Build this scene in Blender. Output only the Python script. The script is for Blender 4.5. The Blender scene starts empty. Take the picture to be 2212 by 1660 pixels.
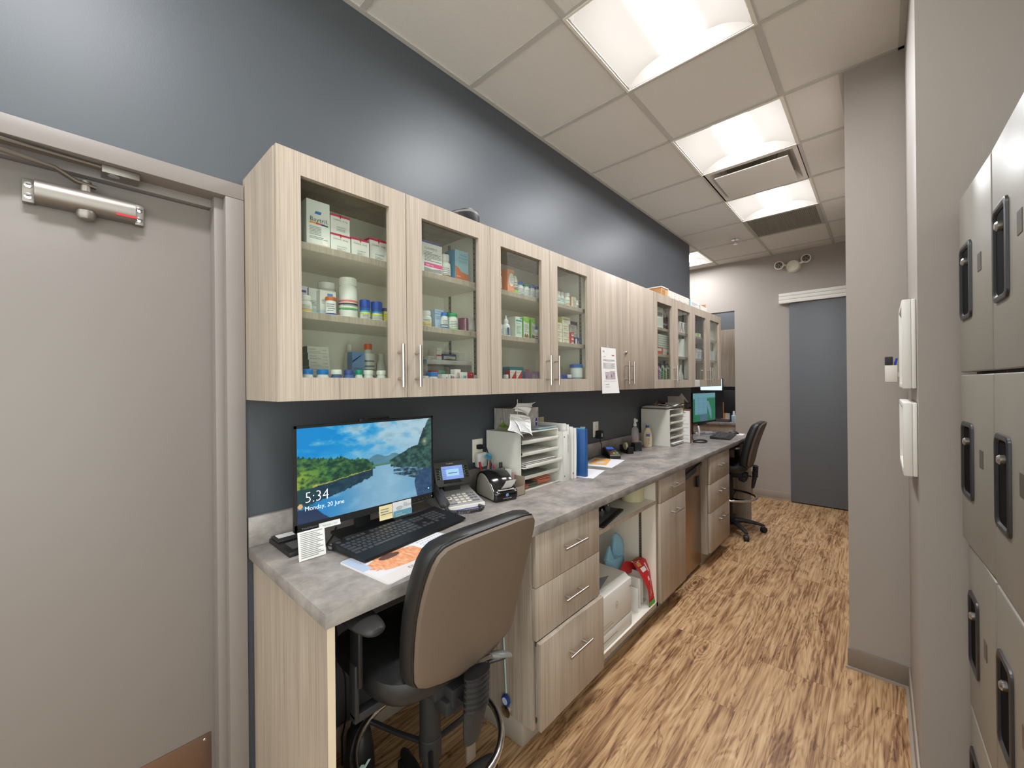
import bpy, bmesh, math, random
from mathutils import Matrix, Vector, noise
from math import sin, cos, pi, radians, atan2, sqrt, exp
SC = bpy.context.scene
COL = SC.collection
random.seed(7)

# ---------------------------------------------------------------- camera
CAMP = Vector((1.62, 0.0, 1.4645))
YAW, PIT, ROLL = .7388, .0005, -.0099
_f = Vector((-sin(YAW)*cos(PIT), cos(YAW)*cos(PIT), sin(PIT)))
_r0 = Vector((cos(YAW), sin(YAW), 0)); _u0 = _r0.cross(_f)
_r = _r0*cos(ROLL)+_u0*sin(ROLL); _u = _u0*cos(ROLL)-_r0*sin(ROLL)
cd = bpy.data.cameras.new('camera'); co = bpy.data.objects.new('camera', cd); COL.objects.link(co)
cd.sensor_width = 36; cd.lens = 875.8/2212*36; cd.clip_start = .02
mw = Matrix((( _r.x, _u.x, -_f.x, CAMP.x), (_r.y, _u.y, -_f.y, CAMP.y), (_r.z, _u.z, -_f.z, CAMP.z), (0, 0, 0, 1)))
co.matrix_world = mw
SC.camera = co
# ---------------------------------------------------------------- world, exposure
W = bpy.data.worlds.new('world'); SC.world = W; W.use_nodes = True
W.node_tree.nodes['Background'].inputs[0].default_value = (.97, .985, 1.0, 1)
W.node_tree.nodes['Background'].inputs[1].default_value = 3.0
SC.view_settings.view_transform = 'Standard'; SC.view_settings.look = 'None'
SC.view_settings.gamma = 1; SC.view_settings.use_curve_mapping = False
SC.view_settings.exposure = 0.38
LENS_E, SIDE_E = 59.0, 0.42
try:
    SC.cycles.use_denoising = True; SC.cycles.max_bounces = 10; SC.cycles.diffuse_bounces = 8
    SC.cycles.glossy_bounces = 4; SC.cycles.transmission_bounces = 5; SC.cycles.transparent_max_bounces = 8
    SC.cycles.sample_clamp_indirect = 4; SC.cycles.caustics_reflective = False; SC.cycles.caustics_refractive = False
except Exception: pass

# ---------------------------------------------------------------- materials
def s2l(c):
    return tuple(((x/255)/12.92 if x/255 <= .04045 else ((x/255+.055)/1.055)**2.4) for x in c)
_M = {}
def mat(name, rgb, rough=.5, metal=0., bump=0., bscale=200., emit=0., spec=.5, trans=0., coat=0., ior=1.45, alpha=1., var=0., vscale=5.):
    if name in _M: return _M[name]
    m = bpy.data.materials.new(name); m.use_nodes = True; nt = m.node_tree; b = nt.nodes['Principled BSDF']
    c = s2l(rgb)+(1,)
    b.inputs['Base Color'].default_value = c; b.inputs['Roughness'].default_value = rough
    b.inputs['Metallic'].default_value = metal; b.inputs['Specular IOR Level'].default_value = spec
    b.inputs['IOR'].default_value = ior
    b.inputs['Transmission Weight'].default_value = trans; b.inputs['Coat Weight'].default_value = coat
    b.inputs['Alpha'].default_value = alpha
    if emit: b.inputs['Emission Color'].default_value = c; b.inputs['Emission Strength'].default_value = emit
    if bump or var:
        tc = nt.nodes.new('ShaderNodeTexCoord')
    if bump:
        n = nt.nodes.new('ShaderNodeTexNoise'); n.inputs['Scale'].default_value = bscale; n.inputs['Detail'].default_value = 2
        nt.links.new(tc.outputs['Object'], n.inputs['Vector'])
        bp = nt.nodes.new('ShaderNodeBump'); bp.inputs['Strength'].default_value = bump; bp.inputs['Distance'].default_value = .002
        nt.links.new(n.outputs['Fac'], bp.inputs['Height']); nt.links.new(bp.outputs['Normal'], b.inputs['Normal'])
    if var:
        n2 = nt.nodes.new('ShaderNodeTexNoise'); n2.inputs['Scale'].default_value = vscale; n2.inputs['Detail'].default_value = 4
        nt.links.new(tc.outputs['Object'], n2.inputs['Vector'])
        mx = nt.nodes.new('ShaderNodeMixRGB'); mx.inputs[1].default_value = tuple(x*(1-var) for x in c[:3])+(1,)
        mx.inputs[2].default_value = tuple(min(1, x*(1+var)) for x in c[:3])+(1,)
        nt.links.new(n2.outputs['Fac'], mx.inputs[0]); nt.links.new(mx.outputs[0], b.inputs['Base Color'])
    _M[name] = m
    return m
def P(rgb, rough=.45):
    return mat('print_%d_%d_%d_%d' % (*[int(x) for x in rgb], int(rough*100)), rgb, rough)

def nodes(m):
    nt = m.node_tree
    def N(t, **k):
        n = nt.nodes.new(t)
        for a, v in k.items():
            if a in n.inputs: n.inputs[a].default_value = v
            else: setattr(n, a, v)
        return n
    return nt, N, nt.links.new
def ramp(N, stops):
    r = N('ShaderNodeValToRGB'); e = r.color_ramp.elements
    while len(e) < len(stops): e.new(.5)
    for i, (p, c) in enumerate(stops): e[i].position = p; e[i].color = s2l(c)+(1,)
    return r

def wood_laminate():
    m = mat('wood_laminate', (186, 167, 150), .42); nt, N, L = nodes(m); b = nt.nodes['Principled BSDF']
    tc = N('ShaderNodeTexCoord'); oi = N('ShaderNodeObjectInfo'); ad = N('ShaderNodeVectorMath', operation='ADD')
    mu = N('ShaderNodeMath', operation='MULTIPLY'); mu.inputs[1].default_value = 37.
    L(oi.outputs['Random'], mu.inputs[0]); L(tc.outputs['Object'], ad.inputs[0]); L(mu.outputs[0], ad.inputs[1])
    mp = N('ShaderNodeMapping'); mp.inputs['Scale'].default_value = (14, 14, .55); L(ad.outputs[0], mp.inputs['Vector'])
    n1 = N('ShaderNodeTexNoise', Scale=1.0, Detail=5.0, Roughness=.6, Distortion=.45); L(mp.outputs[0], n1.inputs['Vector'])
    mp2 = N('ShaderNodeMapping'); mp2.inputs['Scale'].default_value = (230, 230, 2.6); L(ad.outputs[0], mp2.inputs['Vector'])
    n2 = N('ShaderNodeTexNoise', Scale=1.0, Detail=3.0, Roughness=.6); L(mp2.outputs[0], n2.inputs['Vector'])
    s = N('ShaderNodeMath', operation='MULTIPLY'); s.inputs[1].default_value = 26; L(n1.outputs['Fac'], s.inputs[0])
    si = N('ShaderNodeMath', operation='SINE'); L(s.outputs[0], si.inputs[0])
    a1 = N('ShaderNodeMath', operation='MULTIPLY_ADD'); a1.inputs[1].default_value = .04; a1.inputs[2].default_value = .0; L(si.outputs[0], a1.inputs[0])
    a2 = N('ShaderNodeMath', operation='ADD'); L(a1.outputs[0], a2.inputs[0]); L(n2.outputs['Fac'], a2.inputs[1])
    a3 = N('ShaderNodeMath', operation='MULTIPLY_ADD'); a3.inputs[1].default_value = .5; L(n1.outputs['Fac'], a3.inputs[0]); L(a2.outputs[0], a3.inputs[2])
    r = ramp(N, [(.46, (141, 128, 115)), (.66, (164, 150, 135)), (.82, (175, 161, 146)), (1., (187, 173, 158))])
    L(a3.outputs[0], r.inputs[0]); L(r.outputs[0], b.inputs['Base Color'])
    return m
WOOD = wood_laminate()

def stone_laminate():
    m = mat('stone_laminate', (150, 143, 138), .33); nt, N, L = nodes(m); b = nt.nodes['Principled BSDF']
    tc = N('ShaderNodeTexCoord'); mp = N('ShaderNodeMapping'); mp.inputs['Scale'].default_value = (1., .72, 1.); L(tc.outputs['Object'], mp.inputs['Vector'])
    n1 = N('ShaderNodeTexNoise', Scale=7.5, Detail=6.0, Roughness=.62, Distortion=.35); L(mp.outputs[0], n1.inputs['Vector'])
    n2 = N('ShaderNodeTexNoise', Scale=34.0, Detail=4.0, Roughness=.7); L(mp.outputs[0], n2.inputs['Vector'])
    a = N('ShaderNodeMath', operation='MULTIPLY_ADD'); a.inputs[1].default_value = .42; L(n2.outputs['Fac'], a.inputs[0]); L(n1.outputs['Fac'], a.inputs[2])
    r = ramp(N, [(.48, (102, 97, 94)), (.62, (128, 122, 117)), (.74, (145, 138, 133)), (.9, (165, 157, 151))])
    L(a.outputs[0], r.inputs[0]); L(r.outputs[0], b.inputs['Base Color'])
    return m
STONE = stone_laminate()

def floor_planks():
    m = mat('vinyl_planks', (160, 125, 90), .42); nt, N, L = nodes(m); b = nt.nodes['Principled BSDF']
    tc = N('ShaderNodeTexCoord'); sp = N('ShaderNodeSeparateXYZ'); L(tc.outputs['Object'], sp.inputs[0])
    cb = N('ShaderNodeCombineXYZ'); L(sp.outputs[1], cb.inputs[0])
    ax = N('ShaderNodeMath', operation='ADD'); ax.inputs[1].default_value = -.0625; L(sp.outputs[0], ax.inputs[0]); L(ax.outputs[0], cb.inputs[1])
    br = N('ShaderNodeTexBrick', Scale=1.0); br.offset = .37; br.offset_frequency = 3; br.squash = 1
    br.inputs['Mortar Size'].default_value = .0006; br.inputs['Brick Width'].default_value = 1.22; br.inputs['Row Height'].default_value = .1525
    br.inputs['Color1'].default_value = (0, 0, 0, 1); br.inputs['Color2'].default_value = (1, 1, 1, 1); br.inputs['Mortar'].default_value = (.5, .5, .5, 1)
    L(cb.outputs[0], br.inputs['Vector'])
    off = N('ShaderNodeVectorMath', operation='SCALE'); off.inputs['Scale'].default_value = 23.
    L(br.outputs['Color'], off.inputs[0]); ad = N('ShaderNodeVectorMath', operation='ADD'); L(tc.outputs['Object'], ad.inputs[0]); L(off.outputs[0], ad.inputs[1])
    mp = N('ShaderNodeMapping'); mp.inputs['Scale'].default_value = (6.5, 1.0, 1); L(ad.outputs[0], mp.inputs['Vector'])
    n1 = N('ShaderNodeTexNoise', Scale=1.0, Detail=3.0, Roughness=.5, Distortion=1.1); L(mp.outputs[0], n1.inputs['Vector'])
    mpv = N('ShaderNodeMapping'); mpv.inputs['Scale'].default_value = (3.1, 1.25, 1); L(ad.outputs[0], mpv.inputs['Vector'])
    vo = N('ShaderNodeTexVoronoi', Scale=1.0); L(mpv.outputs[0], vo.inputs['Vector'])
    kn = N('ShaderNodeMapRange', interpolation_type='SMOOTHSTEP'); kn.inputs['From Min'].default_value = .24; kn.inputs['From Max'].default_value = .0; L(vo.outputs['Distance'], kn.inputs['Value'])
    core = N('ShaderNodeMapRange', interpolation_type='SMOOTHSTEP'); core.inputs['From Min'].default_value = .06; core.inputs['From Max'].default_value = .02; L(vo.outputs['Distance'], core.inputs['Value'])
    s = N('ShaderNodeMath', operation='MULTIPLY'); s.inputs[1].default_value = 62; L(n1.outputs['Fac'], s.inputs[0])
    s2 = N('ShaderNodeMath', operation='MULTIPLY_ADD'); s2.inputs[1].default_value = 26; L(kn.outputs[0], s2.inputs[0]); L(s.outputs[0], s2.inputs[2])
    si = N('ShaderNodeMath', operation='SINE'); L(s2.outputs[0], si.inputs[0])
    mp2 = N('ShaderNodeMapping'); mp2.inputs['Scale'].default_value = (95, 3.4, 1); L(ad.outputs[0], mp2.inputs['Vector'])
    n2 = N('ShaderNodeTexNoise', Scale=1.0, Detail=5.0, Roughness=.62, Distortion=.3); L(mp2.outputs[0], n2.inputs['Vector'])
    mp3 = N('ShaderNodeMapping'); mp3.inputs['Scale'].default_value = (12, 1.6, 1); L(ad.outputs[0], mp3.inputs['Vector'])
    n3 = N('ShaderNodeTexNoise', Scale=1.0, Detail=5.0, Roughness=.55, Distortion=1.2); L(mp3.outputs[0], n3.inputs['Vector'])
    mp4 = N('ShaderNodeMapping'); mp4.inputs['Scale'].default_value = (10, 1.1, 1); mp4.inputs['Location'].default_value = (3, 7, 0); L(ad.outputs[0], mp4.inputs['Vector'])
    n4 = N('ShaderNodeTexNoise', Scale=1.0, Detail=4.0, Roughness=.55, Distortion=1.4); L(mp4.outputs[0], n4.inputs['Vector'])
    d4 = N('ShaderNodeMath', operation='SUBTRACT'); d4.inputs[1].default_value = .5; L(n4.outputs['Fac'], d4.inputs[0])
    a4 = N('ShaderNodeMath', operation='ABSOLUTE'); L(d4.outputs[0], a4.inputs[0])
    cr = N('ShaderNodeMapRange', interpolation_type='SMOOTHSTEP'); cr.inputs['From Min'].default_value = .02; cr.inputs['From Max'].default_value = .0; cr.inputs['To Max'].default_value = -.20; L(a4.outputs[0], cr.inputs['Value'])
    gate = N('ShaderNodeMath', operation='MULTIPLY'); L(cr.outputs[0], gate.inputs[0]); L(n3.outputs['Fac'], gate.inputs[1])
    a1 = N('ShaderNodeMath', operation='MULTIPLY_ADD'); a1.inputs[1].default_value = .050; L(si.outputs[0], a1.inputs[0])
    w2 = N('ShaderNodeMath', operation='MULTIPLY'); w2.inputs[1].default_value = .62; L(n2.outputs['Fac'], w2.inputs[0]); L(w2.outputs[0], a1.inputs[2])
    a2 = N('ShaderNodeMath', operation='MULTIPLY_ADD'); a2.inputs[1].default_value = .42; L(n3.outputs['Fac'], a2.inputs[0]); L(a1.outputs[0], a2.inputs[2])
    a5 = N('ShaderNodeMath', operation='ADD'); L(a2.outputs[0], a5.inputs[0]); L(gate.outputs[0], a5.inputs[1])
    a6 = N('ShaderNodeMath', operation='MULTIPLY_ADD'); a6.inputs[1].default_value = -.22; L(core.outputs[0], a6.inputs[0]); L(a5.outputs[0], a6.inputs[2])
    a3 = N('ShaderNodeMath', operation='MULTIPLY_ADD'); a3.inputs[1].default_value = .05; L(br.outputs['Color'], a3.inputs[0]); L(a6.outputs[0], a3.inputs[2])
    r = ramp(N, [(.33, (92, 61, 40)), (.45, (140, 103, 70)), (.54, (174, 138, 99)), (.64, (192, 157, 117)), (.77, (208, 176, 137))])
    L(a3.outputs[0], r.inputs[0])
    mx = N('ShaderNodeMixRGB'); mx.inputs[2].default_value = s2l((70, 46, 30))+(1,); L(r.outputs[0], mx.inputs[1])
    mm = N('ShaderNodeMath', operation='MULTIPLY'); mm.inputs[1].default_value = .6; L(br.outputs['Fac'], mm.inputs[0]); L(mm.outputs[0], mx.inputs[0])
    L(mx.outputs[0], b.inputs['Base Color'])
    bp = N('ShaderNodeBump', Strength=.12, Distance=.002); L(n2.outputs['Fac'], bp.inputs['Height']); L(bp.outputs[0], b.inputs['Normal'])
    return m
FLOOR = floor_planks()
DARKW = mat('slate_wall_paint', (74, 78, 83), .44, bump=.10, bscale=260, spec=.6)
BEIGEW = mat('greige_wall_paint', (164, 156, 148), .6, bump=.12, bscale=240)
FRAMEP = mat('taupe_frame_paint', (130, 122, 117), .45, bump=.05, bscale=200)
CEILT = mat('ceiling_tile', (222, 218, 211), .9, bump=.6, bscale=420, var=.06, vscale=160)
TBAR = mat('ceiling_grid_metal', (190, 187, 180), .6)
BASEB = mat('vinyl_base', (158, 147, 135), .5)
BASET = mat('vinyl_base_taupe', (132, 120, 107), .5)
STEEL = mat('brushed_nickel', (196, 190, 182), .3, metal=1.)
CHROME = mat('chrome', (215, 215, 218), .12, metal=1.)
MELA = mat('white_melamine', (232, 226, 214), .45)
LEATH = mat('black_leather', (30, 30, 30), .38, bump=.25, bscale=500, spec=.55)
BPLAS = mat('black_plastic', (30, 30, 31), .42)
BPLASM = mat('black_plastic_matt', (38, 38, 39), .6)
GLOSSB = mat('gloss_black', (16, 17, 19), .12, coat=.5)
RUB = mat('rubber', (24, 24, 25), .7)
WPLAS = mat('white_plastic', (226, 224, 218), .4)
PAPER = mat('paper', (228, 226, 222), .7)
INK = mat('ink_grey', (120, 118, 120), .7)
INKD = mat('ink_dark', (50, 50, 54), .7)
LOCKM = mat('locker_laminate', (136, 131, 120), .38, bump=.04)
ALU = mat('satin_aluminium', (142, 135, 128), .42, metal=.8)
KICKM = mat('bronze_kick_plate', (150, 125, 108), .3, metal=.9, bump=.04)
def glass_mat():
    m = bpy.data.materials.new('cabinet_glass'); m.use_nodes = True; nt, N, L = nodes(m)
    for n in list(nt.nodes): nt.nodes.remove(n)
    o = N('ShaderNodeOutputMaterial'); t = N('ShaderNodeBsdfTransparent'); t.inputs[0].default_value = (.93, .955, .93, 1)
    g = N('ShaderNodeBsdfGlossy'); g.inputs['Roughness'].default_value = .02; g.inputs[0].default_value = (1, 1, 1, 1)
    f = N('ShaderNodeFresnel', IOR=1.45); mx = N('ShaderNodeMixShader')
    ge = N('ShaderNodeNewGeometry'); io = N('ShaderNodeMapRange'); io.inputs['To Min'].default_value = 1.45; io.inputs['To Max'].default_value = 1/1.45
    L(ge.outputs['Backfacing'], io.inputs['Value']); L(io.outputs[0], f.inputs['IOR'])
    L(f.outputs[0], mx.inputs[0]); L(t.outputs[0], mx.inputs[1]); L(g.outputs[0], mx.inputs[2]); L(mx.outputs[0], o.inputs[0])
    return m
GLASS = glass_mat()
def clear_mat(name, rgb, a, tint=None):
    m = bpy.data.materials.new(name); m.use_nodes = True; nt, N, L = nodes(m)
    for n in list(nt.nodes): nt.nodes.remove(n)
    o = N('ShaderNodeOutputMaterial'); t = N('ShaderNodeBsdfTransparent'); t.inputs[0].default_value = s2l(tint or rgb)+(1,)
    g = N('ShaderNodeBsdfPrincipled'); g.inputs['Base Color'].default_value = s2l(rgb)+(1,); g.inputs['Roughness'].default_value = .15
    mx = N('ShaderNodeMixShader'); mx.inputs[0].default_value = a
    L(t.outputs[0], mx.inputs[1]); L(g.outputs[0], mx.inputs[2]); L(mx.outputs[0], o.inputs[0])
    return m
CLEAR = clear_mat('clear_plastic', (240, 235, 235), .3)
BLUEFILM = clear_mat('blue_film', (176, 222, 242), .45, (205, 232, 244))
def pic_mat(name, emit):
    m = bpy.data.materials.new(name); m.use_nodes = True; nt, N, L = nodes(m); b = nt.nodes['Principled BSDF']
    a = N('ShaderNodeVertexColor'); a.layer_name = 'pic'
    if emit:
        b.inputs['Base Color'].default_value = (.01, .01, .01, 1); b.inputs['Roughness'].default_value = .25
        L(a.outputs[0], b.inputs['Emission Color']); b.inputs['Emission Strength'].default_value = emit
    else:
        L(a.outputs[0], b.inputs['Base Color']); b.inputs['Roughness'].default_value = .5
    return m
SCREENM = pic_mat('lit_screen', .95)
PRINTM = pic_mat('printed_picture', 0)
LENSM = mat('light_lens', (249, 251, 255), .5, emit=LENS_E)
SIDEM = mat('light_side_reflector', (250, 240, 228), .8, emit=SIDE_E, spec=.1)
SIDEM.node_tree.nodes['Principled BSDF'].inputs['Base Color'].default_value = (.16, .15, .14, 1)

# ---------------------------------------------------------------- mesh builder
_TXT = {}
def text_geo(s, off=-.004):
    if (s, off) in _TXT: return _TXT[(s, off)]
    cu = bpy.data.curves.new('t', 'FONT'); cu.body = s; cu.size = 1; cu.resolution_u = 2; cu.offset = off
    ob = bpy.data.objects.new('t', cu); me = ob.to_mesh()
    v = [tuple(x.co) for x in me.vertices]; f = [tuple(p.vertices) for p in me.polygons]
    ob.to_mesh_clear(); bpy.data.objects.remove(ob); bpy.data.curves.remove(cu)
    w = max([x[0] for x in v], default=1)
    _TXT[(s, off)] = (v, f, w); return _TXT[(s, off)]
def T(x=0, y=0, z=0): return Matrix.Translation((x, y, z))
def RX(a): return Matrix.Rotation(a, 4, 'X')
def RY(a): return Matrix.Rotation(a, 4, 'Y')
def RZ(a): return Matrix.Rotation(a, 4, 'Z')
FACEX = Matrix(((0, 0, 1, 0), (1, 0, 0, 0), (0, 1, 0, 0), (0, 0, 0, 1)))   # text x->+y, y->+z, normal +x
FACENY = Matrix(((1, 0, 0, 0), (0, 0, -1, 0), (0, 1, 0, 0), (0, 0, 0, 1)))  # text x->+x, y->+z, normal -y
FACENX = Matrix(((0, 0, -1, 0), (-1, 0, 0, 0), (0, 1, 0, 0), (0, 0, 0, 1)))  # x->-y
class MB:
    def __init__(s): s.v = []; s.f = []; s.m = []; s.mats = []; s.xf = Matrix.Identity(4); s.cols = None
    def mi(s, m):
        if m not in s.mats: s.mats.append(m)
        return s.mats.index(m)
    def add(s, vs, fs, m, xf=None):
        M = s.xf @ xf if xf is not None else s.xf
        o = len(s.v); s.v += [tuple(M @ Vector(p)) for p in vs]; k = s.mi(m)
        s.f += [tuple(o+i for i in f) for f in fs]; s.m += [k]*len(fs)
        return s
    def box(s, x0, x1, y0, y1, z0, z1, m, b=0., seg=2, xf=None):
        if b <= 0:
            vs = [(x, y, z) for z in (z0, z1) for y in (y0, y1) for x in (x0, x1)]
            fs = [(0, 2, 3, 1), (4, 5, 7, 6), (0, 1, 5, 4), (2, 6, 7, 3), (0, 4, 6, 2), (1, 3, 7, 5)]
            return s.add(vs, fs, m, xf)
        bm = bmesh.new(); bmesh.ops.create_cube(bm, size=1)
        for v in bm.verts: v.co = Vector(((x0+x1)/2+v.co.x*(x1-x0), (y0+y1)/2+v.co.y*(y1-y0), (z0+z1)/2+v.co.z*(z1-z0)))
        b = min(b, .49*min(x1-x0, y1-y0, z1-z0))
        bmesh.ops.bevel(bm, geom=list(bm.edges), offset=b, segments=seg, profile=.5, affect='EDGES')
        bm.verts.index_update()
        vs = [tuple(v.co) for v in bm.verts]; fs = [tuple(v.index for v in f.verts) for f in bm.faces]; bm.free()
        return s.add(vs, fs, m, xf)
    def lathe(s, prof, m, n=20, xf=None, cap=True):
        vs = []; fs = []
        for r, z in prof: vs += [(r*cos(2*pi*i/n), r*sin(2*pi*i/n), z) for i in range(n)]
        for k in range(len(prof)-1):
            for i in range(n):
                j = (i+1) % n; fs.append((k*n+i, k*n+j, (k+1)*n+j, (k+1)*n+i))
        if cap:
            fs.append(tuple(range(n-1, -1, -1))); fs.append(tuple((len(prof)-1)*n+i for i in range(n)))
        return s.add(vs, fs, m, xf)
    def cyl(s, r, z0, z1, m, n=16, xf=None): return s.lathe([(r, z0), (r, z1)], m, n, xf)
    def tube(s, pts, r, m, n=8, closed=False, xf=None, flat=1.):
        pts = [Vector(p) for p in pts]; N = len(pts); vs = []; fs = []; up = Vector((0, 0, 1)); prev = None
        rr = r if isinstance(r, (list, tuple)) else [r]*N
        for i, p in enumerate(pts):
            a = pts[(i-1) % N] if (closed or i > 0) else p; b = pts[(i+1) % N] if (closed or i < N-1) else p
            t = (b-a).normalized()
            if prev is None:
                u = up if abs(t.z) < .95 else Vector((1, 0, 0)); x = t.cross(u).normalized()
            else: x = (prev - t*prev.dot(t)).normalized()
            y = t.cross(x); prev = x
            vs += [tuple(p+(x*cos(2*pi*k/n)+y*sin(2*pi*k/n)*flat)*rr[i]) for k in range(n)]
        for i in range(N if closed else N-1):
            for k in range(n):
                a = i*n+k; b = i*n+(k+1) % n; c = ((i+1) % N)*n+(k+1) % n; d = ((i+1) % N)*n+k
                fs.append((a, b, c, d))
        if not closed: fs.append(tuple(range(n-1, -1, -1))); fs.append(tuple((N-1)*n+k for k in range(n)))
        return s.add(vs, fs, m, xf)
    def prism(s, pts, h0, h1, m, xf=None):   # pts in xy, extruded along z
        n = len(pts); vs = [(x, y, h0) for x, y in pts]+[(x, y, h1) for x, y in pts]
        fs = [tuple(range(n-1, -1, -1)), tuple(range(n, 2*n))]+[(i, (i+1) % n, n+(i+1) % n, n+i) for i in range(n)]
        return s.add(vs, fs, m, xf)
    def loft(s, rings, m, xf=None, cap=True):
        n = len(rings[0]); vs = [p for r in rings for p in r]; fs = []
        for k in range(len(rings)-1):
            for i in range(n):
                j = (i+1) % n; fs.append((k*n+i, k*n+j, (k+1)*n+j, (k+1)*n+i))
        if cap: fs.append(tuple(range(n-1, -1, -1))); fs.append(tuple((len(rings)-1)*n+i for i in range(n)))
        return s.add(vs, fs, m, xf)
    def sheet(s, fn, nu, nv, m, xf=None, th=0.0):
        vs = [fn(i/nu, j/nv) for j in range(nv+1) for i in range(nu+1)]
        fs = [(j*(nu+1)+i, j*(nu+1)+i+1, (j+1)*(nu+1)+i+1, (j+1)*(nu+1)+i) for j in range(nv) for i in range(nu)]
        return s.add(vs, fs, m, xf)
    def rect(s, u0, v0, u1, v1, m, xf, e=0.0003):
        return s.add([(u0, v0, e), (u1, v0, e), (u1, v1, e), (u0, v1, e)], [(0, 1, 2, 3)], m, xf)
    def disc(s, u, v, r, m, xf, e=.0004, n=24, ry=None):
        ry = ry or r
        return s.add([(u+r*cos(2*pi*i/n), v+ry*sin(2*pi*i/n), e) for i in range(n)], [tuple(range(n))], m, xf)
    def text(s, t, u, v, size, m, xf, e=.0005, w=None, align='l', off=-.004):
        vs, fs, tw = text_geo(t, off)
        k = size; kx = size if w is None else w/tw
        o = 0 if align == 'l' else (-tw*kx/2 if align == 'c' else -tw*kx)
        return s.add([(u+o+x*kx, v+y*k, e) for x, y, z in vs], fs, m, xf)
    def lines(s, u0, v0, u1, v1, n, m, xf, e=.0004, fill=.35):   # lines of small print too fine to read
        rnd = random.Random(int((u0+v1)*1e5) % 9973)
        dv = (v1-v0)/n
        for i in range(n):
            v = v1-(i+1)*dv; x = u0
            end = u0+(u1-u0)*(1 if rnd.random() < .7 else rnd.uniform(.4, .9))
            while x < end:
                w = min((u1-u0)*rnd.uniform(.05, .16), end-x); s.rect(x, v, x+w, v+dv*fill, m, xf, e); x += w+(u1-u0)*.02
        return s
    def build(s, name, parent=None, wloc=None, smooth=True, ang=38, label=None):
        me = bpy.data.meshes.new(name)
        vs = s.v
        if wloc is not None: L = Vector(wloc); vs = [tuple(Vector(p)-L) for p in vs]
        me.from_pydata(vs, [], s.f)
        for m in s.mats: me.materials.append(m)
        me.polygons.foreach_set('material_index', s.m)
        if smooth:
            me.polygons.foreach_set('use_smooth', [True]*len(s.f)); me.set_sharp_from_angle(angle=radians(ang))
        me.update()
        o = bpy.data.objects.new(name, me); COL.objects.link(o)
        if parent is not None:
            o.parent = parent
        elif wloc is not None: o.location = wloc
        if label: o['label'] = label
        return o
def tag(o, label, cat, group=None, kind=None):
    o['label'] = label; o['category'] = cat
    if group: o['group'] = group
    if kind: o['kind'] = kind
    return o
def thing(name, label, cat, loc=(0, 0, 0), rz=0, group=None):
    o = bpy.data.objects.new(name, None); COL.objects.link(o); o.location = loc; o.rotation_euler = (0, 0, rz)
    o.empty_display_size = .05
    return tag(o, label, cat, group)
def struct(mb, name, label=None):
    o = mb.build(name); o['kind'] = 'structure'
    if label: o['label'] = label
    return o
def wpart(mb, name, root, **k):   # part given in world coordinates, under an unrotated root
    return mb.build(name, root, wloc=root.location, **k)
def copy_tree(o, parent=None):
    c = o.copy(); COL.objects.link(c)
    if parent is not None: c.parent = parent
    for ch in list(o.children): copy_tree(ch, c)
    return c
def picture(name, w, h, nx, ny, fn, material, parent=None, xf=None):
    vs = [(w*i/nx, h*j/ny, 0) for j in range(ny+1) for i in range(nx+1)]
    if xf is not None: vs = [tuple(xf @ Vector(p)) for p in vs]
    fs = [(j*(nx+1)+i, j*(nx+1)+i+1, (j+1)*(nx+1)+i+1, (j+1)*(nx+1)+i) for j in range(ny) for i in range(nx)]
    me = bpy.data.meshes.new(name); me.from_pydata(vs, [], fs); me.materials.append(material)
    at = me.color_attributes.new('pic', 'FLOAT_COLOR', 'POINT')
    buf = []
    for j in range(ny+1):
        for i in range(nx+1): buf += list(s2l(fn(i/nx, j/ny)))+[1.]
    at.data.foreach_set('color', buf); me.update()
    o = bpy.data.objects.new(name, me); COL.objects.link(o); o.parent = parent
    return o
def lerp(a, b, t): return tuple(x+(y-x)*t for x, y in zip(a, b))
def cl(x, a=0., b=1.): return max(a, min(b, x))

# ================================================================ ROOM
ZC = 3.046
fl = MB(); fl.box(-2.2, 2.9, -3.2, 8.2, -.05, 0, FLOOR); struct(fl, 'floor')
# left (slate) wall with the door opening
DY0, DY1, DZ = -.56, .345, 2.085      # door leaf opening
w = MB()
w.box(-.14, 0, .41, 4.83, 0, ZC+.15, DARKW)
w.box(-.14, 0, -.62, .41, 2.15, ZC+.15, DARKW)
w.box(-.14, 0, -3.2, -.62, 0, ZC+.15, DARKW)
struct(w, 'wall_left')
# back wall with opening at left
YB = 5.954
w = MB()
w.box(.19, 2.9, YB, YB+.12, 0, ZC+.15, BEIGEW)
w.box(-2.2, .19, YB, YB+.12, 2.41, ZC+.15, BEIGEW)
w.box(-2.2, -1.35, YB, YB+.12, 0, 2.41, BEIGEW)
struct(w, 'wall_back')
w = MB(); w.box(1.49, 2.9, 2.69, 5.954, 0, ZC+.15, BEIGEW); struct(w, 'wall_right')
w = MB(); w.box(1.713, 2.9, 1.95, 2.69, 0, ZC+.15, BEIGEW); struct(w, 'wall_locker_alcove')
w = MB(); w.box(2.42, 2.52, .72, 1.95, 0, ZC+.15, BEIGEW); w.box(2.42, 2.52, -3.2, -2.9, 0, ZC+.15, BEIGEW); w.box(2.42, 2.52, -2.9, .72, 0, .35, BEIGEW); w.box(2.42, 2.52, -2.9, .72, 2.85, ZC+.15, BEIGEW)  # wide opening invented here to let world light in from the side
w.box(2.43, 2.51, -1.15, -1.05, .35, 2.85, BEIGEW); struct(w, 'wall_east')
w = MB(); w.box(2.46, 2.466, -2.9, .72, .35, 2.85, GLASS); struct(w, 'fill_window_2')  # unseen pane, added with its opening for sideways fill light
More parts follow.
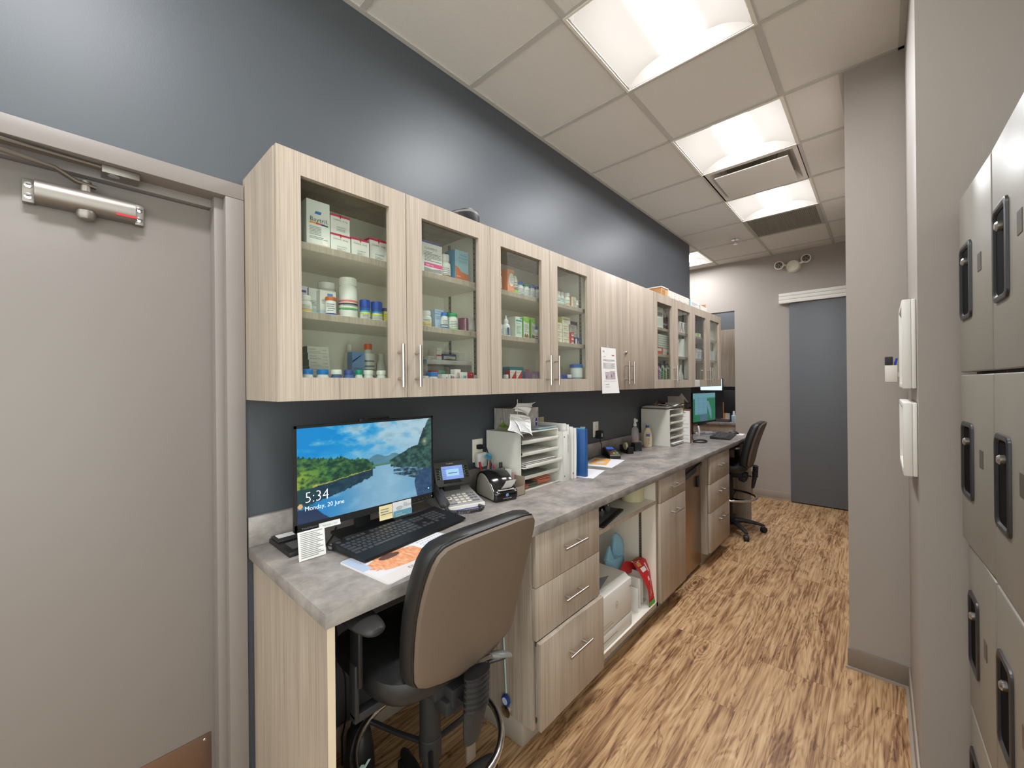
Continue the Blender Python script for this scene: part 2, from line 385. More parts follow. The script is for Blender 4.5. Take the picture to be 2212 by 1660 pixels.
w = MB(); w.box(-.14, .15, -3.3, -3.2, 0, ZC+.15, BEIGEW); w.box(2.3, 2.52, -3.3, -3.2, 0, ZC+.15, BEIGEW); w.box(.15, 2.3, -3.3, -3.2, 0, .6, BEIGEW); w.box(.15, 2.3, -3.3, -3.2, 2.75, ZC+.15, BEIGEW); struct(w, 'wall_behind')  # opening invented behind the camera so world light lifts the shadows
w = MB(); w.box(.15, 2.3, -3.255, -3.249, .6, 2.75, GLASS); struct(w, 'fill_window_1')  # added pane out of view, there only for fill from behind
w = MB(); w.box(-2.3, -2.2, 4.7, 8.2, 0, ZC+.15, BEIGEW); struct(w, 'wall_west')
w = MB(); w.box(-2.2, -.14, 4.7, 4.83, 0, ZC+.15, BEIGEW); struct(w, 'wall_side_room')
w = MB(); w.box(-2.3, 2.9, 7.05, 7.15, 0, ZC+.15, DARKW); struct(w, 'wall_reception')

# ceiling : tiles and grid
TX = [-2.2-.0, -1.82, -1.21, -.6, .01, .62, 1.215, 1.825, 2.42]
XL = [-2.2, -1.81, -1.205, -.595, .0, .62, 1.225, 1.835, 2.52]
Y0, TS = 1.455, .61
LIGHTS = [(5, -3), (5, 0), (5, 2), (5, 4), (3, 6), (5, -6), (3, 8)]
SPECIAL = set(LIGHTS) | {(5, 3), (5, 5)}
ce = MB(); gr = MB()
for k in range(-8, 9):
    y0 = Y0+k*TS; y1 = y0+TS
    for i in range(len(XL)-1):
        x0, x1 = XL[i], XL[i+1]
        if (i, k) in SPECIAL: continue
        if k == -8: y0 = -3.2
        yy1 = min(y1, 7.05)
        if yy1 <= y0: continue
        if x1 <= 0 and y1 < 4.75: continue
        ce.box(x0+.011, x1-.011, y0+.011, yy1-.011, ZC+.006, ZC+.02, CEILT)
ce.box(-2.3, 2.9, -3.2, 8.2, ZC+.14, ZC+.2, CEILT)
struct(ce, 'ceiling')
for x in XL[1:-1]:
    gr.box(x-.012, x+.012, -3.2 if x > 0 else 4.83, 7.05, ZC, ZC+.008, TBAR)
    gr.box(x-.002, x+.002, -3.2 if x > 0 else 4.83, 7.05, ZC+.008, ZC+.1, TBAR)
for k in range(-7, 9):
    y = Y0+k*TS
    gr.box(0 if y < 4.83 else -2.2, 2.52, y-.012, y+.012, ZC+.0003, ZC+.0079, TBAR)
    gr.box(0 if y < 4.83 else -2.2, 2.52, y-.002, y+.002, ZC+.008, ZC+.1, TBAR)
gr.box(0, .022, -3.2, 4.83, ZC-.0006, ZC+.0074, TBAR); gr.box(1.468, 1.49, 2.69, YB, ZC-.0006, ZC+.0074, TBAR)
gr.box(1.49, 1.713, 2.668, 2.69, ZC-.0006, ZC+.0074, TBAR); gr.box(1.691, 1.713, 1.95, 2.69, ZC-.0006, ZC+.0074, TBAR)
gr.box(-2.2, 1.49, YB-.022, YB, ZC-.0006, ZC+.0074, TBAR); gr.box(1.713, 2.42, 1.928, 1.95, ZC-.0006, ZC+.0074, TBAR)
struct(gr, 'trim_1')

# baseboards
def base(mb, x0, x1, y0, y1, m=BASEB, h=.1):
    mb.box(x0, x1, y0, y1, 0, h, m, b=.003)
b = MB(); base(b, .19, .80, YB-.008, YB); b.box(.19, .8, YB-.02, YB-.008, 0, .012, BASEB); struct(b, 'baseboard_back')
b = MB(); base(b, 1.482, 1.713, 2.682, 2.69, BASET); b.box(1.475, 1.713, 2.67, 2.682, 0, .01, BASEB)
base(b, 1.482, 1.49, 2.69, YB, BASET); struct(b, 'baseboard_right')
b = MB(); base(b, 1.705, 1.713, 1.942, 2.682, BASEB); b.box(1.695, 1.705, 1.942, 2.67, 0, .01, BASEB); base(b, 1.713, 2.42, 1.942, 1.95, BASET); struct(b, 'baseboard_alcove')
b = MB(); base(b, 0, .008, .45, 1.22, BASEB); base(b, 0, .008, 3.95, 4.83, BASEB); base(b, 0, .008, -3.2, -.62, BASEB); struct(b, 'baseboard_left')

# door 1 (left, steel door with closer)
fr = MB()
fr.box(-.14, .02, DY1+.012, .41, 0, DZ+.0135, FRAMEP, b=.002)
fr.box(-.14, .02, -.62, DY0-.012, 0, DZ+.0135, FRAMEP, b=.002)
fr.box(-.14, .02, -.62, .41, DZ+.014, 2.15, FRAMEP, b=.002)
fr.box(-.14, -.015, DY1-.012, DY1+.013, 0, DZ+.014, FRAMEP, b=.001)
fr.box(-.14, -.035, DY1-.002, DY1+.013, 0, DZ+.014, FRAMEP)
fr.box(-.14, -.055, DY0-.012, DY1+.013, DZ-.012, DZ+.014, FRAMEP)
struct(fr, 'trim_2')
d1 = bpy.data.objects.new('door_1', None); COL.objects.link(d1); d1.location = (-.075, DY1, 0); d1['kind'] = 'structure'; d1['label'] = 'painted taupe steel door'
lf = MB(); lf.box(-.12, -.075, DY0, DY1-.008, .008, DZ-.016, FRAMEP, b=.001); o = wpart(lf, 'door_leaf', d1)
kp = MB(); kp.box(-.0755, -.072, DY0+.02, DY1-.022, .04, .295, KICKM, b=.0008)
for y in (DY1-.04, -.1, DY0+.04):
    kp.lathe([(.005, 0), (.0035, .002)], STEEL, 10, xf=T(-.072, y, .278) @ RY(pi/2))
wpart(kp, 'kick_plate', d1, label='bronze coloured metal kick plate')
# door closer : fixed to the leaf
dc = thing('door_closer', 'silver hydraulic door closer with folding arm at the top of the taupe door', 'door closer', (-.075, .04, 2.0))
XD = -.075
bd = MB()
def closer_prof():
    pts = []
    for i in range(13):
        a = -pi/2+pi*i/12; pts.append((.028+.026*cos(a)*.9, .030*sin(a)))
    return [(0, -.03)]+[(x, z) for x, z in pts]+[(0, .03)]
pr = closer_prof()
rings = []
for y in (-.055, .142):
    rings.append([(XD+x, y, 1.995+z) for x, z in pr])
bd.loft(rings, ALU); wpart(bd, 'closer_body', dc)
for y0, y1 in ((-.077, -.055), (.142, .163)):
    ep = MB()
    ep.box(XD, XD+.022, y0, y1, 1.962, 2.024, ALU, b=.002)
    for z in (1.978, 2.008):
        ep.lathe([(.008, 0), (.008, .002), (.004, .003)], CHROME, 14, xf=T(XD+.022, (y0+y1)/2, z) @ RY(pi/2))
        ep.box(XD+.0251, XD+.0255, (y0+y1)/2-.004, (y0+y1)/2+.004, z-.001, z+.001, BPLAS)
    wpart(ep, 'mounting_plate', dc)
kb = MB(); kb.lathe([(.02, 0), (.021, -.012), (.016, -.022), (.004, -.027)], ALU, 20, xf=T(XD+.028, .04, 1.967)); wpart(kb, 'valve_cap', dc)
rd = MB(); rd.box(XD+.045, XD+.047, .10, .145, 1.972, 1.978, P((190, 30, 40))); wpart(rd, 'red_mark', dc)
ar = MB(); ar.lathe([(.012, 0), (.012, .03)], ALU, 14, xf=T(XD+.028, .04, 2.022))
ar.tube([(XD+.03, .06, 2.04), (XD+.034, .02, 2.045), (XD+.05, -.02, 2.062), (XD+.12, -.30, 2.07)], .011, ALU, 8, flat=.5)
wpart(ar, 'main_arm', dc)
ar = MB(); ar.tube([(XD+.125, -.30, 2.085), (XD+.08, -.1, 2.088), (-.02, .075, 2.094), (-.018, .10, 2.095)], .011, ALU, 8, flat=.5)
ar.tube([(XD+.123, -.30, 2.06), (XD+.123, -.30, 2.095)], .012, CHROME, 12)
wpart(ar, 'link_arm', dc)
ft = MB(); ft.box(-.052, .0, .07, .15, DZ-.02+.012, DZ+.013, ALU, b=.002)
ft.lathe([(.013, 0), (.013, .024), (.008, .028)], CHROME, 14, xf=T(-.016, .095, 2.076))
wpart(ft, 'soffit_shoe', dc)

# sliding door at the back
d2 = bpy.data.objects.new('door_2', None); COL.objects.link(d2); d2.location = (1.05, YB, 0); d2['kind'] = 'structure'; d2['label'] = 'dark grey sliding barn door'
lf = MB(); lf.box(.80, 1.485, YB-.055, YB-.018, .012, 2.42, mat('slate_door_paint', (101, 104, 107), .5, bump=.1), b=.002); wpart(lf, 'door_leaf', d2)
tr = MB()
for z0, z1 in ((2.415, 2.455), (2.457, 2.497), (2.499, 2.535)):
    tr.box(.70, 1.488, YB-.085, YB, z0, z1, mat('white_track_cover', (232, 228, 220), .4), b=.003)
wpart(tr, 'track_cover', d2, label='white ribbed track cover')

# ================================================================ CEILING FIXTURES
def troffer():
    r = thing('ceiling_light', 'x', 'ceiling light', (0, 0, ZC), 0, 'square recessed ceiling lights')
    a = .291; g = .5
    f = MB()
    for s in (-1, 1):
        f.box(s*.303-.007, s*.303+.007, -.303, .303, -.004, .012, MELA)
        f.box(-.296, .296, s*.298-.005, s*.298+.005, -.004, .012, MELA)
    f.build('frame', r)
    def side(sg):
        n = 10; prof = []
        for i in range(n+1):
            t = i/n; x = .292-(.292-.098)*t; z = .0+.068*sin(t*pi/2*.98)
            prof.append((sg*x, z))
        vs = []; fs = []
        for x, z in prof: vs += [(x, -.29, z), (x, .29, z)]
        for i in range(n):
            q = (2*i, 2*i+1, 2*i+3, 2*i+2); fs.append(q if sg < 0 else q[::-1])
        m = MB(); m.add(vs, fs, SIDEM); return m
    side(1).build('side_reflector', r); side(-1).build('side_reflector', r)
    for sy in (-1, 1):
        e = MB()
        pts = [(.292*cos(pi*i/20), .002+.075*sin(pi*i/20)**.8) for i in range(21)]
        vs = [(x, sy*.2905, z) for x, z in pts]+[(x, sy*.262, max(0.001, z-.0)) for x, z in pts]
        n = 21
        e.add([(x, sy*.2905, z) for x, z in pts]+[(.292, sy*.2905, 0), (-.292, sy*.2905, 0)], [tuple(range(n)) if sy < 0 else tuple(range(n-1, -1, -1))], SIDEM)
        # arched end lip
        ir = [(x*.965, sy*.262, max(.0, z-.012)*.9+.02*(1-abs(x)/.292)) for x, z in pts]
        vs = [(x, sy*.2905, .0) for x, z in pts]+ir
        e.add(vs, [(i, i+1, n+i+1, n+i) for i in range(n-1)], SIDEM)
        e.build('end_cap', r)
    l = MB(); n = 10; vs = []; fs = []
    for i in range(n+1):
        t = -1+2*i/n; x = .1*t; z = .066-.026*(1-t*t)
        vs += [(x, -.262, z), (x, .262, z)]
    for i in range(n): fs.append((2*i, 2*i+2, 2*i+3, 2*i+1)[::-1])
    l.add(vs, fs, LENSM); l.build('lens', r)
    h = MB(); h.box(-.296, .296, -.296, .296, .085, .13, MELA)
    for s in (-1, 1):
        h.box(s*.294-.002, s*.294+.002, -.294, .294, .0125, .085, MELA); h.box(-.294, .294, s*.294-.002, s*.294+.002, .0125, .085, MELA)
    h.build('housing', r)
    return r
lt = None
LL = {(5, 0): 'large bright square ceiling light nearest the slate wall door end, cut by the frame top',
      (5, 2): 'bright square ceiling light just before the white air diffuser',
      (5, 4): 'bright square ceiling light between the white diffuser and the slatted return grille',
      (3, 6): 'small far ceiling light partly hidden by the end of the slate wall',
      (3, 8): 'added unseen ceiling light brightening the reception desk beyond the opening', (5, -3): 'ceiling light over the entry beside the taupe door', (5, -6): 'added unseen ceiling light at the rear end of the room'}  # reception lamp added to brighten the dark cabinet; rear lamp is an unseen extra
for (i, k) in [(5, 0), (5, 2), (5, 4), (3, 6), (5, -3), (5, -6), (3, 8)]:
    o = troffer() if lt is None else copy_tree(lt)
    if lt is None: lt = o
    o.location = ((XL[i]+XL[i+1])/2 if i == 5 else -.30, Y0+(k+.5)*TS, ZC); o['label'] = LL[(i, k)]
    if i == 5: o.location.x = (.62+1.22)/2
# diffuser
GRM = mat('grille_grey', (170, 165, 152), .6)
cx = .92; cy = Y0+3.5*TS
df = thing('air_diffuser', 'white square ceiling air diffuser with floating centre plate between two lights', 'air vent', (cx, cy, ZC))
m = MB(); a = .298; c = .268
for i in range(4):
    m.xf = T(cx, cy, ZC) @ RZ(i*pi/2)
    # stepped skirt rising inwards
    vs = [(-a, -a, 0), (a, -a, 0), (c, -c, .0), (-c, -c, .0), (.22, -.22, .06), (-.22, -.22, .06)]
    m.add(vs, [(0, 1, 2, 3)[::-1], (3, 2, 4, 5)[::-1]], CEILT)
m.xf = Matrix.Identity(4); m.box(cx-.23, cx+.23, cy-.23, cy+.23, ZC+.062, ZC+.12, GRM); wpart(m, 'diffuser_frame', df)
m = MB(); m.box(cx-.236, cx+.236, cy-.236, cy+.236, ZC-.026, ZC-.018, CEILT, b=.002); wpart(m, 'centre_plate', df)
m = MB()
for sx in (-1, 1):
    for sy in (-1, 1): m.tube([(cx+sx*.15, cy+sy*.15, ZC-.019), (cx+sx*.17, cy+sy*.17, ZC+.08)], .004, ALU, 6)
wpart(m, 'plate_bracket', df)
# return grille
cy = Y0+5.5*TS
rg = thing('return_air_grille', 'dark square eggcrate return air grille beyond the last bright light', 'air vent', (cx, cy, ZC))
GRM = mat('grille_grey', (170, 165, 152), .6)
m = MB()
for s in (-1, 1):
    m.box(cx+s*.288-.014, cx+s*.288+.014, cy-.302, cy+.302, ZC-.003, ZC+.006, GRM); m.box(cx-.274, cx+.274, cy+s*.288-.014, cy+s*.288+.014, ZC-.003, ZC+.006, GRM)
wpart(m, 'grille_frame', rg)
m = MB()
for i in range(40): m.box(cx-.274+i*.01405-.001, cx-.274+i*.01405+.001, cy-.274, cy+.274, ZC-.001, ZC+.018, GRM)
for i in range(16): m.box(cx-.274, cx+.274, cy-.274+i*.0365-.001, cy-.274+i*.0365+.001, ZC+.001, ZC+.018, GRM)
m.box(cx-.29, cx+.29, cy-.29, cy+.29, ZC+.10, ZC+.11, GRM)
wpart(m, 'grille_core', rg)
# sprinkler
sp = thing('fire_sprinkler', 'small chrome sprinkler head hanging from the ceiling near the slate wall end', 'sprinkler', (.43, 5.02, ZC))
m = MB(); m.lathe([(.038, -.001), (.038, -.004), (.02, -.007)], CHROME, 20, xf=T(.43, 5.02, ZC+.004)); wpart(m, 'escutcheon', sp)
m = MB(); m.lathe([(.009, 0), (.009, -.03)], CHROME, 10, xf=T(.43, 5.02, ZC)); m.lathe([(.022, -.045), (.022, -.047)], CHROME, 14, xf=T(.43, 5.02, ZC))
for s in (-1, 1): m.tube([(.43+s*.009, 5.02, ZC-.026), (.43+s*.013, 5.02, ZC-.036), (.43+s*.003, 5.02, ZC-.046)], .002, CHROME, 6)
wpart(m, 'sprinkler_body', sp)
# emergency light on back wall
em = thing('emergency_light', 'white twin head emergency light high on the greige back wall', 'emergency light', (.84, YB, 2.86))
EW = mat('cream_plastic', (232, 226, 212), .45)
m = MB(); m.lathe([(.078, 0), (.078, .018), (.062, .042), (.03, .05)], EW, 28, xf=T(.84, YB, 2.865) @ RX(pi/2)); wpart(m, 'housing', em)
for s in (-1, 1):
    m = MB(); M = T(.84+s*.135, YB-.055, 2.90+s*.015) @ RX(pi/2)
    m.lathe([(.02, -.04), (.045, -.02), (.05, .01), (.05, .03), (.042, .032)], EW, 22, xf=M)
    m.tube([(.84+s*.07, YB-.025, 2.885), (.84+s*.115, YB-.04, 2.895)], .013, EW, 8)
    h = wpart(m, 'lamp_head', em)
    m = MB(); m.lathe([(.041, .033), (.02, .036)], mat('lamp_glass', (120, 116, 108), .2), 20, xf=M)
    for q in range(5): m.lathe([(.009, .0345), (.006, .0385)], BPLASM, 8, xf=M @ T(.022*cos(q*1.257), .022*sin(q*1.257), 0))
    m.build('lamp_lens', h, wloc=em.location)
# bar handle
def handle(mb, c, L, axis, off=.032, sp=.096, r=.006, m=STEEL):
    x, y, z = c
    if axis == 'z':
        mb.tube([(x+off, y, z-L/2), (x+off, y, z+L/2)], r, m, 12)
        for s in (-1, 1): mb.tube([(x, y, z+s*sp/2), (x+off, y, z+s*sp/2)], r*.8, m, 10)
    else:
        mb.tube([(x+off, y-L/2, z), (x+off, y+L/2, z)], r, m, 12)
        for s in (-1, 1): mb.tube([(x, y+s*sp/2, z), (x+off, y+s*sp/2, z)], r*.8, m, 10)

# ================================================================ UPPER CABINETS
CZ0, CZ1, CXD = 1.420, 2.176, .322
DYS = [.412, .850, 1.287, 1.731, 2.173, 2.618, 3.062, 3.500, 3.938, 4.389, 4.838]
def upper(name_lab, i0, glass):
    ya, yb = DYS[i0], DYS[i0+2]
    r = thing('wall_cabinet', name_lab, 'cabinet', (0, ya, CZ0), 0, 'wood laminate wall cabinets')
    m = MB(); t = .018; xb = CXD-.022
    m.box(.001, xb, ya, ya+t, CZ0, CZ1, WOOD); m.box(.001, xb, yb-t, yb, CZ0, CZ1, WOOD)
    m.box(.001, xb, ya+t, yb-t, CZ0, CZ0+t, WOOD); m.box(.001, xb, ya+t, yb-t, CZ1-t, CZ1, WOOD)
    wpart(m, 'carcass', r)
    m = MB(); m.box(.004, .01, ya+t, yb-t, CZ0+t, CZ1-t, MELA)
    m.box(.01, xb-.001, ya+t, ya+t+.0015, CZ0+t, CZ1-t, MELA); m.box(.01, xb-.001, yb-t-.0015, yb-t, CZ0+t, CZ1-t, MELA)
    m.box(.01, xb-.001, ya+t, yb-t, CZ0+t, CZ0+t+.001, MELA)
    wpart(m, 'lining', r)
    if glass:
        for z in (1.70, 1.918):
            m = MB(); m.box(.012, .283, ya+t+.002, yb-t-.002, z-.021, z, WOOD); m.box(.012, .2825, ya+t+.002, yb-t-.002, z, z+.0006, MELA); m.box(.012, .281, ya+t+.002, yb-t-.002, z-.0216, z-.021, MELA)
            wpart(m, 'shelf', r)
        m = MB()
        for yy, s in ((ya+t+.0015, 1), (yb-t-.0015, -1)):
            for x in (.06, .24):
                m.box(x-.008, x+.008, min(yy, yy+s*.003), max(yy, yy+s*.003), CZ0+.03, CZ1-.03, ALU)
                for q in range(27):
                    z = CZ0+.045+q*.025
                    m.box(x-.003, x+.003, min(yy+s*.003, yy+s*.0035), max(yy+s*.003, yy+s*.0035), z-.003, z+.003, BPLASM)
        wpart(m, 'shelf_standard', r, label='slotted metal shelf standards')
    for k in (0, 1):
        a, c = DYS[i0+k]+.0015, DYS[i0+k+1]-.0015
        m = MB(); x0, x1 = xb+.002, CXD
        if glass:
            s = .068
            m.box(x0, x1, a, a+s, CZ0, CZ1-.001, WOOD); m.box(x0, x1, c-s, c, CZ0, CZ1-.001, WOOD)
            m.box(x0, x1, a+s, c-s, CZ0, CZ0+.071, WOOD); m.box(x0, x1, a+s, c-s, CZ1-.071, CZ1-.001, WOOD)
        else: m.box(x0, x1, a, c, CZ0, CZ1-.001, WOOD, b=.0008)
        d = wpart(m, 'door', r)
        if glass:
            g = MB(); g.box(x0+.003, x0+.006, a+s-.003, c-s+.003, CZ0+.068, CZ1-.068, GLASS); g.build('glass_pane', d, wloc=r.location)
        hy = c-.035 if k == 0 else a+.035
        h = MB(); handle(h, (x1, hy, 1.536), .155, 'z'); h.build('handle', d, wloc=r.location)
        if not glass and k == 0:
            l = MB(); l.lathe([(.011, 0), (.011, .006), (.008, .009)], STEEL, 18, xf=T(x1, c-.028, 1.672) @ RY(pi/2)); l.box(x1+.009, x1+.0095, c-.029, c-.027, 1.667, 1.677, BPLASM); l.build('cabinet_lock', d, wloc=r.location)
    return r
upper('glass door wall cabinet beside the taupe door, with pink topped cartons inside', 0, True)
upper('glass door wall cabinet with an orange carton and green topped bottles inside', 2, True)
upper('solid door wall cabinet with a letter taped on it', 4, False)
upper('glass door wall cabinet under the row of small boxes, with binders inside', 6, True)
upper('end glass door wall cabinet with a small card hanging at its bottom edge', 8, True)

# ================================================================ COUNTER
wt = thing('worktop', 'long grey stone look laminate worktop with backsplash along the slate wall', 'worktop', (0, .415, .914))
m = MB(); m.box(.001, .628, .415, 4.85, .876, .914, STONE, b=.0015); wpart(m, 'worktop_slab', wt)
m = MB(); m.box(.0005, .02, .415, 4.828, .9141, 1.015, STONE, b=.001); wpart(m, 'backsplash', wt)
# support panels
m = MB(); m.box(.012, .60, .43, .449, 0, .8755, WOOD); m.box(.6, .6015, .43, .449, 0, .8755, mat('panel_edge', (214, 196, 172), .5))
o = m.build('support_panel', wloc=(.3, .43, 0)); tag(o, 'wood laminate end panel holding the worktop beside the taupe door frame', 'panel', 'worktop end panels')
m = MB(); m.box(.012, .60, 4.829, 4.847, 0, .8755, WOOD)
o = m.build('support_panel', wloc=(.3, 4.83, 0)); tag(o, 'wood laminate end panel behind the far office chair', 'panel', 'worktop end panels')

def drawer_unit(label, ya, yb, zs, open_i=None, hz=None, hl=.165, leftpanel=True):
    r = thing('base_cabinet', label, 'cabinet', (.3, ya, 0), 0, 'wood laminate base cabinets')
    m = MB(); m.box(.012, .598, ya, ya+.018, .1, .8755, WOOD); m.box(.012, .598, yb-.018, yb, .1, .8755, WOOD)
    m.box(.012, .598, ya+.018, yb-.018, .1, .118, WOOD); m.box(.012, .02, ya+.018, yb-.018, .118, .8755, MELA)
    wpart(m, 'carcass', r)
    m = MB(); m.box(.02, .545, ya, yb, 0, .0995, BASEB, b=.006); wpart(m, 'toe_kick', r)
    for i in range(len(zs)-1):
        ex = .02 if open_i == i else 0
        m = MB(); m.box(.6+ex, .62+ex, ya+.0015, yb-.0015, zs[i+1]+.0015, zs[i]-.0015, WOOD, b=.0008)
        if ex: m.box(.3, .6+ex, ya+.03, yb-.03, zs[i+1]+.02, zs[i]-.04, MELA)
        d = wpart(m, 'drawer' if (zs[i]-zs[i+1]) < .5 else 'door', r)
        h = MB(); handle(h, (.62+ex, (ya+yb)/2+.005, hz[i]), hl, 'y'); h.build('handle', d, wloc=r.location)
    return r
drawer_unit('three drawer base cabinet beside the near office chair, its lowest drawer slightly open', 1.222, 1.705, [.874, .665, .457, .115], open_i=2, hz=[.777, .562, .337])
drawer_unit('narrow base cabinet with one drawer over a door, left of the small fridge', 2.428, 2.858, [.874, .726, .115], hz=[.803, .64])
drawer_unit('three drawer base cabinet between the small fridge and the far office chair', 3.398, 3.942, [.874, .657, .430, .115], hz=[.78, .568, .34], hl=.2)

# open shelf unit
r = thing('open_base_cabinet', 'open base cabinet holding the white printer, with one shelf', 'cabinet', (.3, 1.707, 0))
m = MB(); ya, yb = 1.707, 2.425
m.box(.012, .598, ya, ya+.018, .1, .8755, MELA); m.box(.012, .598, yb-.018, yb, .1, .8755, MELA); m.box(.012, .02, ya, yb, .118, .8755, MELA)
m.box(.5985, .6, yb-.018, yb, .1, .8755, WOOD); m.box(.5985, .6, ya, ya+.018, .1, .8755, WOOD)
wpart(m, 'carcass', r)
m = MB(); m.box(.02, .598, ya+.018, yb-.018, .107, .127, MELA); m.box(.598, .6, ya, yb, .1, .1265, WOOD); wpart(m, 'bottom_panel', r)
m = MB(); m.box(.02, .598, ya+.02, yb-.02, .726, .746, MELA); m.box(.598, .6, ya+.02, yb-.02, .726, .746, WOOD); wpart(m, 'shelf', r)
m = MB(); m.box(.02, .545, ya, yb, 0, .0995, BASEB, b=.006); wpart(m, 'toe_kick', r)
m = MB()
for x in (.12, .50):
    m.box(x-.008, x+.008, yb-.021, yb-.018, .13, .72, ALU)
    for q in range(36): m.box(x-.003, x+.003, yb-.0215, yb-.0209, .142+q*.016-.003, .142+q*.016+.003, BPLASM)
wpart(m, 'shelf_standard', r, label='slotted metal shelf standards')

# small fridge
r = thing('small_fridge', 'small under counter fridge with a bronze steel door and black curved handle', 'fridge', (.3, 2.88, 0))
FR = mat('fridge_steel', (168, 142, 116), .32, metal=.8, bump=.03)
m = MB(); m.box(.05, .50, 2.885, 3.385, .02, .868, BPLASM, b=.004)
for y in (2.92, 3.35):
    m.cyl(.015, 0, .02, RUB, 12, xf=T(.45, y, 0)); m.cyl(.015, 0, .02, RUB, 12, xf=T(.1, y, 0))
wpart(m, 'cabinet_body', r)
m = MB(); m.box(.502, .552, 2.885, 3.385, .03, .79, FR, b=.006)
d = wpart(m, 'fridge_door', r)
m = MB(); pts = [(2.885, .868), (2.885, .76)]+[(2.885+.5*t/12, .76+.00+.06*(t/12)**2) for t in range(1, 13)]+[(3.385, .868)]
m.prism([(y, z) for y, z in pts], .500, .556, mat('fridge_dark', (84, 78, 74), .35, metal=.5), xf=FACEX); wpart(m, 'top_panel', r)
m = MB(); pts = [(2.95+.42*t/12, .755+.065*(t/12)**2) for t in range(13)]+[(2.95+.42*t/12, .79+.045*(t/12)) for t in range(12, -1, -1)]
m.prism(pts, .556, .570, GLOSSB, xf=FACEX); wpart(m, 'door_handle', r)
m = MB(); m.box(.557, .559, 2.965, 3.02, .838, .86, WPLAS); wpart(m, 'badge', r)
m = MB(); m.box(.552, .572, 3.27, 3.30, .655, .735, BPLAS, b=.003); m.box(.552, .564, 3.31, 3.345, .665, .735, ALU, b=.002); wpart(m, 'door_latch', r)

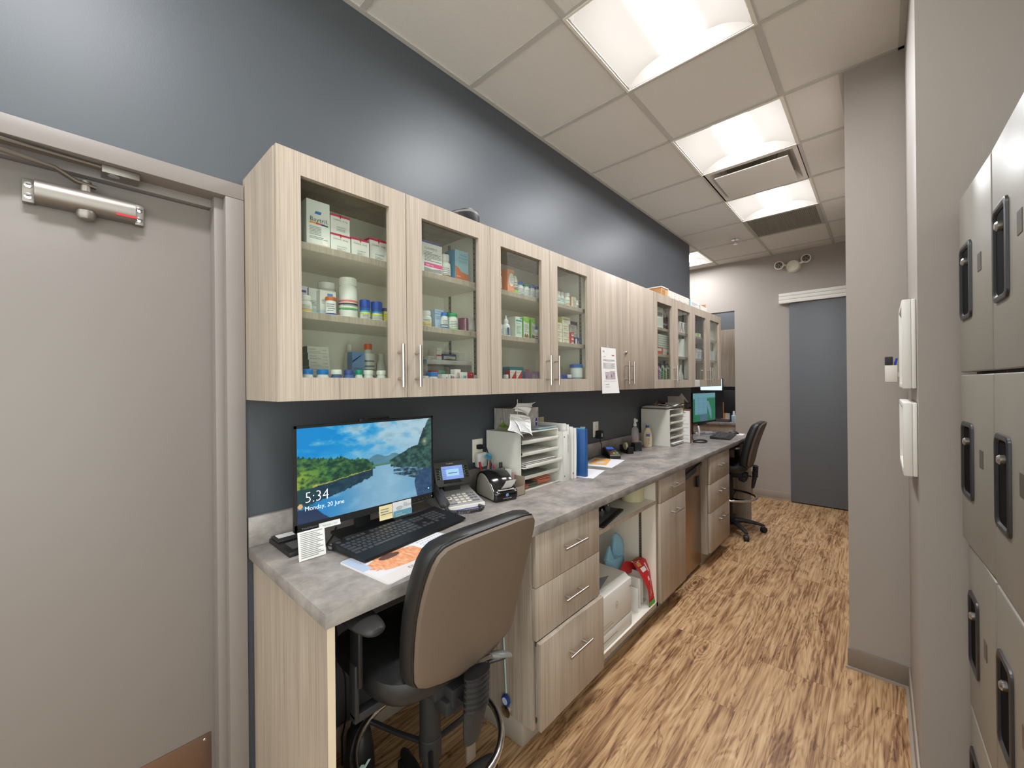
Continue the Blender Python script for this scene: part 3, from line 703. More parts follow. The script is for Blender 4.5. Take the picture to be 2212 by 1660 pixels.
# ================================================================ OFFICE CHAIR (drafting stool), faces -x
def make_chair():
    r = thing('office_chair', 'x', 'chair', (0, 0, 0), 0, 'black drafting chairs')
    # back outline (hw by height), local z
    ctrl = [(.645, .045), (.656, .10), (.668, .145), (.684, .172), (.706, .184), (.75, .190), (.82, .196), (.88, .200), (.94, .200), (.99, .197), (1.03, .191), (1.055, .182), (1.070, .165), (1.077, .13), (1.080, .07)]
    right = [(hw, z) for z, hw in ctrl]; left = [(-hw, z) for z, hw in ctrl[::-1]]
    out = right+left
    cz = .87
    def tiltx(z): return .203+(z-.70)*.275
    def ring(dx, sc, grow=0.):
        pts = []
        for y, z in out:
            yy = y*sc+(grow if y > 0 else -grow); zz = cz+(z-cz)*sc+(grow if z > cz else -grow)
            curve = -.25*(yy*yy)          # wraps forward at the sides
            lum = -.012*sin((zz-.67)/.4*pi)
            pts.append((tiltx(zz)+dx+curve+lum, yy, zz))
        return pts
    m = MB(); m.loft([ring(.012, .15), ring(.012, .5), ring(.010, .88), ring(.006, .975), ring(-.002, 1.0), ring(-.012, .985)], mat('chair_shell', (100, 86, 74), .45, bump=.3, bscale=700)); m.build('back_shell', r, label='moulded black back shell tinted brown as if reflecting the floor')  # brown in the base colour stands for the floor mirrored in black plastic
    m = MB(); m.loft([ring(-.010, .95), ring(-.012, .985, .001), ring(-.02, 1.0, .004), ring(-.04, 1.0, .007), ring(-.062, .99, .006), ring(-.078, .95), ring(-.086, .8), ring(-.088, .4)], LEATH); m.build('back_cushion', r)
    m = MB(); m.tube([p for p in ring(-.009, .995, .002)], .0028, LEATH, 6, closed=True); m.build('piping', r)
    # seat
    m = MB(); n = 40
    def sring(z, sc):
        pts = []
        for i in range(n):
            a = 2*pi*i/n; c, s_ = cos(a), sin(a)
            px = .215*sc*(abs(c)**.5)*(1 if c > 0 else -1); py = .235*sc*(abs(s_)**.5)*(1 if s_ > 0 else -1)
            dz = -.03*max(0, -px/.235)**3
            pts.append((px-.045, py, z+dz+.012))
        return pts
    m.loft([sring(.590, .8), sring(.595, .92), sring(.612, .98), sring(.64, 1.0), sring(.662, .97), sring(.674, .86), sring(.677, .5)], LEATH)
    m.build('seat', r)
    # mechanism
    m = MB(); m.box(-.11, .12, -.07, .07, .545, .592, BPLASM, b=.008)
    m.box(.03, .16, -.035, .035, .53, .585, BPLASM, b=.006)
    m.box(.085, .15, -.05, .012, .505, .55, BPLASM, b=.008)
    m.lathe([(.034, 0), (.036, .03), (.028, .06), (.02, .062)], BPLASM, 9, xf=T(.12, -.02, .525) @ RX(-pi/2))
    m.tube([(.12, .04, .525), (.12, .062, .525)], .012, BPLAS, 8)
    m.build('tilt_mechanism', r)
    m = MB(); m.lathe([(.030, .0), (.033, -.10), (.033, -.22), (.026, -.23)], BPLASM, 20, xf=T(0, 0, .55)); m.lathe([(.026, .06), (.026, .34)], BPLASM, 18); m.lathe([(.036, .285), (.036, .345), (.030, .35)], BPLASM, 18)
    m.build('column', r)
    # back support: bellows, cover and bar
    m = MB()
    N = 13
    rings = []
    for i in range(N*2+1):
        z = .655-i*(.105/(N*2)); w = .046+(.005 if i % 4 < 2 else -.001); d = .017+(.004 if i % 4 < 2 else 0)
        cxx = .225-(.655-z)*.05
        rings.append([(cxx+d*cos(a)*(1.2 if abs(cos(a)) > .7 else 1), w*sin(a)*.9, z) for a in [2*pi*k/16 for k in range(16)]])
    m.loft(rings, BPLAS); m.build('bellows', r)
    m = MB()
    m.loft([[(cx_+d*cos(2*pi*k/16), w*sin(2*pi*k/16), z) for k in range(16)] for cx_, d, w, z in ((.219, .018, .043, .552), (.212, .019, .040, .52), (.205, .017, .034, .48), (.20, .012, .028, .445))], BPLASM)
    m.build('bracket_cover', r)
    m = MB(); m.box(.190, .198, -.017, .017, .385, .60, ALU, b=.002); m.box(.12, .198, -.02, .02, .55, .558, BPLASM); m.build('back_bar', r)
    m = MB(); m.tube([(.10, .07, .55), (.10, .13, .545), (.10, .165, .538)], .006, BPLAS, 8); m.loft([[(x+w*cos(2*pi*k/12), y, z+.006*sin(2*pi*k/12)) for k in range(12)] for x, w, y, z in ((.10, .01, .16, .54), (.098, .02, .185, .538), (.098, .024, .21, .532), (.10, .014, .235, .522))], BPLAS)
    m.build('lever', r)
    m = MB(); m.tube([(.2, .03, .655), (.2, .06, .65), (.2, .085, .645)], .006, ALU, 8); m.loft([[(x+w*cos(2*pi*k/12), y, z+.009*sin(2*pi*k/12)) for k in range(12)] for x, w, y, z in ((.2, .008, .08, .646), (.205, .019, .095, .645), (.21, .021, .125, .636), (.215, .008, .15, .620))], mat('grey_lever', (120, 118, 114), .35))
    m.build('lever', r, label='grey back height lever')
    # foot ring
    R = .2275
    m = MB(); m.tube([(R*cos(2*pi*i/48), R*sin(2*pi*i/48), .345) for i in range(48)], .0115, CHROME, 12, closed=True)
    m.build('foot_ring', r, label='chrome foot ring')
    for a in (-.6, 1.49, 3.6):
        m = MB(); m.tube([(.03*cos(a), .03*sin(a), .318), (.12*cos(a), .12*sin(a), .325), (R*cos(a), R*sin(a), .342)], .0085, BPLAS, 8); m.build('ring_spoke', r)
    # base legs and casters
    for i in range(5):
        a = .35+i*2*pi/5; M = RZ(a)
        m = MB(); m.loft([[(x, w*cos(2*pi*k/10), z+h*sin(2*pi*k/10)) for k in range(10)] for x, w, h, z in ((.02, .03, .028, .095), (.10, .026, .022, .105), (.20, .022, .017, .092), (.28, .018, .013, .074), (.30, .010, .008, .07))], BPLASM, xf=M)
        l = m.build('base_leg', r)
        c = MB(); Mc = M @ T(.285, 0, 0) @ RZ(.7+i*1.3)
        c.cyl(.006, .045, .075, STEEL, 8, xf=M @ T(.285, 0, 0))
        for s in (-1, 1): c.lathe([(.012, s*.006), (.027, s*.007), (.027, s*.019), (.02, s*.022)], RUB, 20, xf=Mc @ T(.01, 0, .0275) @ RX(pi/2))
        c.loft([[(.01+.029*cos(t), w, .0275+.029*sin(t)) for t in [pi*k/8-.2 for k in range(9)]] for w in (-.008, .008)], BPLAS, xf=Mc, cap=True)
        c.build('caster', l)
    m = MB(); m.lathe([(.045, .075), (.05, .10), (.04, .125), (.028, .13)], BPLASM, 20); m.build('base_hub', r)
    for s in (-1, 1):
        m = MB(); m.loft([[(.005+.135*sin(t_), s*.255+.041*max(.03, cos(t_))**.45*cos(2*pi*k/18), .846+.017*max(.03, cos(t_))**.4*sin(2*pi*k/18)) for k in range(18)] for t_ in [-pi/2+pi*q/16 for q in range(17)]], mat('arm_pad', (34, 33, 32), .5)); a_ = m.build('armrest_pad', r)
        m = MB(); m.box(.0, .05, s*.255-.007, s*.255+.007, .66, .835, BPLAS, b=.004); m.box(.008, .042, s*.262-.006, s*.262+.006, .575, .72, BPLASM, b=.003)
        m.box(.01, .04, min(s*.08, s*.268), max(s*.08, s*.268), .565, .588, BPLASM, b=.003); m.box(-.01, .06, s*.255-.02, s*.255+.02, .82, .836, BPLASM, b=.004); m.build('arm_post', r)
    return r
ch = make_chair(); ch['label'] = 'black drafting chair with brown reflection-tinted back pushed under the near desk end'
ch.location = (.545, .775, 0)
c2 = copy_tree(ch); c2.location = (.50, 4.42, 0); c2.rotation_euler = (0, 0, .06)
c2['label'] = 'black drafting chair standing in the far knee space before the grey sliding door'

# ================================================================ HELPERS FOR SMALL THINGS
def carton(label, x, y0, y1, z0, h, col, art=(), d=.06, group=None, name='medicine_box', rz=0., cat='box', side=None, rough=.5, parent=None):
    """box standing with its front face at x, art = list of ('r',u0,v0,u1,v1,rgb) ('t',txt,u,v,size(h fraction),rgb[,width]) ('l',u0,v0,u1,v1,n)"""
    m = MB(); w = y1-y0; yc = (y0+y1)/2
    m.box(-d, 0, -w/2, w/2, 0, h, P(col, rough))
    F = T(0, -w/2, 0) @ FACEX; S = T(-d, -w/2, 0) @ FACENY
    if side: m.rect(0, 0, d, h, P(side), S, .0004)
    for a in art:
        if a[0] == 'r': m.rect(a[1]*w, a[2]*h, a[3]*w, a[4]*h, P(a[5]), F)
        elif a[0] == 'R':
            m.rect(a[1]*w, a[2]*h, a[3]*w, a[4]*h, P(a[5]), F); m.rect(0, a[2]*h, d, a[4]*h, P(a[5]), S, .0006)
        elif a[0] == 't': m.text(a[1], a[2]*w, a[3]*h, a[4]*h, P(a[5]), F, .0009, w=(a[6]*w if len(a) > 6 else None))
        elif a[0] == 'l': m.lines(a[1]*w, a[2]*h, a[3]*w, a[4]*h, a[5], P(a[6] if len(a) > 6 else (120, 118, 120)), F, .0008)
        elif a[0] == 'p': m.add([(u*w, v*h, .0007) for u, v in a[1]], [tuple(range(len(a[1])))], P(a[2]), F)
        elif a[0] == 'o': m.disc(a[1]*w, a[2]*h, a[3]*w, P(a[4]), F, .0006+(a[5] if len(a) > 5 else 0), ry=(a[6]*h if len(a) > 6 else None))
        elif a[0] == 'b':
            n = 14; rnd = random.Random(3)
            m.rect(a[1]*w, a[2]*h, a[3]*w, a[4]*h, P((235, 233, 228)), F, .0006); uu = a[1]+.02
            while uu < a[3]-.03:
                q = rnd.uniform(.008, .022); m.rect(uu*w, (a[2]+.03)*h, (uu+q)*w, (a[4]-.03)*h, INKD, F, .0009); uu += q+rnd.uniform(.01, .02)
    o = m.build(name, wloc=None, smooth=False); o.location = (x, yc, z0); o.rotation_euler = (0, 0, rz)
    return tag(o, label, cat, group)
def bottle(label, x, y0, y1, z0, h, body, cap, lab=None, caph=.22, neck=.8, group=None, name='pill_bottle', style='pill', bands=(), glossy=.4, txt=None):
    w = (y1-y0)*.96; R = w/2; yc = (y0+y1)/2
    ch_ = h*caph; bh = h-ch_
    m = MB()
    if style == 'pill': prof = [(R*.92, 0), (R, .003), (R, bh*.80), (R*.96, bh*.86), (R*neck*.93, bh*.97), (R*neck*.9, bh)]
    elif style == 'drop': prof = [(R*.95, 0), (R, .003), (R, bh*.72), (R*.9, bh*.84), (R*.55, bh*.93), (R*.5, bh)]
    else: prof = [(R*.96, 0), (R, .002), (R, bh*.93), (R*neck*.97, bh*.98), (R*neck*.95, bh)]
    m.lathe(prof, P(body, glossy), 24)
    o = m.build(name); o.location = (x-R, yc, z0)
    if lab:
        l = MB(); a, b_, c = lab; n = 24
        z0_, z1_ = a*bh, b_*bh
        vs = [((R+.0004)*cos(2*pi*i/n), (R+.0004)*sin(2*pi*i/n), z) for z in (z0_, z1_) for i in range(n)]
        l.add(vs, [(i, (i+1) % n, n+(i+1) % n, n+i) for i in range(n)], P(c))
        for (b0, b1, bc) in bands:
            vs = [((R+.0008)*cos(2*pi*i/n), (R+.0008)*sin(2*pi*i/n), z) for z in (b0*bh, b1*bh) for i in range(n)]
            l.add(vs, [(i, (i+1) % n, n+(i+1) % n, n+i) for i in range(n)], P(bc))
        # fine print bars on the front
        rnd = random.Random(int(y0*1e4))
        nl = 5
        for q in range(nl):
            zz = z0_+(z1_-z0_)*(.15+.75*q/nl)
            if any(b0*bh-.001 < zz < b1*bh for b0, b1, _ in bands): continue
            a0 = rnd.uniform(-1.15, -.9); a1 = rnd.uniform(.1, .8); st = 8
            vs = [((R+.0012)*cos(a0+(a1-a0)*i/st), (R+.0012)*sin(a0+(a1-a0)*i/st), z) for z in (zz, zz+(z1_-z0_)*.05) for i in range(st+1)]
            l.add(vs, [(i, i+1, st+2+i, st+1+i) for i in range(st)], P((120, 124, 130)))
        l.build('label', o)
    c = MB()
    if style == 'drop': c.lathe([(R*.62, bh), (R*.6, bh+ch_*.35), (R*.28, bh+ch_*.5), (R*.12, h)], P(cap, .4), 18)
    else:
        n = 28; rc = R*neck*1.04
        c.lathe([(rc, bh), (rc, h-.002), (rc*.93, h)], P(cap, .4), n)
        for k in range(20): c.box(rc-.0003, rc+.0005, -.0007, .0007, bh+.001, h-.003, P(cap, .4), xf=RZ(2*pi*k/20))
    c.build('cap', o)
    return tag(o, label, 'bottle', group)
Z1, Z2, Z3 = CZ0+.0192, 1.7007, 1.9187
WH = (226, 224, 218); RED = (205, 40, 80); GRN = (60, 150, 100); BLU = (30, 95, 170); NAV = (38, 60, 140)
G = 'cartons and bottles in the first wall cabinet'
# ---- cabinet 1, top shelf
carton('white carton half hidden behind the left stile of the first glass door', .235, .470, .514, Z3, .154, (222, 222, 218), [('R', 0, 0, 1, .1, (70, 120, 180)), ('l', .6, .2, .95, .5, 8)], group=G)
carton('tall white carton printed Baytril with a rainbow stripe', .25, .525, .600, Z3, .156, (224, 222, 216),
       [('r', .0, .0, 1, .085, (214, 180, 160)), ('t', 'Baytril.', .12, .56, .13, (50, 45, 55), .80), ('r', .12, .51, .40, .545, (240, 160, 60)), ('r', .40, .505, .62, .54, (220, 80, 60)), ('r', .62, .50, .78, .535, (110, 60, 140)), ('r', .78, .495, .92, .53, (40, 130, 90)),
        ('p', [(.34, .72), (.60, .72), (.64, .78), (.38, .78)], (50, 120, 200)), ('r', .40, .735, .55, .76, (225, 235, 245)), ('l', .12, .28, .62, .47, 6), ('l', .12, .20, .9, .26, 2), ('t', '100 Flavoured Tablets', .22, .025, .035, (90, 80, 80), .7), ('p', [(.64, .22), (.74, .27), (.8, .18), (.92, .14), (.88, .08), (.68, .10)], (240, 232, 226)), ('p', [(0, 0), (.14, 0), (.02, .075)], (60, 110, 180))], d=.11, side=(205, 204, 198), group=G)
def cosequin(lab, x, a, b, z, h, s='Convenia  16 mg'):
    return carton(lab, x, a, b, z, h, (226, 222, 216), [('R', 0, .90, 1, 1, (200, 50, 90)), ('p', [(.42, 1), (.50, .78), (.58, 1)], (225, 60, 60)), ('p', [(.46, 1), (.50, .88), (.54, 1)], (250, 190, 190)), ('t', s, .12, .70, .11, (110, 40, 60), .74), ('t', '(maropitant)', .3, .34, .1, (100, 95, 100), .5), ('l', .3, .16, .75, .3, 3)], d=.07, group=G, side=(214, 210, 204))
cosequin('pink topped white carton standing on the lower one beside the Baytril carton', .25, .603, .668, Z3+.0665, .062, 16)if 0 else None
cosequin('pink topped white carton, upper of the two stacked right of the tall Baytril carton', .25, .603, .669, Z3+.0665, .064)
cosequin('pink topped white carton, lower of the two stacked right of the tall Baytril carton', .25, .603, .671, Z3, .066)
cosequin('small pink topped white carton standing alone between the stacked pair and the largest one', .25, .676, .741, Z3, .069)
cosequin('largest pink topped white carton at the right end of the top shelf', .235, .752, .824, Z3, .092)
# ---- middle shelf
bottle('white bottle with yellow label at the left end of the middle shelf, first cabinet', .26, .500, .543, Z2, .058, WH, WH, (.12, .72, (228, 226, 215)), caph=.28, bands=((.12, .3, (225, 185, 110)),), group=G)
carton('white and mauve carton behind the yellow labelled bottle', .20, .505, .545, Z2, .098, (214, 212, 222), [('r', .5, .78, .9, .86, (90, 70, 140))], group=G)
carton('white carton with blue lettering behind the orange capped bottle, taller one', .19, .553, .600, Z2, .098, (222, 222, 218), [('t', 'Vet', .5, .5, .12, (60, 90, 120)), ('R', 0, .1, 1, .3, (190, 210, 220)), ('l', .1, .4, .8, .6, 4)], group=G)
carton('white carton with black V lettering right behind the orange capped bottle', .22, .578, .632, Z2, .090, (226, 225, 220), [('t', 'VZ', .62, .32, .2, (60, 60, 62), .3), ('R', 0, .08, 1, .25, (196, 214, 222)), ('l', .1, .5, .6, .7, 4), ('r', .45, .8, .8, .9, (90, 150, 210))], group=G)
bottle('big white round jar standing behind, left of the tall white bottle', .175, .600, .668, Z2, .135, (214, 212, 206), (214, 212, 206), (.1, .6, (218, 216, 210)), caph=.18, neck=.88, bands=((.14, .2, (90, 160, 70)),), group=G, name='supplement_jar', style='jar')
bottle('small white bottle with an orange cap in front of the jar', .262, .585, .620, Z2, .064, WH, (196, 100, 48), (.02, .95, (226, 224, 220)), caph=.2, neck=.95, bands=((.02, .16, (60, 70, 140)),), group=G, style='jar')
bottle('tallest white bottle with a red and green label, middle shelf', .235, .651, .717, Z2, .150, (230, 229, 224), (224, 222, 216), (.2, .62, (228, 226, 222)), caph=.19, neck=.88, bands=((.28, .33, (90, 170, 90)), (.5, .56, (225, 120, 110)), (.42, .47, (60, 60, 62))), group=G, name='supplement_jar', style='jar')
for lab, a, b, x in (('blue capped test strip tube next to the tall white bottle', .722, .760, .235), ('blue capped test strip tube, right one of the pair', .768, .809, .235)):
    bottle(lab, x, a, b, Z2, .078, (40, 80, 150), (28, 70, 160), (.05, .75, (214, 216, 210)), caph=.36, neck=.98, bands=((.50, .62, (222, 210, 60)), (.66, .78, (40, 150, 190))), group=G, style='jar', name='test_strip_tube')
carton('yellow carton edge at the far right of the middle shelf, first cabinet', .21, .822, .845, Z2, .062, (222, 210, 70), [('R', 0, .8, 1, 1, NAV), ('l', .2, .1, .8, .7, 5)], group=G)
# ---- bottom shelf
zz = Z1
for i, (a, b, h) in enumerate(((.556, .628, .0215), (.588, .658, .0215), (.566, .638, .0215), (.566, .638, .0215), (.563, .635, .0215), (.562, .634, .0215), (.558, .630, .0215))):
    pos = ['bottom', 'second from the bottom', 'third from the bottom', 'fourth from the bottom', 'third from the top', 'second from the top', 'top'][i]
    carton('flat white and green carton, %s of the stack of seven' % pos, .16-.003*(i % 2), a, b, Z1+i*.0235, .023, (206, 202, 190), [('t', 'Cerenia', .06, .5, .3, (80, 60, 110), .32), ('t', '16 mg', .68, .4, .28, (60, 62, 60), .2), ('l', .08, .12, .6, .35, 2)], d=.12, side=(84, 104, 96), group='stacked flat cartons in the first cabinet', rz=.02*((i*37) % 5-2))
bottle('clear white squeeze bottle with a white cap behind the blue carton', .08, .735, .782, Z1, .190, (196, 192, 180), (206, 203, 194), caph=.13, neck=.5, group=G, name='squeeze_bottle')
carton('blue printed carton with a barcode standing on the bottom shelf', .13, .733, .783, Z1, .155, (110, 140, 178), [('p', [(0, .78), (.9, .97), (.55, .9), (0, .72)], (40, 80, 140)), ('t', 'Vet-Pinpan', .06, .56, .09, (50, 80, 130), .8), ('l', .06, .36, .9, .52, 3, (80, 110, 150)), ('b', .08, .08, .85, .34)], d=.04, group=G)
bottle('white bottle with an orange cap and a green swoosh, bottom shelf', .125, .786, .845, Z1, .193, (202, 198, 186), (206, 88, 40), (.1, .9, (204, 200, 190)), caph=.12, neck=.5, bands=((.5, .53, (90, 140, 90)),), group=G, name='squeeze_bottle')
bottle('white ridged bottle at the right end of the bottom shelf, first cabinet', .12, .850, .888, Z1, .155, (200, 196, 184), (190, 186, 172), (.1, .8, (202, 198, 188)), caph=.15, neck=.6, group=G, name='squeeze_bottle')
caps = [(.497, .536, (0, 118, 196), WH, 'bright blue capped bottle at the left end of the front row'), (.545, .586, (0, 112, 186), WH, 'bright blue capped bottle, second in the front row'),
        (.591, .629, (220, 218, 210), (74, 92, 140), 'white capped blue jar in the front row'), (.634, .669, (58, 76, 140), (80, 110, 180), 'dark blue capped jar in the front row'),
        (.673, .701, (0, 140, 110), WH, 'green capped white bottle in the front row'), (.706, .743, (222, 220, 212), WH, 'white capped bottle right of the green capped one'), (.756, .793, (220, 218, 210), WH, 'white capped bottle at the right end of the front row')]
for a, b, c, bd_, lab in caps:
    bottle(lab, .285, a, b, Z1, .080, bd_, c, (.08, .7, bd_), caph=.2, neck=.86, group='front row of bottles on the first cabinet floor')
# ---- cabinet 1, right door
G = 'medicines behind the second glass door'
carton('white carton printed Clavamox with a purple top and pink 250 mg stripe', .25, .968, 1.072, Z3, .135, (226, 224, 220), [('R', 0, .95, 1, 1, (90, 90, 160)), ('t', 'CLAVAMOX', .14, .76, .1, (60, 55, 90), .62), ('r', .12, .24, 1, .36, (222, 80, 140)), ('t', '250 mg', .2, .27, .07, (250, 240, 245), .36), ('l', .14, .42, .95, .72, 7, (90, 88, 92)), ('p', [(.12, .08), (.12, .21), (.5, .18), (.98, .22), (.98, .10)], (150, 148, 146))], d=.10, group=G, side=(206, 190, 196))
bottle('white bottle with a brown dog label and a white cap, top shelf', .25, 1.080, 1.132, Z3, .108, WH, WH, (.05, .72, (214, 212, 206)), caph=.26, neck=.74, bands=((.05, .22, (150, 100, 84)),), group=G)
carton('blue and orange carton with a torn orange wave on its front', .25, 1.143, 1.220, Z3, .138, (150, 186, 200), [('p', [(0, 0), (1, 0), (1, .28), (.45, .33), (.3, .42), (.0, .5)], (196, 110, 72)), ('r', 0, 0, 1, .05, (60, 110, 150)), ('r', .55, .03, 1, .12, (50, 130, 170)), ('t', 'Virantel', .36, .84, .08, (60, 120, 160), .5), ('t', 'Multipurpose', .25, .74, .06, (70, 120, 150), .66), ('l', .3, .62, .9, .7, 2, (110, 150, 170)), ('t', 'DOG', .1, .15, .06, (240, 220, 205), .3)], d=.07, side=(60, 140, 176), group=G)
bottle('white bottle with a yellow label band, middle shelf of the second door', .25, .981, 1.026, Z2, .070, WH, WH, (.05, .78, (226, 224, 214)), caph=.26, neck=.82, bands=((.2, .42, (222, 190, 110)),), group=G)
carton('grey blue carton standing behind the yellow banded bottle', .19, .985, 1.050, Z2, .078, (170, 180, 184), [('l', .1, .3, .8, .8, 5)], group=G)
carton('light blue carton with a puppy picture, middle shelf', .225, 1.052, 1.098, Z2, .086, (174, 196, 216), [('t', 'CLINDA', .1, .86, .08, (60, 70, 90), .7), ('r', 0, .75, 1, .80, (120, 160, 196)), ('o', .78, .16, .16, (170, 120, 84), 0, .1), ('l', .1, .5, .9, .7, 4, (110, 140, 170))], d=.04, group=G)
bottle('white bottle with a blue cap in the middle of the second door', .25, 1.077, 1.108, Z2, .074, WH, (36, 110, 190), (.05, .8, (222, 222, 220)), caph=.2, neck=.82, bands=((.06, .2, (40, 100, 180)), (.3, .36, (60, 70, 120))), group=G)
bottle('green capped bottle standing behind the other green capped one', .195, 1.143, 1.190, Z2, .090, WH, (0, 140, 100), (.05, .8, (222, 226, 220)), caph=.18, neck=.84, bands=((.05, .25, (110, 180, 90)),), group=G)
bottle('green capped bottle with a green leaf label in front', .25, 1.121, 1.167, Z2, .076, WH, (20, 150, 90), (.05, .8, (224, 226, 218)), caph=.18, neck=.84, bands=((.08, .2, (150, 200, 120)),), group=G)
carton('narrow maroon and white carton on the middle shelf', .25, 1.184, 1.216, Z2, .062, (120, 64, 88), [('r', .36, .05, .60, .95, (214, 200, 208)), ('l', .1, .1, .3, .9, 8, (200, 160, 176)), ('l', .38, .1, .58, .9, 9, (110, 60, 84))], d=.03, group=G)
m = MB(); m.loft([[(.235+a*cos(t), 1.243+b*sin(t), Z2+z) for t in [2*pi*k/14 for k in range(14)]] for a, b, z in ((.012, .020, 0), (.022, .024, .012), (.018, .023, .035), (.010, .024, .058), (.002, .022, .072))], CLEAR); m.box(.233, .2355, 1.222, 1.264, Z2+.058, Z2+.061, P((190, 50, 60)))
o = m.build('zip_bag', wloc=(.235, 1.243, Z2)); tag(o, 'clear zip bag with a red seal line at the right end of the middle shelf', 'bag', G)
# acrylic riser with cartons
m = MB(); m.box(.06, .22, 1.01, 1.262, 1.553, 1.5565, CLEAR); m.box(.2175, .221, 1.01, 1.262, 1.5566, 1.572, CLEAR)
for yy in (1.01, 1.2585): m.box(.06, .22, yy, yy+.0035, Z1, 1.5529, CLEAR)
o = m.build('acrylic_riser', wloc=(.14, 1.14, Z1)); tag(o, 'clear acrylic shelf riser on the cabinet floor behind the second door', 'riser', G)
ZR = 1.5568
for lab, x, a, b, h, c, art in (('blue grey carton lying at the left of the acrylic riser', .12, 1.078, 1.106, .022, (120, 160, 180), [('l', .1, .2, .9, .8, 3)]),
                           ('white carton, lower of two on the riser', .12, 1.090, 1.124, .019, (208, 204, 192), [('l', .3, .2, .9, .8, 2)]),
                           ('tall narrow white carton with a red band on the riser', .13, 1.127, 1.158, .076, (208, 202, 192), [('r', 0, .52, 1, .6, (190, 50, 66)), ('t', 'Onsior', .1, .84, .07, (90, 80, 80), .7), ('r', 0, 0, .08, 1, (150, 90, 100)), ('p', [(.72, .02), (1, .02), (1, .18)], (190, 70, 80))]),
                           ('dark blue carton with a yellow label lying on the riser', .12, 1.160, 1.252, .051, (64, 76, 120), [('r', .2, .1, .95, .8, (200, 194, 176)), ('r', .22, .4, .95, .56, (196, 170, 84)), ('t', 'Rx Vitamin', .25, .62, .12, (50, 52, 60), .4), ('r', .2, .82, .95, .92, (84, 100, 150))])):
    carton(lab, x, a, b, ZR, h, c, art, d=.05, group=G)
carton('white carton, upper of two stacked on the riser', .12, 1.092, 1.124, ZR+.0195, .019, (210, 206, 196), [('l', .3, .2, .9, .8, 2)], d=.05, group=G)
for lab, x, a, b, h, c, art in (('red carton behind the blue capped bottle on the cabinet floor', .20, 1.046, 1.085, .088, (180, 60, 66), [('l', .4, .85, .9, .95, 1, (230, 200, 200))]),
                           ('teal carton on the cabinet floor behind the striped ones', .19, 1.088, 1.130, .090, (110, 170, 150), [('r', .3, .1, .34, .95, (150, 200, 184)), ('r', .62, .1, .66, .95, (70, 130, 110))]),
                           ('tall white carton with crossed orange and blue stripes', .26, 1.128, 1.160, .092, (226, 222, 214), [('p', [(.05, 0), (.18, 0), (.42, .8), (.3, .8)], (130, 190, 215)), ('p', [(.25, 0), (.35, 0), (.5, .6), (.42, .7)], (110, 170, 205)), ('p', [(.42, .85), (.55, .85), (.85, 0), (.72, 0)], (200, 120, 76)), ('p', [(.64, .85), (.74, .85), (1, .2), (1, 0), (.92, 0)], (190, 104, 64))]),
                           ('white carton with slanted dark blue stripes', .27, 1.160, 1.190, .080, (226, 226, 222), [('p', [(.02, 0), (.2, 0), (.45, .8), (.3, .8)], (40, 80, 130)), ('p', [(.3, 0), (.44, 0), (.66, .8), (.54, .8)], (50, 95, 150)), ('p', [(.6, .8), (.75, .8), (1, .1), (1, 0), (.88, 0)], (80, 160, 185))]),
                           ('short white carton with mauve and red stripes', .28, 1.078, 1.112, .070, (224, 218, 212), [('p', [(.05, .3), (.2, .3), (.45, .95), (.32, .95)], (110, 180, 200)), ('p', [(.3, .9), (.5, .9), (.95, .2), (.75, .2)], (150, 90, 100)), ('p', [(.6, .9), (.75, .9), (1, .5), (1, .3)], (180, 90, 80))]),
                           ('white carton with two dark marks beside the blue capped bottle', .28, 1.042, 1.076, .070, (214, 210, 200), [('r', .62, .4, .9, .95, (226, 224, 220)), ('p', [(.66, .8), (.75, .9), (.8, .7), (.7, .4)], (60, 110, 120))]),
                           ('red carton with a small white label at the right of the front row', .27, 1.193, 1.227, .080, (186, 56, 66), [('l', .5, .85, .95, .95, 1, (240, 220, 220)), ('r', .4, .3, .85, .62, (214, 200, 196))])):
    carton(lab, x, a, b, Z1, h, c, art, d=.03 if x > .25 else .05, group=G)
carton('pale grey carton stub at the right end of the front row, second door', .27, 1.230, 1.250, Z1, .068, (206, 202, 196), [], d=.03, group=G)
for i in range(4):
    m = MB(); m.lathe([(.017, 0), (.017, .013), (.015, .0145)], P(WH, .4), 20); o = m.build('round_container'); o.location = (.27, .962, Z1+.016*i+.0)
    tag(o, 'flat white round container in the short stack, %s' % ['bottom one', 'second from the bottom', 'third from the bottom', 'top one'][i], 'container', 'stack of flat white containers')
bottle('wide white bottle with a bright blue cap at the left of the second cabinet floor', .285, .981, 1.032, Z1, .078, WH, (0, 112, 196), (.1, .7, WH), caph=.22, neck=.9, group=G)

# ---- cabinet 2 left door
G = 'medicines behind the third glass door'
bottle('white bottle with a blue and orange logo at the left edge of the third door', .25, 1.405, 1.450, Z3, .104, WH, WH, (.05, .8, (222, 222, 220)), caph=.12, neck=.9, bands=((.12, .2, (60, 90, 170)), (.08, .12, (220, 110, 50))), group=G)
carton('orange carton with a white oval label', .25, 1.479, 1.527, Z3, .122, (226, 152, 112), [('o', .57, .58, .42, (214, 120, 110), 0, .30), ('o', .57, .58, .39, (230, 228, 224), .0002, .28), ('t', 'Vetmedin', .36, .66, .05, (90, 90, 100), .5), ('l', .36, .42, .86, .62, 4), ('l', .3, .06, .9, .14, 2, (150, 90, 60))], d=.055, side=(224, 140, 96), group=G)
bottle('tall white bottle with a green cap and green base label', .25, 1.531, 1.566, Z3, .116, WH, (80, 170, 130), (.02, .8, (216, 220, 212)), caph=.14, neck=.62, bands=((.06, .26, (140, 200, 80)), (.28, .34, (120, 50, 70))), group=G)
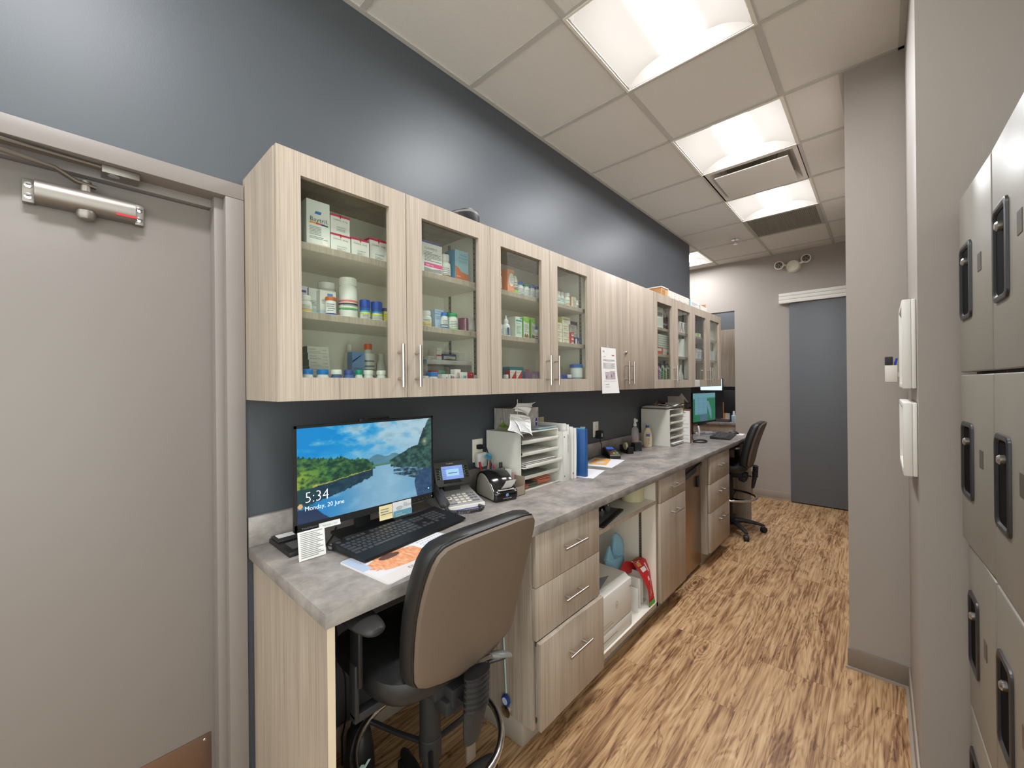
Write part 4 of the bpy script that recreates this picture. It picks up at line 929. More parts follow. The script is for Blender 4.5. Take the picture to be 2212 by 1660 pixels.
for lab, a, b, cc, bb in (('blue capped bottle left of the green capped short one', 1.572, 1.615, (62, 120, 190), (60, 90, 160)), ('short green capped bottle between two blue capped ones', 1.620, 1.665, (60, 140, 110), (90, 180, 160)), ('blue capped bottle right of the short green capped one', 1.669, 1.710, (56, 110, 185), (60, 90, 160)), ('dark blue capped bottle half hidden at the right edge, top shelf', 1.714, 1.750, (40, 80, 160), (180, 60, 60))):
    bottle(lab, .25, a, b, Z3, .076, WH, cc, (.05, .8, (222, 222, 220)), caph=.2, neck=.84, bands=((.08, .22, bb),), group=G)
bottle('white dropper bottle at the left edge of the third door, middle shelf', .25, 1.408, 1.452, Z2, .108, (222, 224, 222), (228, 228, 226), (.1, .6, (214, 220, 222)), caph=.35, style='drop', group=G, name='dropper_bottle')
bottle('white dropper bottle with a dark blue upright label', .255, 1.459, 1.502, Z2, .108, (224, 226, 224), (230, 230, 228), (.06, .68, (220, 222, 222)), caph=.35, style='drop', bands=(), group=G, name='dropper_bottle')
o_ = bpy.data.objects.get('dropper_bottle.001')
if o_ is not None:
    m = MB(); m.rect(-.008, .008, .006, .045, P((40, 70, 130)), T(.0212, -.005, 0) @ FACEX); m.text('MalOtic', -.004, .010, .0075, PAPER, T(.0216, .0, 0) @ FACEX @ RZ(pi/2)); m.build('side_label', o_)
carton('white carton with teal lettering and a pale green panel', .25, 1.535, 1.586, Z2, .108, (220, 222, 216), [('r', .12, .10, 1, .66, (200, 222, 206)), ('r', .05, .78, .95, .86, (60, 160, 150)), ('t', 'Revicam', .1, .68, .07, (50, 110, 110), .6), ('r', .70, .90, .98, .98, (70, 150, 150)), ('l', .14, .2, .8, .6, 7)], d=.06, side=(206, 206, 198), group=G)
for lab, a, b in (('green and white carton with a dog and cat picture, wider one', 1.598, 1.642), ('green and white carton with dark pets on it, narrower one', 1.662, 1.692)):
    carton(lab, .25, a, b, Z2, .116, (222, 224, 212), [('R', 0, .92, 1, 1, (150, 200, 80)), ('p', [(0, .92), (0, .80), (.8, .70), (1, .78), (1, .92)], (140, 190, 70)), ('p', [(.1, .06), (.1, .16), (.3, .26), (.5, .18), (.7, .24), (.9, .14), (.9, .06)], (140, 100, 76)), ('l', .14, .3, .9, .68, 9), ('r', .5, .01, .98, .05, (70, 110, 170)), ('t', 'Hylo', .45, .84, .06, (230, 240, 200), .4)], d=.03, side=(110, 170, 60), group=G)
bottle('blue capped bottle with a blue label band, right of the green cartons', .25, 1.696, 1.730, Z2, .072, WH, (40, 110, 180), (.05, .8, (222, 222, 220)), caph=.2, neck=.85, bands=((.08, .22, BLU), (.32, .4, (190, 50, 50))), group=G)
carton('yellow carton edge behind the blue capped bottle, middle shelf', .20, 1.715, 1.760, Z2, .088, (214, 206, 60), [], group=G)
carton('teal carton behind the two red sample boxes', .20, 1.541, 1.652, Z1, .116, (60, 150, 170), [('r', .05, .05, .5, .9, (90, 170, 190)), ('p', [(.7, .5), (.85, .62), (.8, .4)], (190, 90, 120))], d=.05, group=G)
for lab, a, b in (('red and white sample carton with a yellow dot, left one', 1.490, 1.533), ('red and white sample carton with a yellow dot, right one', 1.536, 1.580)):
    carton(lab, .25, a, b, Z1, .096, (200, 52, 58), [('p', [(0, 1), (1, 1), (.75, .85), (.2, .55), (.0, .5)], (226, 222, 216)), ('o', .72, .28, .26, (230, 180, 60)), ('t', 'Heartgd', .08, .86, .08, (120, 60, 60), .6)], d=.035, group=G)
carton('grey carton between the teal and the purple cartons', .20, 1.660, 1.700, Z1, .105, (196, 190, 178), [('r', 0, .92, 1, 1, (210, 110, 70)), ('l', .1, .2, .9, .8, 6)], d=.05, group=G)
carton('purple carton with a pale square picture on the cabinet floor', .235, 1.655, 1.745, Z1, .093, (144, 110, 146), [('r', .3, .35, .6, .85, (170, 160, 150)), ('p', [(.6, .6), (.75, .85), (.95, .55)], (180, 150, 176)), ('r', .3, .1, .5, .2, (210, 200, 205))], d=.06, group=G)
carton('blue carton at the left edge of the third cabinet door, on the floor', .24, 1.405, 1.440, Z1, .080, (40, 100, 170), [('r', 0, .8, 1, 1, (50, 130, 160))], group=G)
bottle('small white capped teal bottle at the left of the third door floor', .28, 1.428, 1.455, Z1, .072, (60, 150, 165), WH, caph=.25, neck=.9, group=G)
# ---- cabinet 2 right door
G = 'medicines behind the fourth glass door'
for i, (a, b) in enumerate(((1.868, 1.902), (1.905, 1.939), (1.942, 1.976))):
    bottle('slim white bottle with green print, %s of three in the row' % ['left one', 'middle one', 'right one'][i], .25, a, b, Z3, .082, WH, WH, (.05, .8, (214, 222, 216)), caph=.2, neck=.85, bands=((.1, .3, (180, 204, 196)),), group=G)
bottle('wider white bottle with an orange mark, left of the orange carton', .255, 1.986, 2.034, Z3, .084, (228, 227, 222), (228, 227, 222), (.1, .75, (220, 222, 216)), caph=.24, neck=.92, bands=((.2, .28, (210, 150, 90)), (.34, .5, (190, 210, 196))), group=G)
carton('orange edged white carton on the top shelf, fourth door', .25, 2.041, 2.092, Z3, .070, (222, 216, 204), [('l', .3, .2, .95, .8, 6)], d=.05, side=(214, 140, 60), group=G)
bottle('small white bottle at the right end of the top shelf, fourth door', .25, 2.100, 2.128, Z3, .056, WH, WH, (.05, .75, (216, 210, 200)), caph=.26, neck=.85, group=G)
def metacam(lab, a, b, z, w=(222, 214, 196)):
    carton(lab, .25, a, b, z, .0385, w, [('t', 'Atopica', .12, .52, .28, (60, 60, 70), .6), ('t', '100 mg', .76, .62, .14, (90, 90, 96), .2), ('l', .2, .15, .6, .4, 2), ('r', 0, .96, 1, 1, (214, 206, 110))], d=.07, side=(206, 196, 110) if z > Z2+.1 else (210, 204, 188), group='stacked white cartons behind the fourth door')
metacam('white carton at the bottom of the right hand stack, fourth door', 1.948, 2.016, Z2)
metacam('white carton second from the bottom of that stack, fourth door', 1.948, 2.014, Z2+.0392)
metacam('white carton third from the bottom of that stack, fourth door', 1.946, 2.010, Z2+.0784)
metacam('yellow sided white carton on top of the stacked cartons', 1.944, 2.026, Z2+.1176)
metacam('white carton at the bottom of the left hand stack, fourth door', 1.872, 1.944, Z2)
metacam('white carton in the middle of the left hand stack, fourth door', 1.872, 1.944, Z2+.0392)
metacam('white carton topping the left hand stack, fourth door', 1.873, 1.942, Z2+.0784)
for i in range(3):
    carton('small red and white carton, %s of the little stack' % ['bottom', 'middle', 'top'][i], .262, 2.019, 2.045, Z2+i*.0235, .023, (190, 56, 60), [('r', 0, .0, 1, .42, (222, 214, 208)), ('l', .1, .55, .9, .85, 1, (240, 220, 220))], d=.03, group=G)
carton('navy and white carton with a small picture, front of the middle shelf', .262, 2.060, 2.100, Z2, .042, (64, 74, 130), [('r', 0, .0, .45, .8, (220, 216, 212)), ('p', [(.6, 0), (.75, .7), (.9, .5), (1, 0)], (210, 140, 90))], d=.025, group=G)
carton('dark topped white carton standing behind the small red ones', .232, 2.052, 2.128, Z2, .142, (206, 200, 190), [('r', 0, .86, 1, 1, (62, 66, 90)), ('l', .08, .1, .9, .8, 12, (110, 108, 112)), ('r', .92, 0, 1, 1, (60, 64, 110))], d=.05, group=G)
carton('narrow white and pink carton, fourth door', .21, 2.138, 2.172, Z2, .150, (226, 220, 218), [('r', .8, 0, 1, 1, (214, 140, 150)), ('l', .15, .1, .7, .9, 12)], d=.05, group=G)
bottle('translucent white jar behind the tall cartons, fourth door', .13, 2.082, 2.144, Z2, .175, (204, 206, 200), (196, 196, 190), (.1, .7, (190, 198, 198)), caph=.13, neck=.6, group=G, name='supplement_jar')
carton('blue carton low at the right end of the middle shelf, fourth door', .24, 2.105, 2.150, Z2, .040, (60, 110, 160), [], d=.03, group=G)
bottle('large pale round jar on the floor of the fourth door', .15, 2.005, 2.110, Z1, .185, (190, 188, 176), (186, 184, 172), (.1, .45, (180, 184, 172)), caph=.16, neck=.6, group=G, name='supplement_jar')
bottle('wide white jar with a blue lid, fourth door floor', .285, 2.050, 2.128, Z1, .142, (222, 226, 224), (40, 100, 180), (.06, .62, (226, 228, 228)), caph=.14, neck=1.0, style='jar', bands=((.46, .50, (50, 80, 130)), (.36, .39, (90, 110, 150))), group=G, name='supplement_jar')
for i, (a, b, c) in enumerate(((1.872, 1.908, (50, 80, 170)), (1.912, 1.950, (46, 72, 160)), (1.955, 1.992, (222, 220, 214)))):
    bottle('short jar with a %s lid, %s on the fourth door floor' % (['blue', 'darker blue', 'white'][i], ['left', 'centre', 'right'][i]), .285, a, b, Z1, .078, (60, 84, 160), c, (.1, .7, (90, 110, 180)), caph=.25, neck=.98, style='jar', group=G, name='supplement_jar')
# ---- cabinets 4, 5 contents
G = 'supplies behind the far glass doors'
carton('wide white binder standing on the top shelf, seventh door', .27, 3.20, 3.375, Z3, .17, (206, 206, 198), [('r', .1, .55, .9, .75, (120, 124, 124)), ('r', 0, .02, .3, .4, (110, 50, 60))], d=.18, name='binder', cat='binder', group=G)
for i, (a, b, c) in enumerate(((3.380, 3.405, (60, 60, 70)), (3.409, 3.435, (120, 52, 60)), (3.439, 3.466, (52, 54, 62)))):
    carton('upright %s book spine on the top shelf of the seventh door' % ['dark grey', 'maroon', 'black'][i], .27, a, b, Z3, [.165, .15, .17][i], c, [('r', .1, .7, .9, .9, (200, 190, 190)), ('r', .1, .2, .9, .3, (180, 170, 170))], d=.16, name='book', cat='book', group=G)
for i in range(6):
    carton('flat white record case, %s in the shelf stack' % ['bottom', 'second', 'third', 'fourth', 'fifth', 'top'][i], .27, 3.27, 3.52, Z2+.055+i*.0185, .0175, (200, 200, 190), [('r', 0, .0, 1, .15, (150, 150, 142))], d=.16, name='record_case', cat='case', group=G)
for i, (a, b, c) in enumerate(((3.24, 3.36, (196, 84, 60)), (3.365, 3.51, (196, 190, 180)))):
    carton(['red and white carton under the record cases', 'white carton with a red picture under the record cases'][i], .27, a, b, Z2, .053, c, [('r', .1, .5, .8, .9, (220, 210, 200)), ('p', [(.5, .05), (.7, .6), (.95, .05)], (190, 90, 66))], d=.14, group=G)
rnd = random.Random(5); y = 3.17; cols = [(220, 130, 60), (60, 70, 76), (70, 76, 90), (190, 80, 150), (70, 170, 130), (60, 66, 80), (150, 180, 70), (64, 70, 84), (160, 190, 80), (66, 72, 82), (120, 180, 110), (62, 66, 78)]
nm = ['orange', 'charcoal', 'slate', 'magenta', 'sea green', 'graphite', 'olive green', 'dark blue', 'lime', 'smoke grey', 'light green', 'black']
for i, c in enumerate(cols):
    carton('%s file folder spine in the row on the seventh door floor' % nm[i], .275, y, y+.027, Z1, .15+.012*((i*7) % 4), c, [('l', .2, .3, .8, .7, 4, (200, 205, 200)), ('r', .15, .8, .85, .92, (210, 215, 210))], d=.2, name='file_folder', cat='folder', group='file folders on the cabinet floor'); y += .0295
for i, (a, b) in enumerate(((3.725, 3.800), (3.805, 3.885))):
    carton('white carton with an orange swoosh, %s of the pair' % ['left', 'right'][i], .28, a, b, Z3, .098, (226, 222, 216), [('p', [(.1, .1), (.3, .1), (.75, .9), (.6, .9)], (210, 120, 84)), ('r', .92, 0, 1, 1, (60, 130, 200)), ('p', [(.4, .9), (.55, .9), (.95, .2), (.95, .05)], (120, 110, 150))], d=.07, group=G)
m = MB(); m.lathe([(.058, 0), (.058, .165), (.02, .166), (.02, .05)], PAPER, 28, cap=False); m.lathe([(.058, 0), (.02, 0)], PAPER, 28, cap=False); o = m.build('paper_towel_roll'); o.location = (.218, 3.852, Z2); tag(o, 'white paper towel roll standing on the middle shelf, eighth door', 'paper roll', G)
m = MB(); m.lathe([(.05, 0), (.065, .12), (.068, .15), (.062, .152), (.045, .004)], P((214, 212, 200)), 24); o = m.build('white_tub'); o.location = (.205, 3.72, Z2); tag(o, 'pale tapered tub left of the paper towel roll', 'tub', G)
m = MB(); m.lathe([(.03, 0), (.042, .05), (.04, .09), (.012, .17), (.010, .20)], P((214, 216, 206)), 20); o = m.build('white_funnel'); o.location = (.225, 3.84, Z1); tag(o, 'white cone shaped funnel on the floor of the eighth door', 'funnel', G)
bottle('small dark green tub at the right of the eighth door floor', .285, 3.88, 3.915, Z1, .06, (60, 80, 66), (50, 70, 60), caph=.3, group=G)
for i, (a, b) in enumerate(((4.19, 4.275), (4.285, 4.37))):
    carton('white carton with blue lettering, %s on the ninth door middle shelf' % ['left', 'right'][i], .28, a, b, Z2, .100, (222, 222, 222), [('t', 'gauze', .1, .6, .2, (70, 90, 150), .8), ('l', .1, .1, .9, .5, 4, (100, 120, 170)), ('r', .0, .9, 1, 1, (190, 120, 100))], d=.07, group=G)
carton('lime and white packet on the top shelf, ninth door', .28, 4.19, 4.30, Z3, .034, (222, 224, 216), [('r', 0, .1, .5, .9, (160, 200, 60))], d=.06, group=G)
carton('dark grey binder lying on the top shelf, ninth door', .22, 4.02, 4.30, Z3+.0, .012, (70, 72, 78), [], d=.18, group=G) if 0 else None
carton('pale upright sheet folder at the left of the tenth door top shelf', .27, 4.64, 4.74, Z3, .19, (210, 212, 206), [('l', .2, .2, .8, .8, 8)], d=.02, name='file_folder', cat='folder', group=G)
carton('white carton with an orange stripe, tenth door', .28, 4.72, 4.81, Z2, .100, (218, 218, 214), [('p', [(.5, .1), (.7, .1), (.95, .6), (.85, .7)], (190, 120, 90))], d=.06, group=G)
carton('blue edged white carton beside the striped one, tenth door', .28, 4.65, 4.715, Z2, .098, (216, 222, 226), [('r', 0, 0, .2, 1, (60, 110, 170))], d=.06, group=G)
m = MB(); m.lathe([(.04, 0), (.048, .03), (.04, .058), (.01, .06)], P((190, 110, 150)), 22); o = m.build('pink_tape_roll'); o.location = (.245, 4.73, Z1); tag(o, 'pink tape roll on the floor of the tenth door', 'tape roll', G)
m = MB(); m.lathe([(.05, 0), (.06, .02), (.05, .09), (.02, .105)], BPLASM, 22); o = m.build('dark_dome_tub'); o.location = (.14, 4.74, Z2); tag(o, 'dark domed tub on the middle shelf, tenth door', 'tub', G)

# ---- on top of the wall cabinets
r = thing('smart_speaker', 'black sloped desktop speaker on top of the second cabinet door', 'speaker', (.22, 1.21, CZ1))
def spk(z, k): return [(.235+.052*k*cos(t), 1.215+.076*k*sin(t), CZ1+z*(1 if sin(t) > -.2 else 1-.35*(-sin(t)-.2))) for t in [2*pi*q/32 for q in range(32)]]
m = MB(); m.loft([spk(0, .96), spk(.004, 1.0), spk(.054, 1.0)], BPLAS); m.loft([spk(.0645, 1.0), spk(.069, .97), spk(.0705, .9), spk(.0705, .4)], BPLAS); wpart(m, 'speaker_body', r)
m = MB(); m.loft([spk(.0541, 1.004), spk(.0644, 1.004)], mat('smoke_band', (120, 118, 116), .4)); wpart(m, 'top_band', r)
o = carton('open brown cardboard box with a white rim at the start of the box row', .285, 3.30, 3.44, CZ1, .080, (196, 152, 104), [('r', .1, .2, .6, .8, (160, 120, 78))], d=.25, name='cardboard_box', side=(186, 140, 90))
m = MB(); m.box(-.255, .005, -.075, .075, .078, .086, P((226, 222, 214))); m.build('lid', o)
y = 3.45
for i in range(12):
    carton('small white and blue carton in the row on the cabinets, number %d from the brown box' % (i+1) if 0 else 'small white and blue carton in the row on top of the far cabinets', .285, y, y+.040, CZ1, .078, (226, 218, 206), [('R', 0, 0, 1, .2 if i % 3 else .34, (140, 196, 216)), ('t', ['12', '2', '24', '8'][i % 4], .25, .5, .2, (150, 130, 120), .5), ('l', .15, .3, .85, .45, 2, (150, 140, 136)), ('l', .15, .75, .85, .9, 2, (170, 150, 140))], d=.2, group='row of small cartons on top of the far cabinets'); y += .0425
carton('pale blue carton lying beyond the row of small cartons', .285, 4.00, 4.24, CZ1, .080, (222, 220, 214), [('R', 0, 0, 1, .12, (140, 196, 216)), ('l', .1, .3, .9, .8, 5, (150, 150, 160))], d=.2, side=(150, 196, 214))
r = thing('open_carton', 'white open carton with raised flaps at the far end of the cabinet tops', 'box', (.2, 4.40, CZ1))
m = MB(); m.box(.10, .28, 4.31, 4.50, CZ1, CZ1+.06, P((222, 216, 208))); wpart(m, 'carton_body', r)
m = MB(); m.add([(.28, 4.31, CZ1+.06), (.28, 4.50, CZ1+.06), (.22, 4.47, CZ1+.10), (.22, 4.34, CZ1+.10)], [(0, 1, 2, 3)], P((222, 216, 208))); m.box(.12, .27, 4.495, 4.5, CZ1+.06, CZ1+.10, P((190, 140, 96))); wpart(m, 'carton_flap', r)
# ---- paper taped to solid door, card at the ninth door
r = thing('taped_letter', 'white printed letter taped to the solid wall cabinet door, curling at its foot', 'paper', (.33, 2.34, 1.42))
def lf_(u, v):
    y = 2.255+.19*u-.004*v; z = 1.40+.292*v; x = .3235+.012*(1-v)**2*(.3+u)+.004*abs(u-.5)
    return (x, y+.014*(1-v)**2*u, z)
m = MB(); m.sheet(lf_, 8, 12, PAPER)
def onsheet(u0, v0, u1, v1, M):
    q = [lf_(u0, v0), lf_(u1, v0), lf_(u1, v1), lf_(u0, v1)]; m.add([(x+.0008, y, z) for x, y, z in q], [(0, 1, 2, 3)], M)
INKL = P((176, 172, 174), .7)
for v in (.86, .855): pass
onsheet(.72, .83, .88, .855, P((190, 90, 100))); onsheet(.12, .90, .22, .93, INKL); onsheet(.14, .80, .3, .81, INKL)
for i in range(2): onsheet(.12, .735-i*.02, .9, .745-i*.02, INKL)
for i in range(7): onsheet(.12, .66-i*.018, .9-.1*(i % 3 == 2), .668-i*.018, INKL)
onsheet(.24, .31, .52, .47, P((186, 168, 172))); onsheet(.54, .31, .86, .49, P((176, 164, 172)))
onsheet(.28, .33, .34, .42, P((120, 108, 120))); onsheet(.60, .35, .66, .42, P((120, 108, 120))); onsheet(.76, .34, .82, .45, P((130, 118, 128)))
onsheet(.14, .27, .9, .275, INKL); onsheet(.2, .19, .45, .2, INKL); onsheet(.2, .14, .5, .147, INKL)
wpart(m, 'sheet', r)
m = MB(); m.box(.3222, .3228, 2.335, 2.352, 1.67, 1.715, CLEAR); wpart(m, 'tape_strip', r)
m = MB(); m.box(.323, .3238, 3.985, 4.115, 1.425, 1.488, P((224, 220, 212))); m.lines(.01, .008, .12, .055, 5, INKL, T(.3238, 3.985, 1.425) @ FACEX)
o = m.build('hanging_card', wloc=(.323, 4.05, 1.42)); tag(o, 'small cream card with print on the lower edge of the ninth cabinet door', 'card')

# ================================================================ DESK: near workstation
def nz(x, y, o=3, s=0.):
    v = 0; a = 1; t = 0
    for i in range(o):
        v += a*noise.noise(Vector((x+s, y, 3.1*s+i*7))); t += a; a *= .55; x *= 2.1; y *= 2.1
    return v/t
def lake(u, v):
    n = nz(u*7, v*9, 4); n2 = nz(u*30, v*30, 3, 5.)
    # outlines
    ltop = .70-.11*u/.42+.05*nz(u*55, 1, 3, 2.)+.03*max(0, nz(u*16, 5, 2))-.9*max(0, u-.44) if u < .52 else 0
    lbank = .34+.11*(u/.5)+.01*nz(u*20, 4, 2)
    mtn = .53+.085*exp(-((u-.53)/.075)**2)+.075*exp(-((u-.67)/.055)**2)
    rtop = .52+.14*cl((u-.63)/.2)+(.02*nz(u*50, 9, 3)) if u > .63 else 0
    if u > .87: rtop = .64+.36*cl((u-.87)/.11)**.7+.05*nz(u*60, v*12, 2)
    rbank = .44-.10*cl((u-.66)/.3)
    if v > max(.49, 0):
        sky = lerp((0, 122, 186), (110, 160, 190), cl((u-.15)*1.3+(.75-v)*.9))
        c = cl((n+.15)*2.2+(u-.38)*2.4)*cl(.25+(v-.45)*2.) 
        sky = lerp(sky, (168, 188, 196), c*.8)
        sky = lerp(sky, (120, 150, 160), cl(nz(u*12, v*14, 3, 8.)*1.6)*c)
        sky = lerp(sky, (160, 184, 200), cl(1-abs(v-.74+.25*u)/.06)*.75*cl(1.6-u*6)*cl(.7+n*2))
        col = sky
        if v < mtn and .40 < u < .76: col = lerp((66, 108, 130), (84, 128, 140), cl(n+.5))
    else: col = (60, 100, 100)
    if u > .63 and v < rtop and v > rbank: col = lerp((24, 50, 52), (58, 92, 84), cl(.5+n2*1.6+(u-.85)*.6*(v > .6)))
    if u < .52 and lbank < v < ltop:
        g = cl(.45+n2*1.5); col = lerp((18, 52, 44), (72, 118, 58), g*cl(1.25-u*1.2))
        if v < .58: col = lerp(col, (128, 150, 50), cl(.6+n2*2)*cl(1-u/.17)*cl((.60-v)*12))
        if v < lbank+.020*cl(.6+n*2+(.3-u)*2) and u > .09: col = lerp((110, 120, 60), (176, 164, 80), cl(.5+n2*1.5))
    if .5 <= u <= .66 and .465 < v < .50: col = (70, 112, 90)
    wl = lbank if u < .52 else (.475 if u < .64 else rbank)
    if v <= wl:
        base = lerp((128, 166, 186), (84, 134, 168), cl(abs(u-.62)*2+.2))
        base = lerp(base, (0, 110, 180), cl((.42-u)*2.4)*cl((.42-v)*4))
        base = lerp(base, (150, 184, 196), cl(n*1.3)*.6)
        edge = .23+.10*(u-.2)/.3+.035*nz(u*40, 2, 3)+.0*v
        if u < .5 and v > edge+.05*cl((u-.3)*4): base = lerp((16, 40, 60), (30, 66, 76), cl(.5+n2))
        if v < .15-.02*nz(u*30, 3)-(max(0, u-.10)*1.6): base = (22, 44, 76)
        if u > .66 and v > .27+.55*(.80-u)*1 and nz(u*9, v*40, 2) > -.12-(u-.66): base = lerp((28, 50, 60), (80, 120, 140), cl(.3+n2*2))
        if u > .84+.09*abs(v-.18)*1.5 and v < .24+(u-.84)*1.2: base = lerp((30, 56, 84), (48, 78, 110), cl(.5+n2))
        col = base
    if v < .36: col = lerp(col, (30, 60, 60), cl((v-.1)*6)*.8*cl((.13-u+.02*n2)*20))
    d = sqrt((u-.935)**2+((v-.70)*.6)**2); col = lerp(col, (240, 220, 160), cl(.02/(d+.018)-.35))
    if (u-.017)**2+((v-.185)*.56)**2 < .00022: col = (200, 160, 110)
    return col
r = thing('monitor', 'large black monitor showing a blue lake landscape and the time 5:34', 'monitor', (.19, .765, .9142))
def mon(r, xf, w, h, th=.045, bez=(.008, .008, .024)):
    m = MB(); m.xf = xf     # local: x->right, y->up, z->viewer, origin at bottom left
    m.box(0, w, 0, h, -.018, 0, BPLAS, b=.002); m.box(w*.14, w*.86, h*.16, h*.86, -th, -.017, BPLASM, b=.01)
    m.box(0, w, 0, bez[2], 0, .0015, BPLAS); m.box(0, bez[0], 0, h, 0, .0015, BPLAS); m.box(w-bez[0], w, 0, h, 0, .0015, BPLAS); m.box(0, w, h-bez[1], h, 0, .0015, BPLAS)
    return m.build('casing', r)
W1, H1 = .546, .345
LX = T(.222-.19, .490-.765, .99-.9142) @ RZ(0) @ FACEX @ RX(-.0)
mon(r, LX, W1, H1)
sc = picture('screen', W1-.017, H1-.033, 300, 176, lake, SCREENM, r, LX @ T(.0085, .0245, .0008))
SCT = mat('screen_text', (235, 240, 245), .5, emit=1.0)
m = MB(); M = LX @ T(.0085, .0245, .0012)
m.text('5:34', .022, .066, .052, SCT, M, w=.078, off=-.022); m.text('Monday, 20 June', .022, .040, .021, SCT, M, w=.132, off=-.018)
m.disc(.512, .022, .003, mat('screen_dot', (130, 200, 230), .5, emit=.8), M)
m.build('screen_text', r)
m = MB(); m.xf = LX
m.text('ThinkVision', .02, .006, .009, P((150, 150, 150)), T(0, 0, .0016), w=.05)
for i in range(5): m.rect(.43+i*.02, .009, .434+i*.02, .0105, P((140, 140, 140)), T(0, 0, .0016))
m.rect(.535, .009, .538, .011, mat('led_green', (120, 220, 60), .5, emit=1.5), T(0, 0, .0018)); m.build('button_row', r)
m = MB(); m.box(-.02, .03, -.05, .05, .0, .012, BPLAS); m.xf = Matrix.Identity(4)
st = MB(); st.box(-.09, .02, -.11, .12, 0, .012, BPLASM, b=.005); st.build('stand_base', r)
st = MB(); st.box(-.07, -.045, -.03, .03, .01, .24, BPLASM, b=.006); st.box(-.06, .0, -.05, .05, .18, .27, BPLASM, b=.006); st.build('stand_neck', r)
m = MB(); m.xf = LX; m.box(.245, .345, H1, H1+.012, -.012, -.002, BPLAS, b=.002); m.box(.222, .246, H1-.002, H1+.010, -.014, .004, BPLAS, b=.002)
m.box(.25, .34, H1+.004, H1+.008, -.001, .0, GLOSSB); o = m.build('light_bar', None)
o.matrix_world = T(.19, .765, .9142); tag(o, 'slim black bar clipped on the top edge of the near monitor', 'webcam')
# notes on the bezel
def note(label, u, v, w, h, col, name='sticky_note', art=None, off=.0025, rz=0.):
    m = MB(); m.xf = T(.19, .765, .9142) @ LX @ T(u, v, 0) @ RZ(rz)
    m.add([(0, 0, off+.004), (w, 0, off+.005), (w, h*.5, off+.001), (w, h, off), (0, h, off), (0, h*.5, off+.001)], [(0, 1, 2, 5), (5, 2, 3, 4)], P(col, .7))
    m.box(0, w, h*.5, h, off-.0006, off, P(col, .7))
    if art: art(m, w, h, T(0, 0, off+.0052))
    o = m.build(name, wloc=tuple((m.xf @ Vector((w/2, h/2, off)))), smooth=False); return tag(o, label, 'note')
note('narrow white label strip stuck on the lower bezel of the near monitor', .075, -.004, .072, .017, (222, 222, 218), 'label_strip', lambda m, w, h, X: m.text('800-838-0-3001', .01, .005, .008, INK, X, w=.052))
note('yellow sticky note with handwriting on the lower bezel of the near monitor', .295, -.034, .055, .053, (236, 222, 170), art=lambda m, w, h, X: m.lines(.004, .02, w-.004, .048, 3, INK, X))
def card(m, w, h, X):
    m.rect(0, 0, w, h*.42, P((110, 164, 184)), X, .0004); m.disc(.026, .034, .014, P((150, 165, 170)), X, .0006, ry=.006); m.disc(.026, .034, .012, P((200, 205, 205)), X, .0008, ry=.004)
    m.lines(.045, .036, w-.004, .052, 4, INK, X); m.lines(.01, .004, w*.8, .018, 2, P((190, 215, 222)), X, .0008)
note('white and teal business card on the lower bezel beside the yellow note', .352, -.036, .083, .057, (224, 224, 226), 'business_card', card)
m = MB()
def ns(u, v): return (.262+.012*(1-v), .484+.083*u, .9155+.088*v)
m.sheet(ns, 4, 6, PAPER)
for i in range(14):
    a, b = .08, .92-.10*((i*5) % 3); z = .93-i*.064
    q = [ns(a, z-.010), ns(b, z-.010), ns(b, z+.010), ns(a, z+.010)]; m.add([(x+.0008, y, zz) for x, y, zz in q], [(0, 1, 2, 3)], INK)
o = m.build('printed_note', wloc=(.262, .525, .9142)); tag(o, 'white printed list hanging at the lower corner of the near monitor', 'note')
# signature pad
r = thing('signature_pad', 'black signature pad lying at the worktop corner behind the printed list', 'pad', (.1, .55, .9142))
m = MB(); m.box(.0225, .215, .475, .585, .9142, .930, BPLAS, b=.004, xf=Matrix.Identity(4)); m.box(.028, .10, .48, .575, .930, .938, BPLASM, b=.003); wpart(m, 'pad_body', r)
m = MB(); m.box(.115, .19, .495, .570, .9302, .9308, mat('pad_screen', (70, 72, 76), .2)); wpart(m, 'pad_screen', r)
m = MB(); m.box(.04, .075, .49, .545, .9382, .940, PAPER); wpart(m, 'white_label', r)
# mouse cable loops
m = MB(); m.tube([(.20, .60, .917), (.26, .615, .917), (.275, .60, .917), (.25, .585, .917), (.20, .60, .917), (.12, .66, .917), (.05, .7, .917)], .002, RUB, 6); o = m.build('cable', wloc=(.2, .6, .9142)); tag(o, 'thin black cable curling beside the signature pad', 'cable')
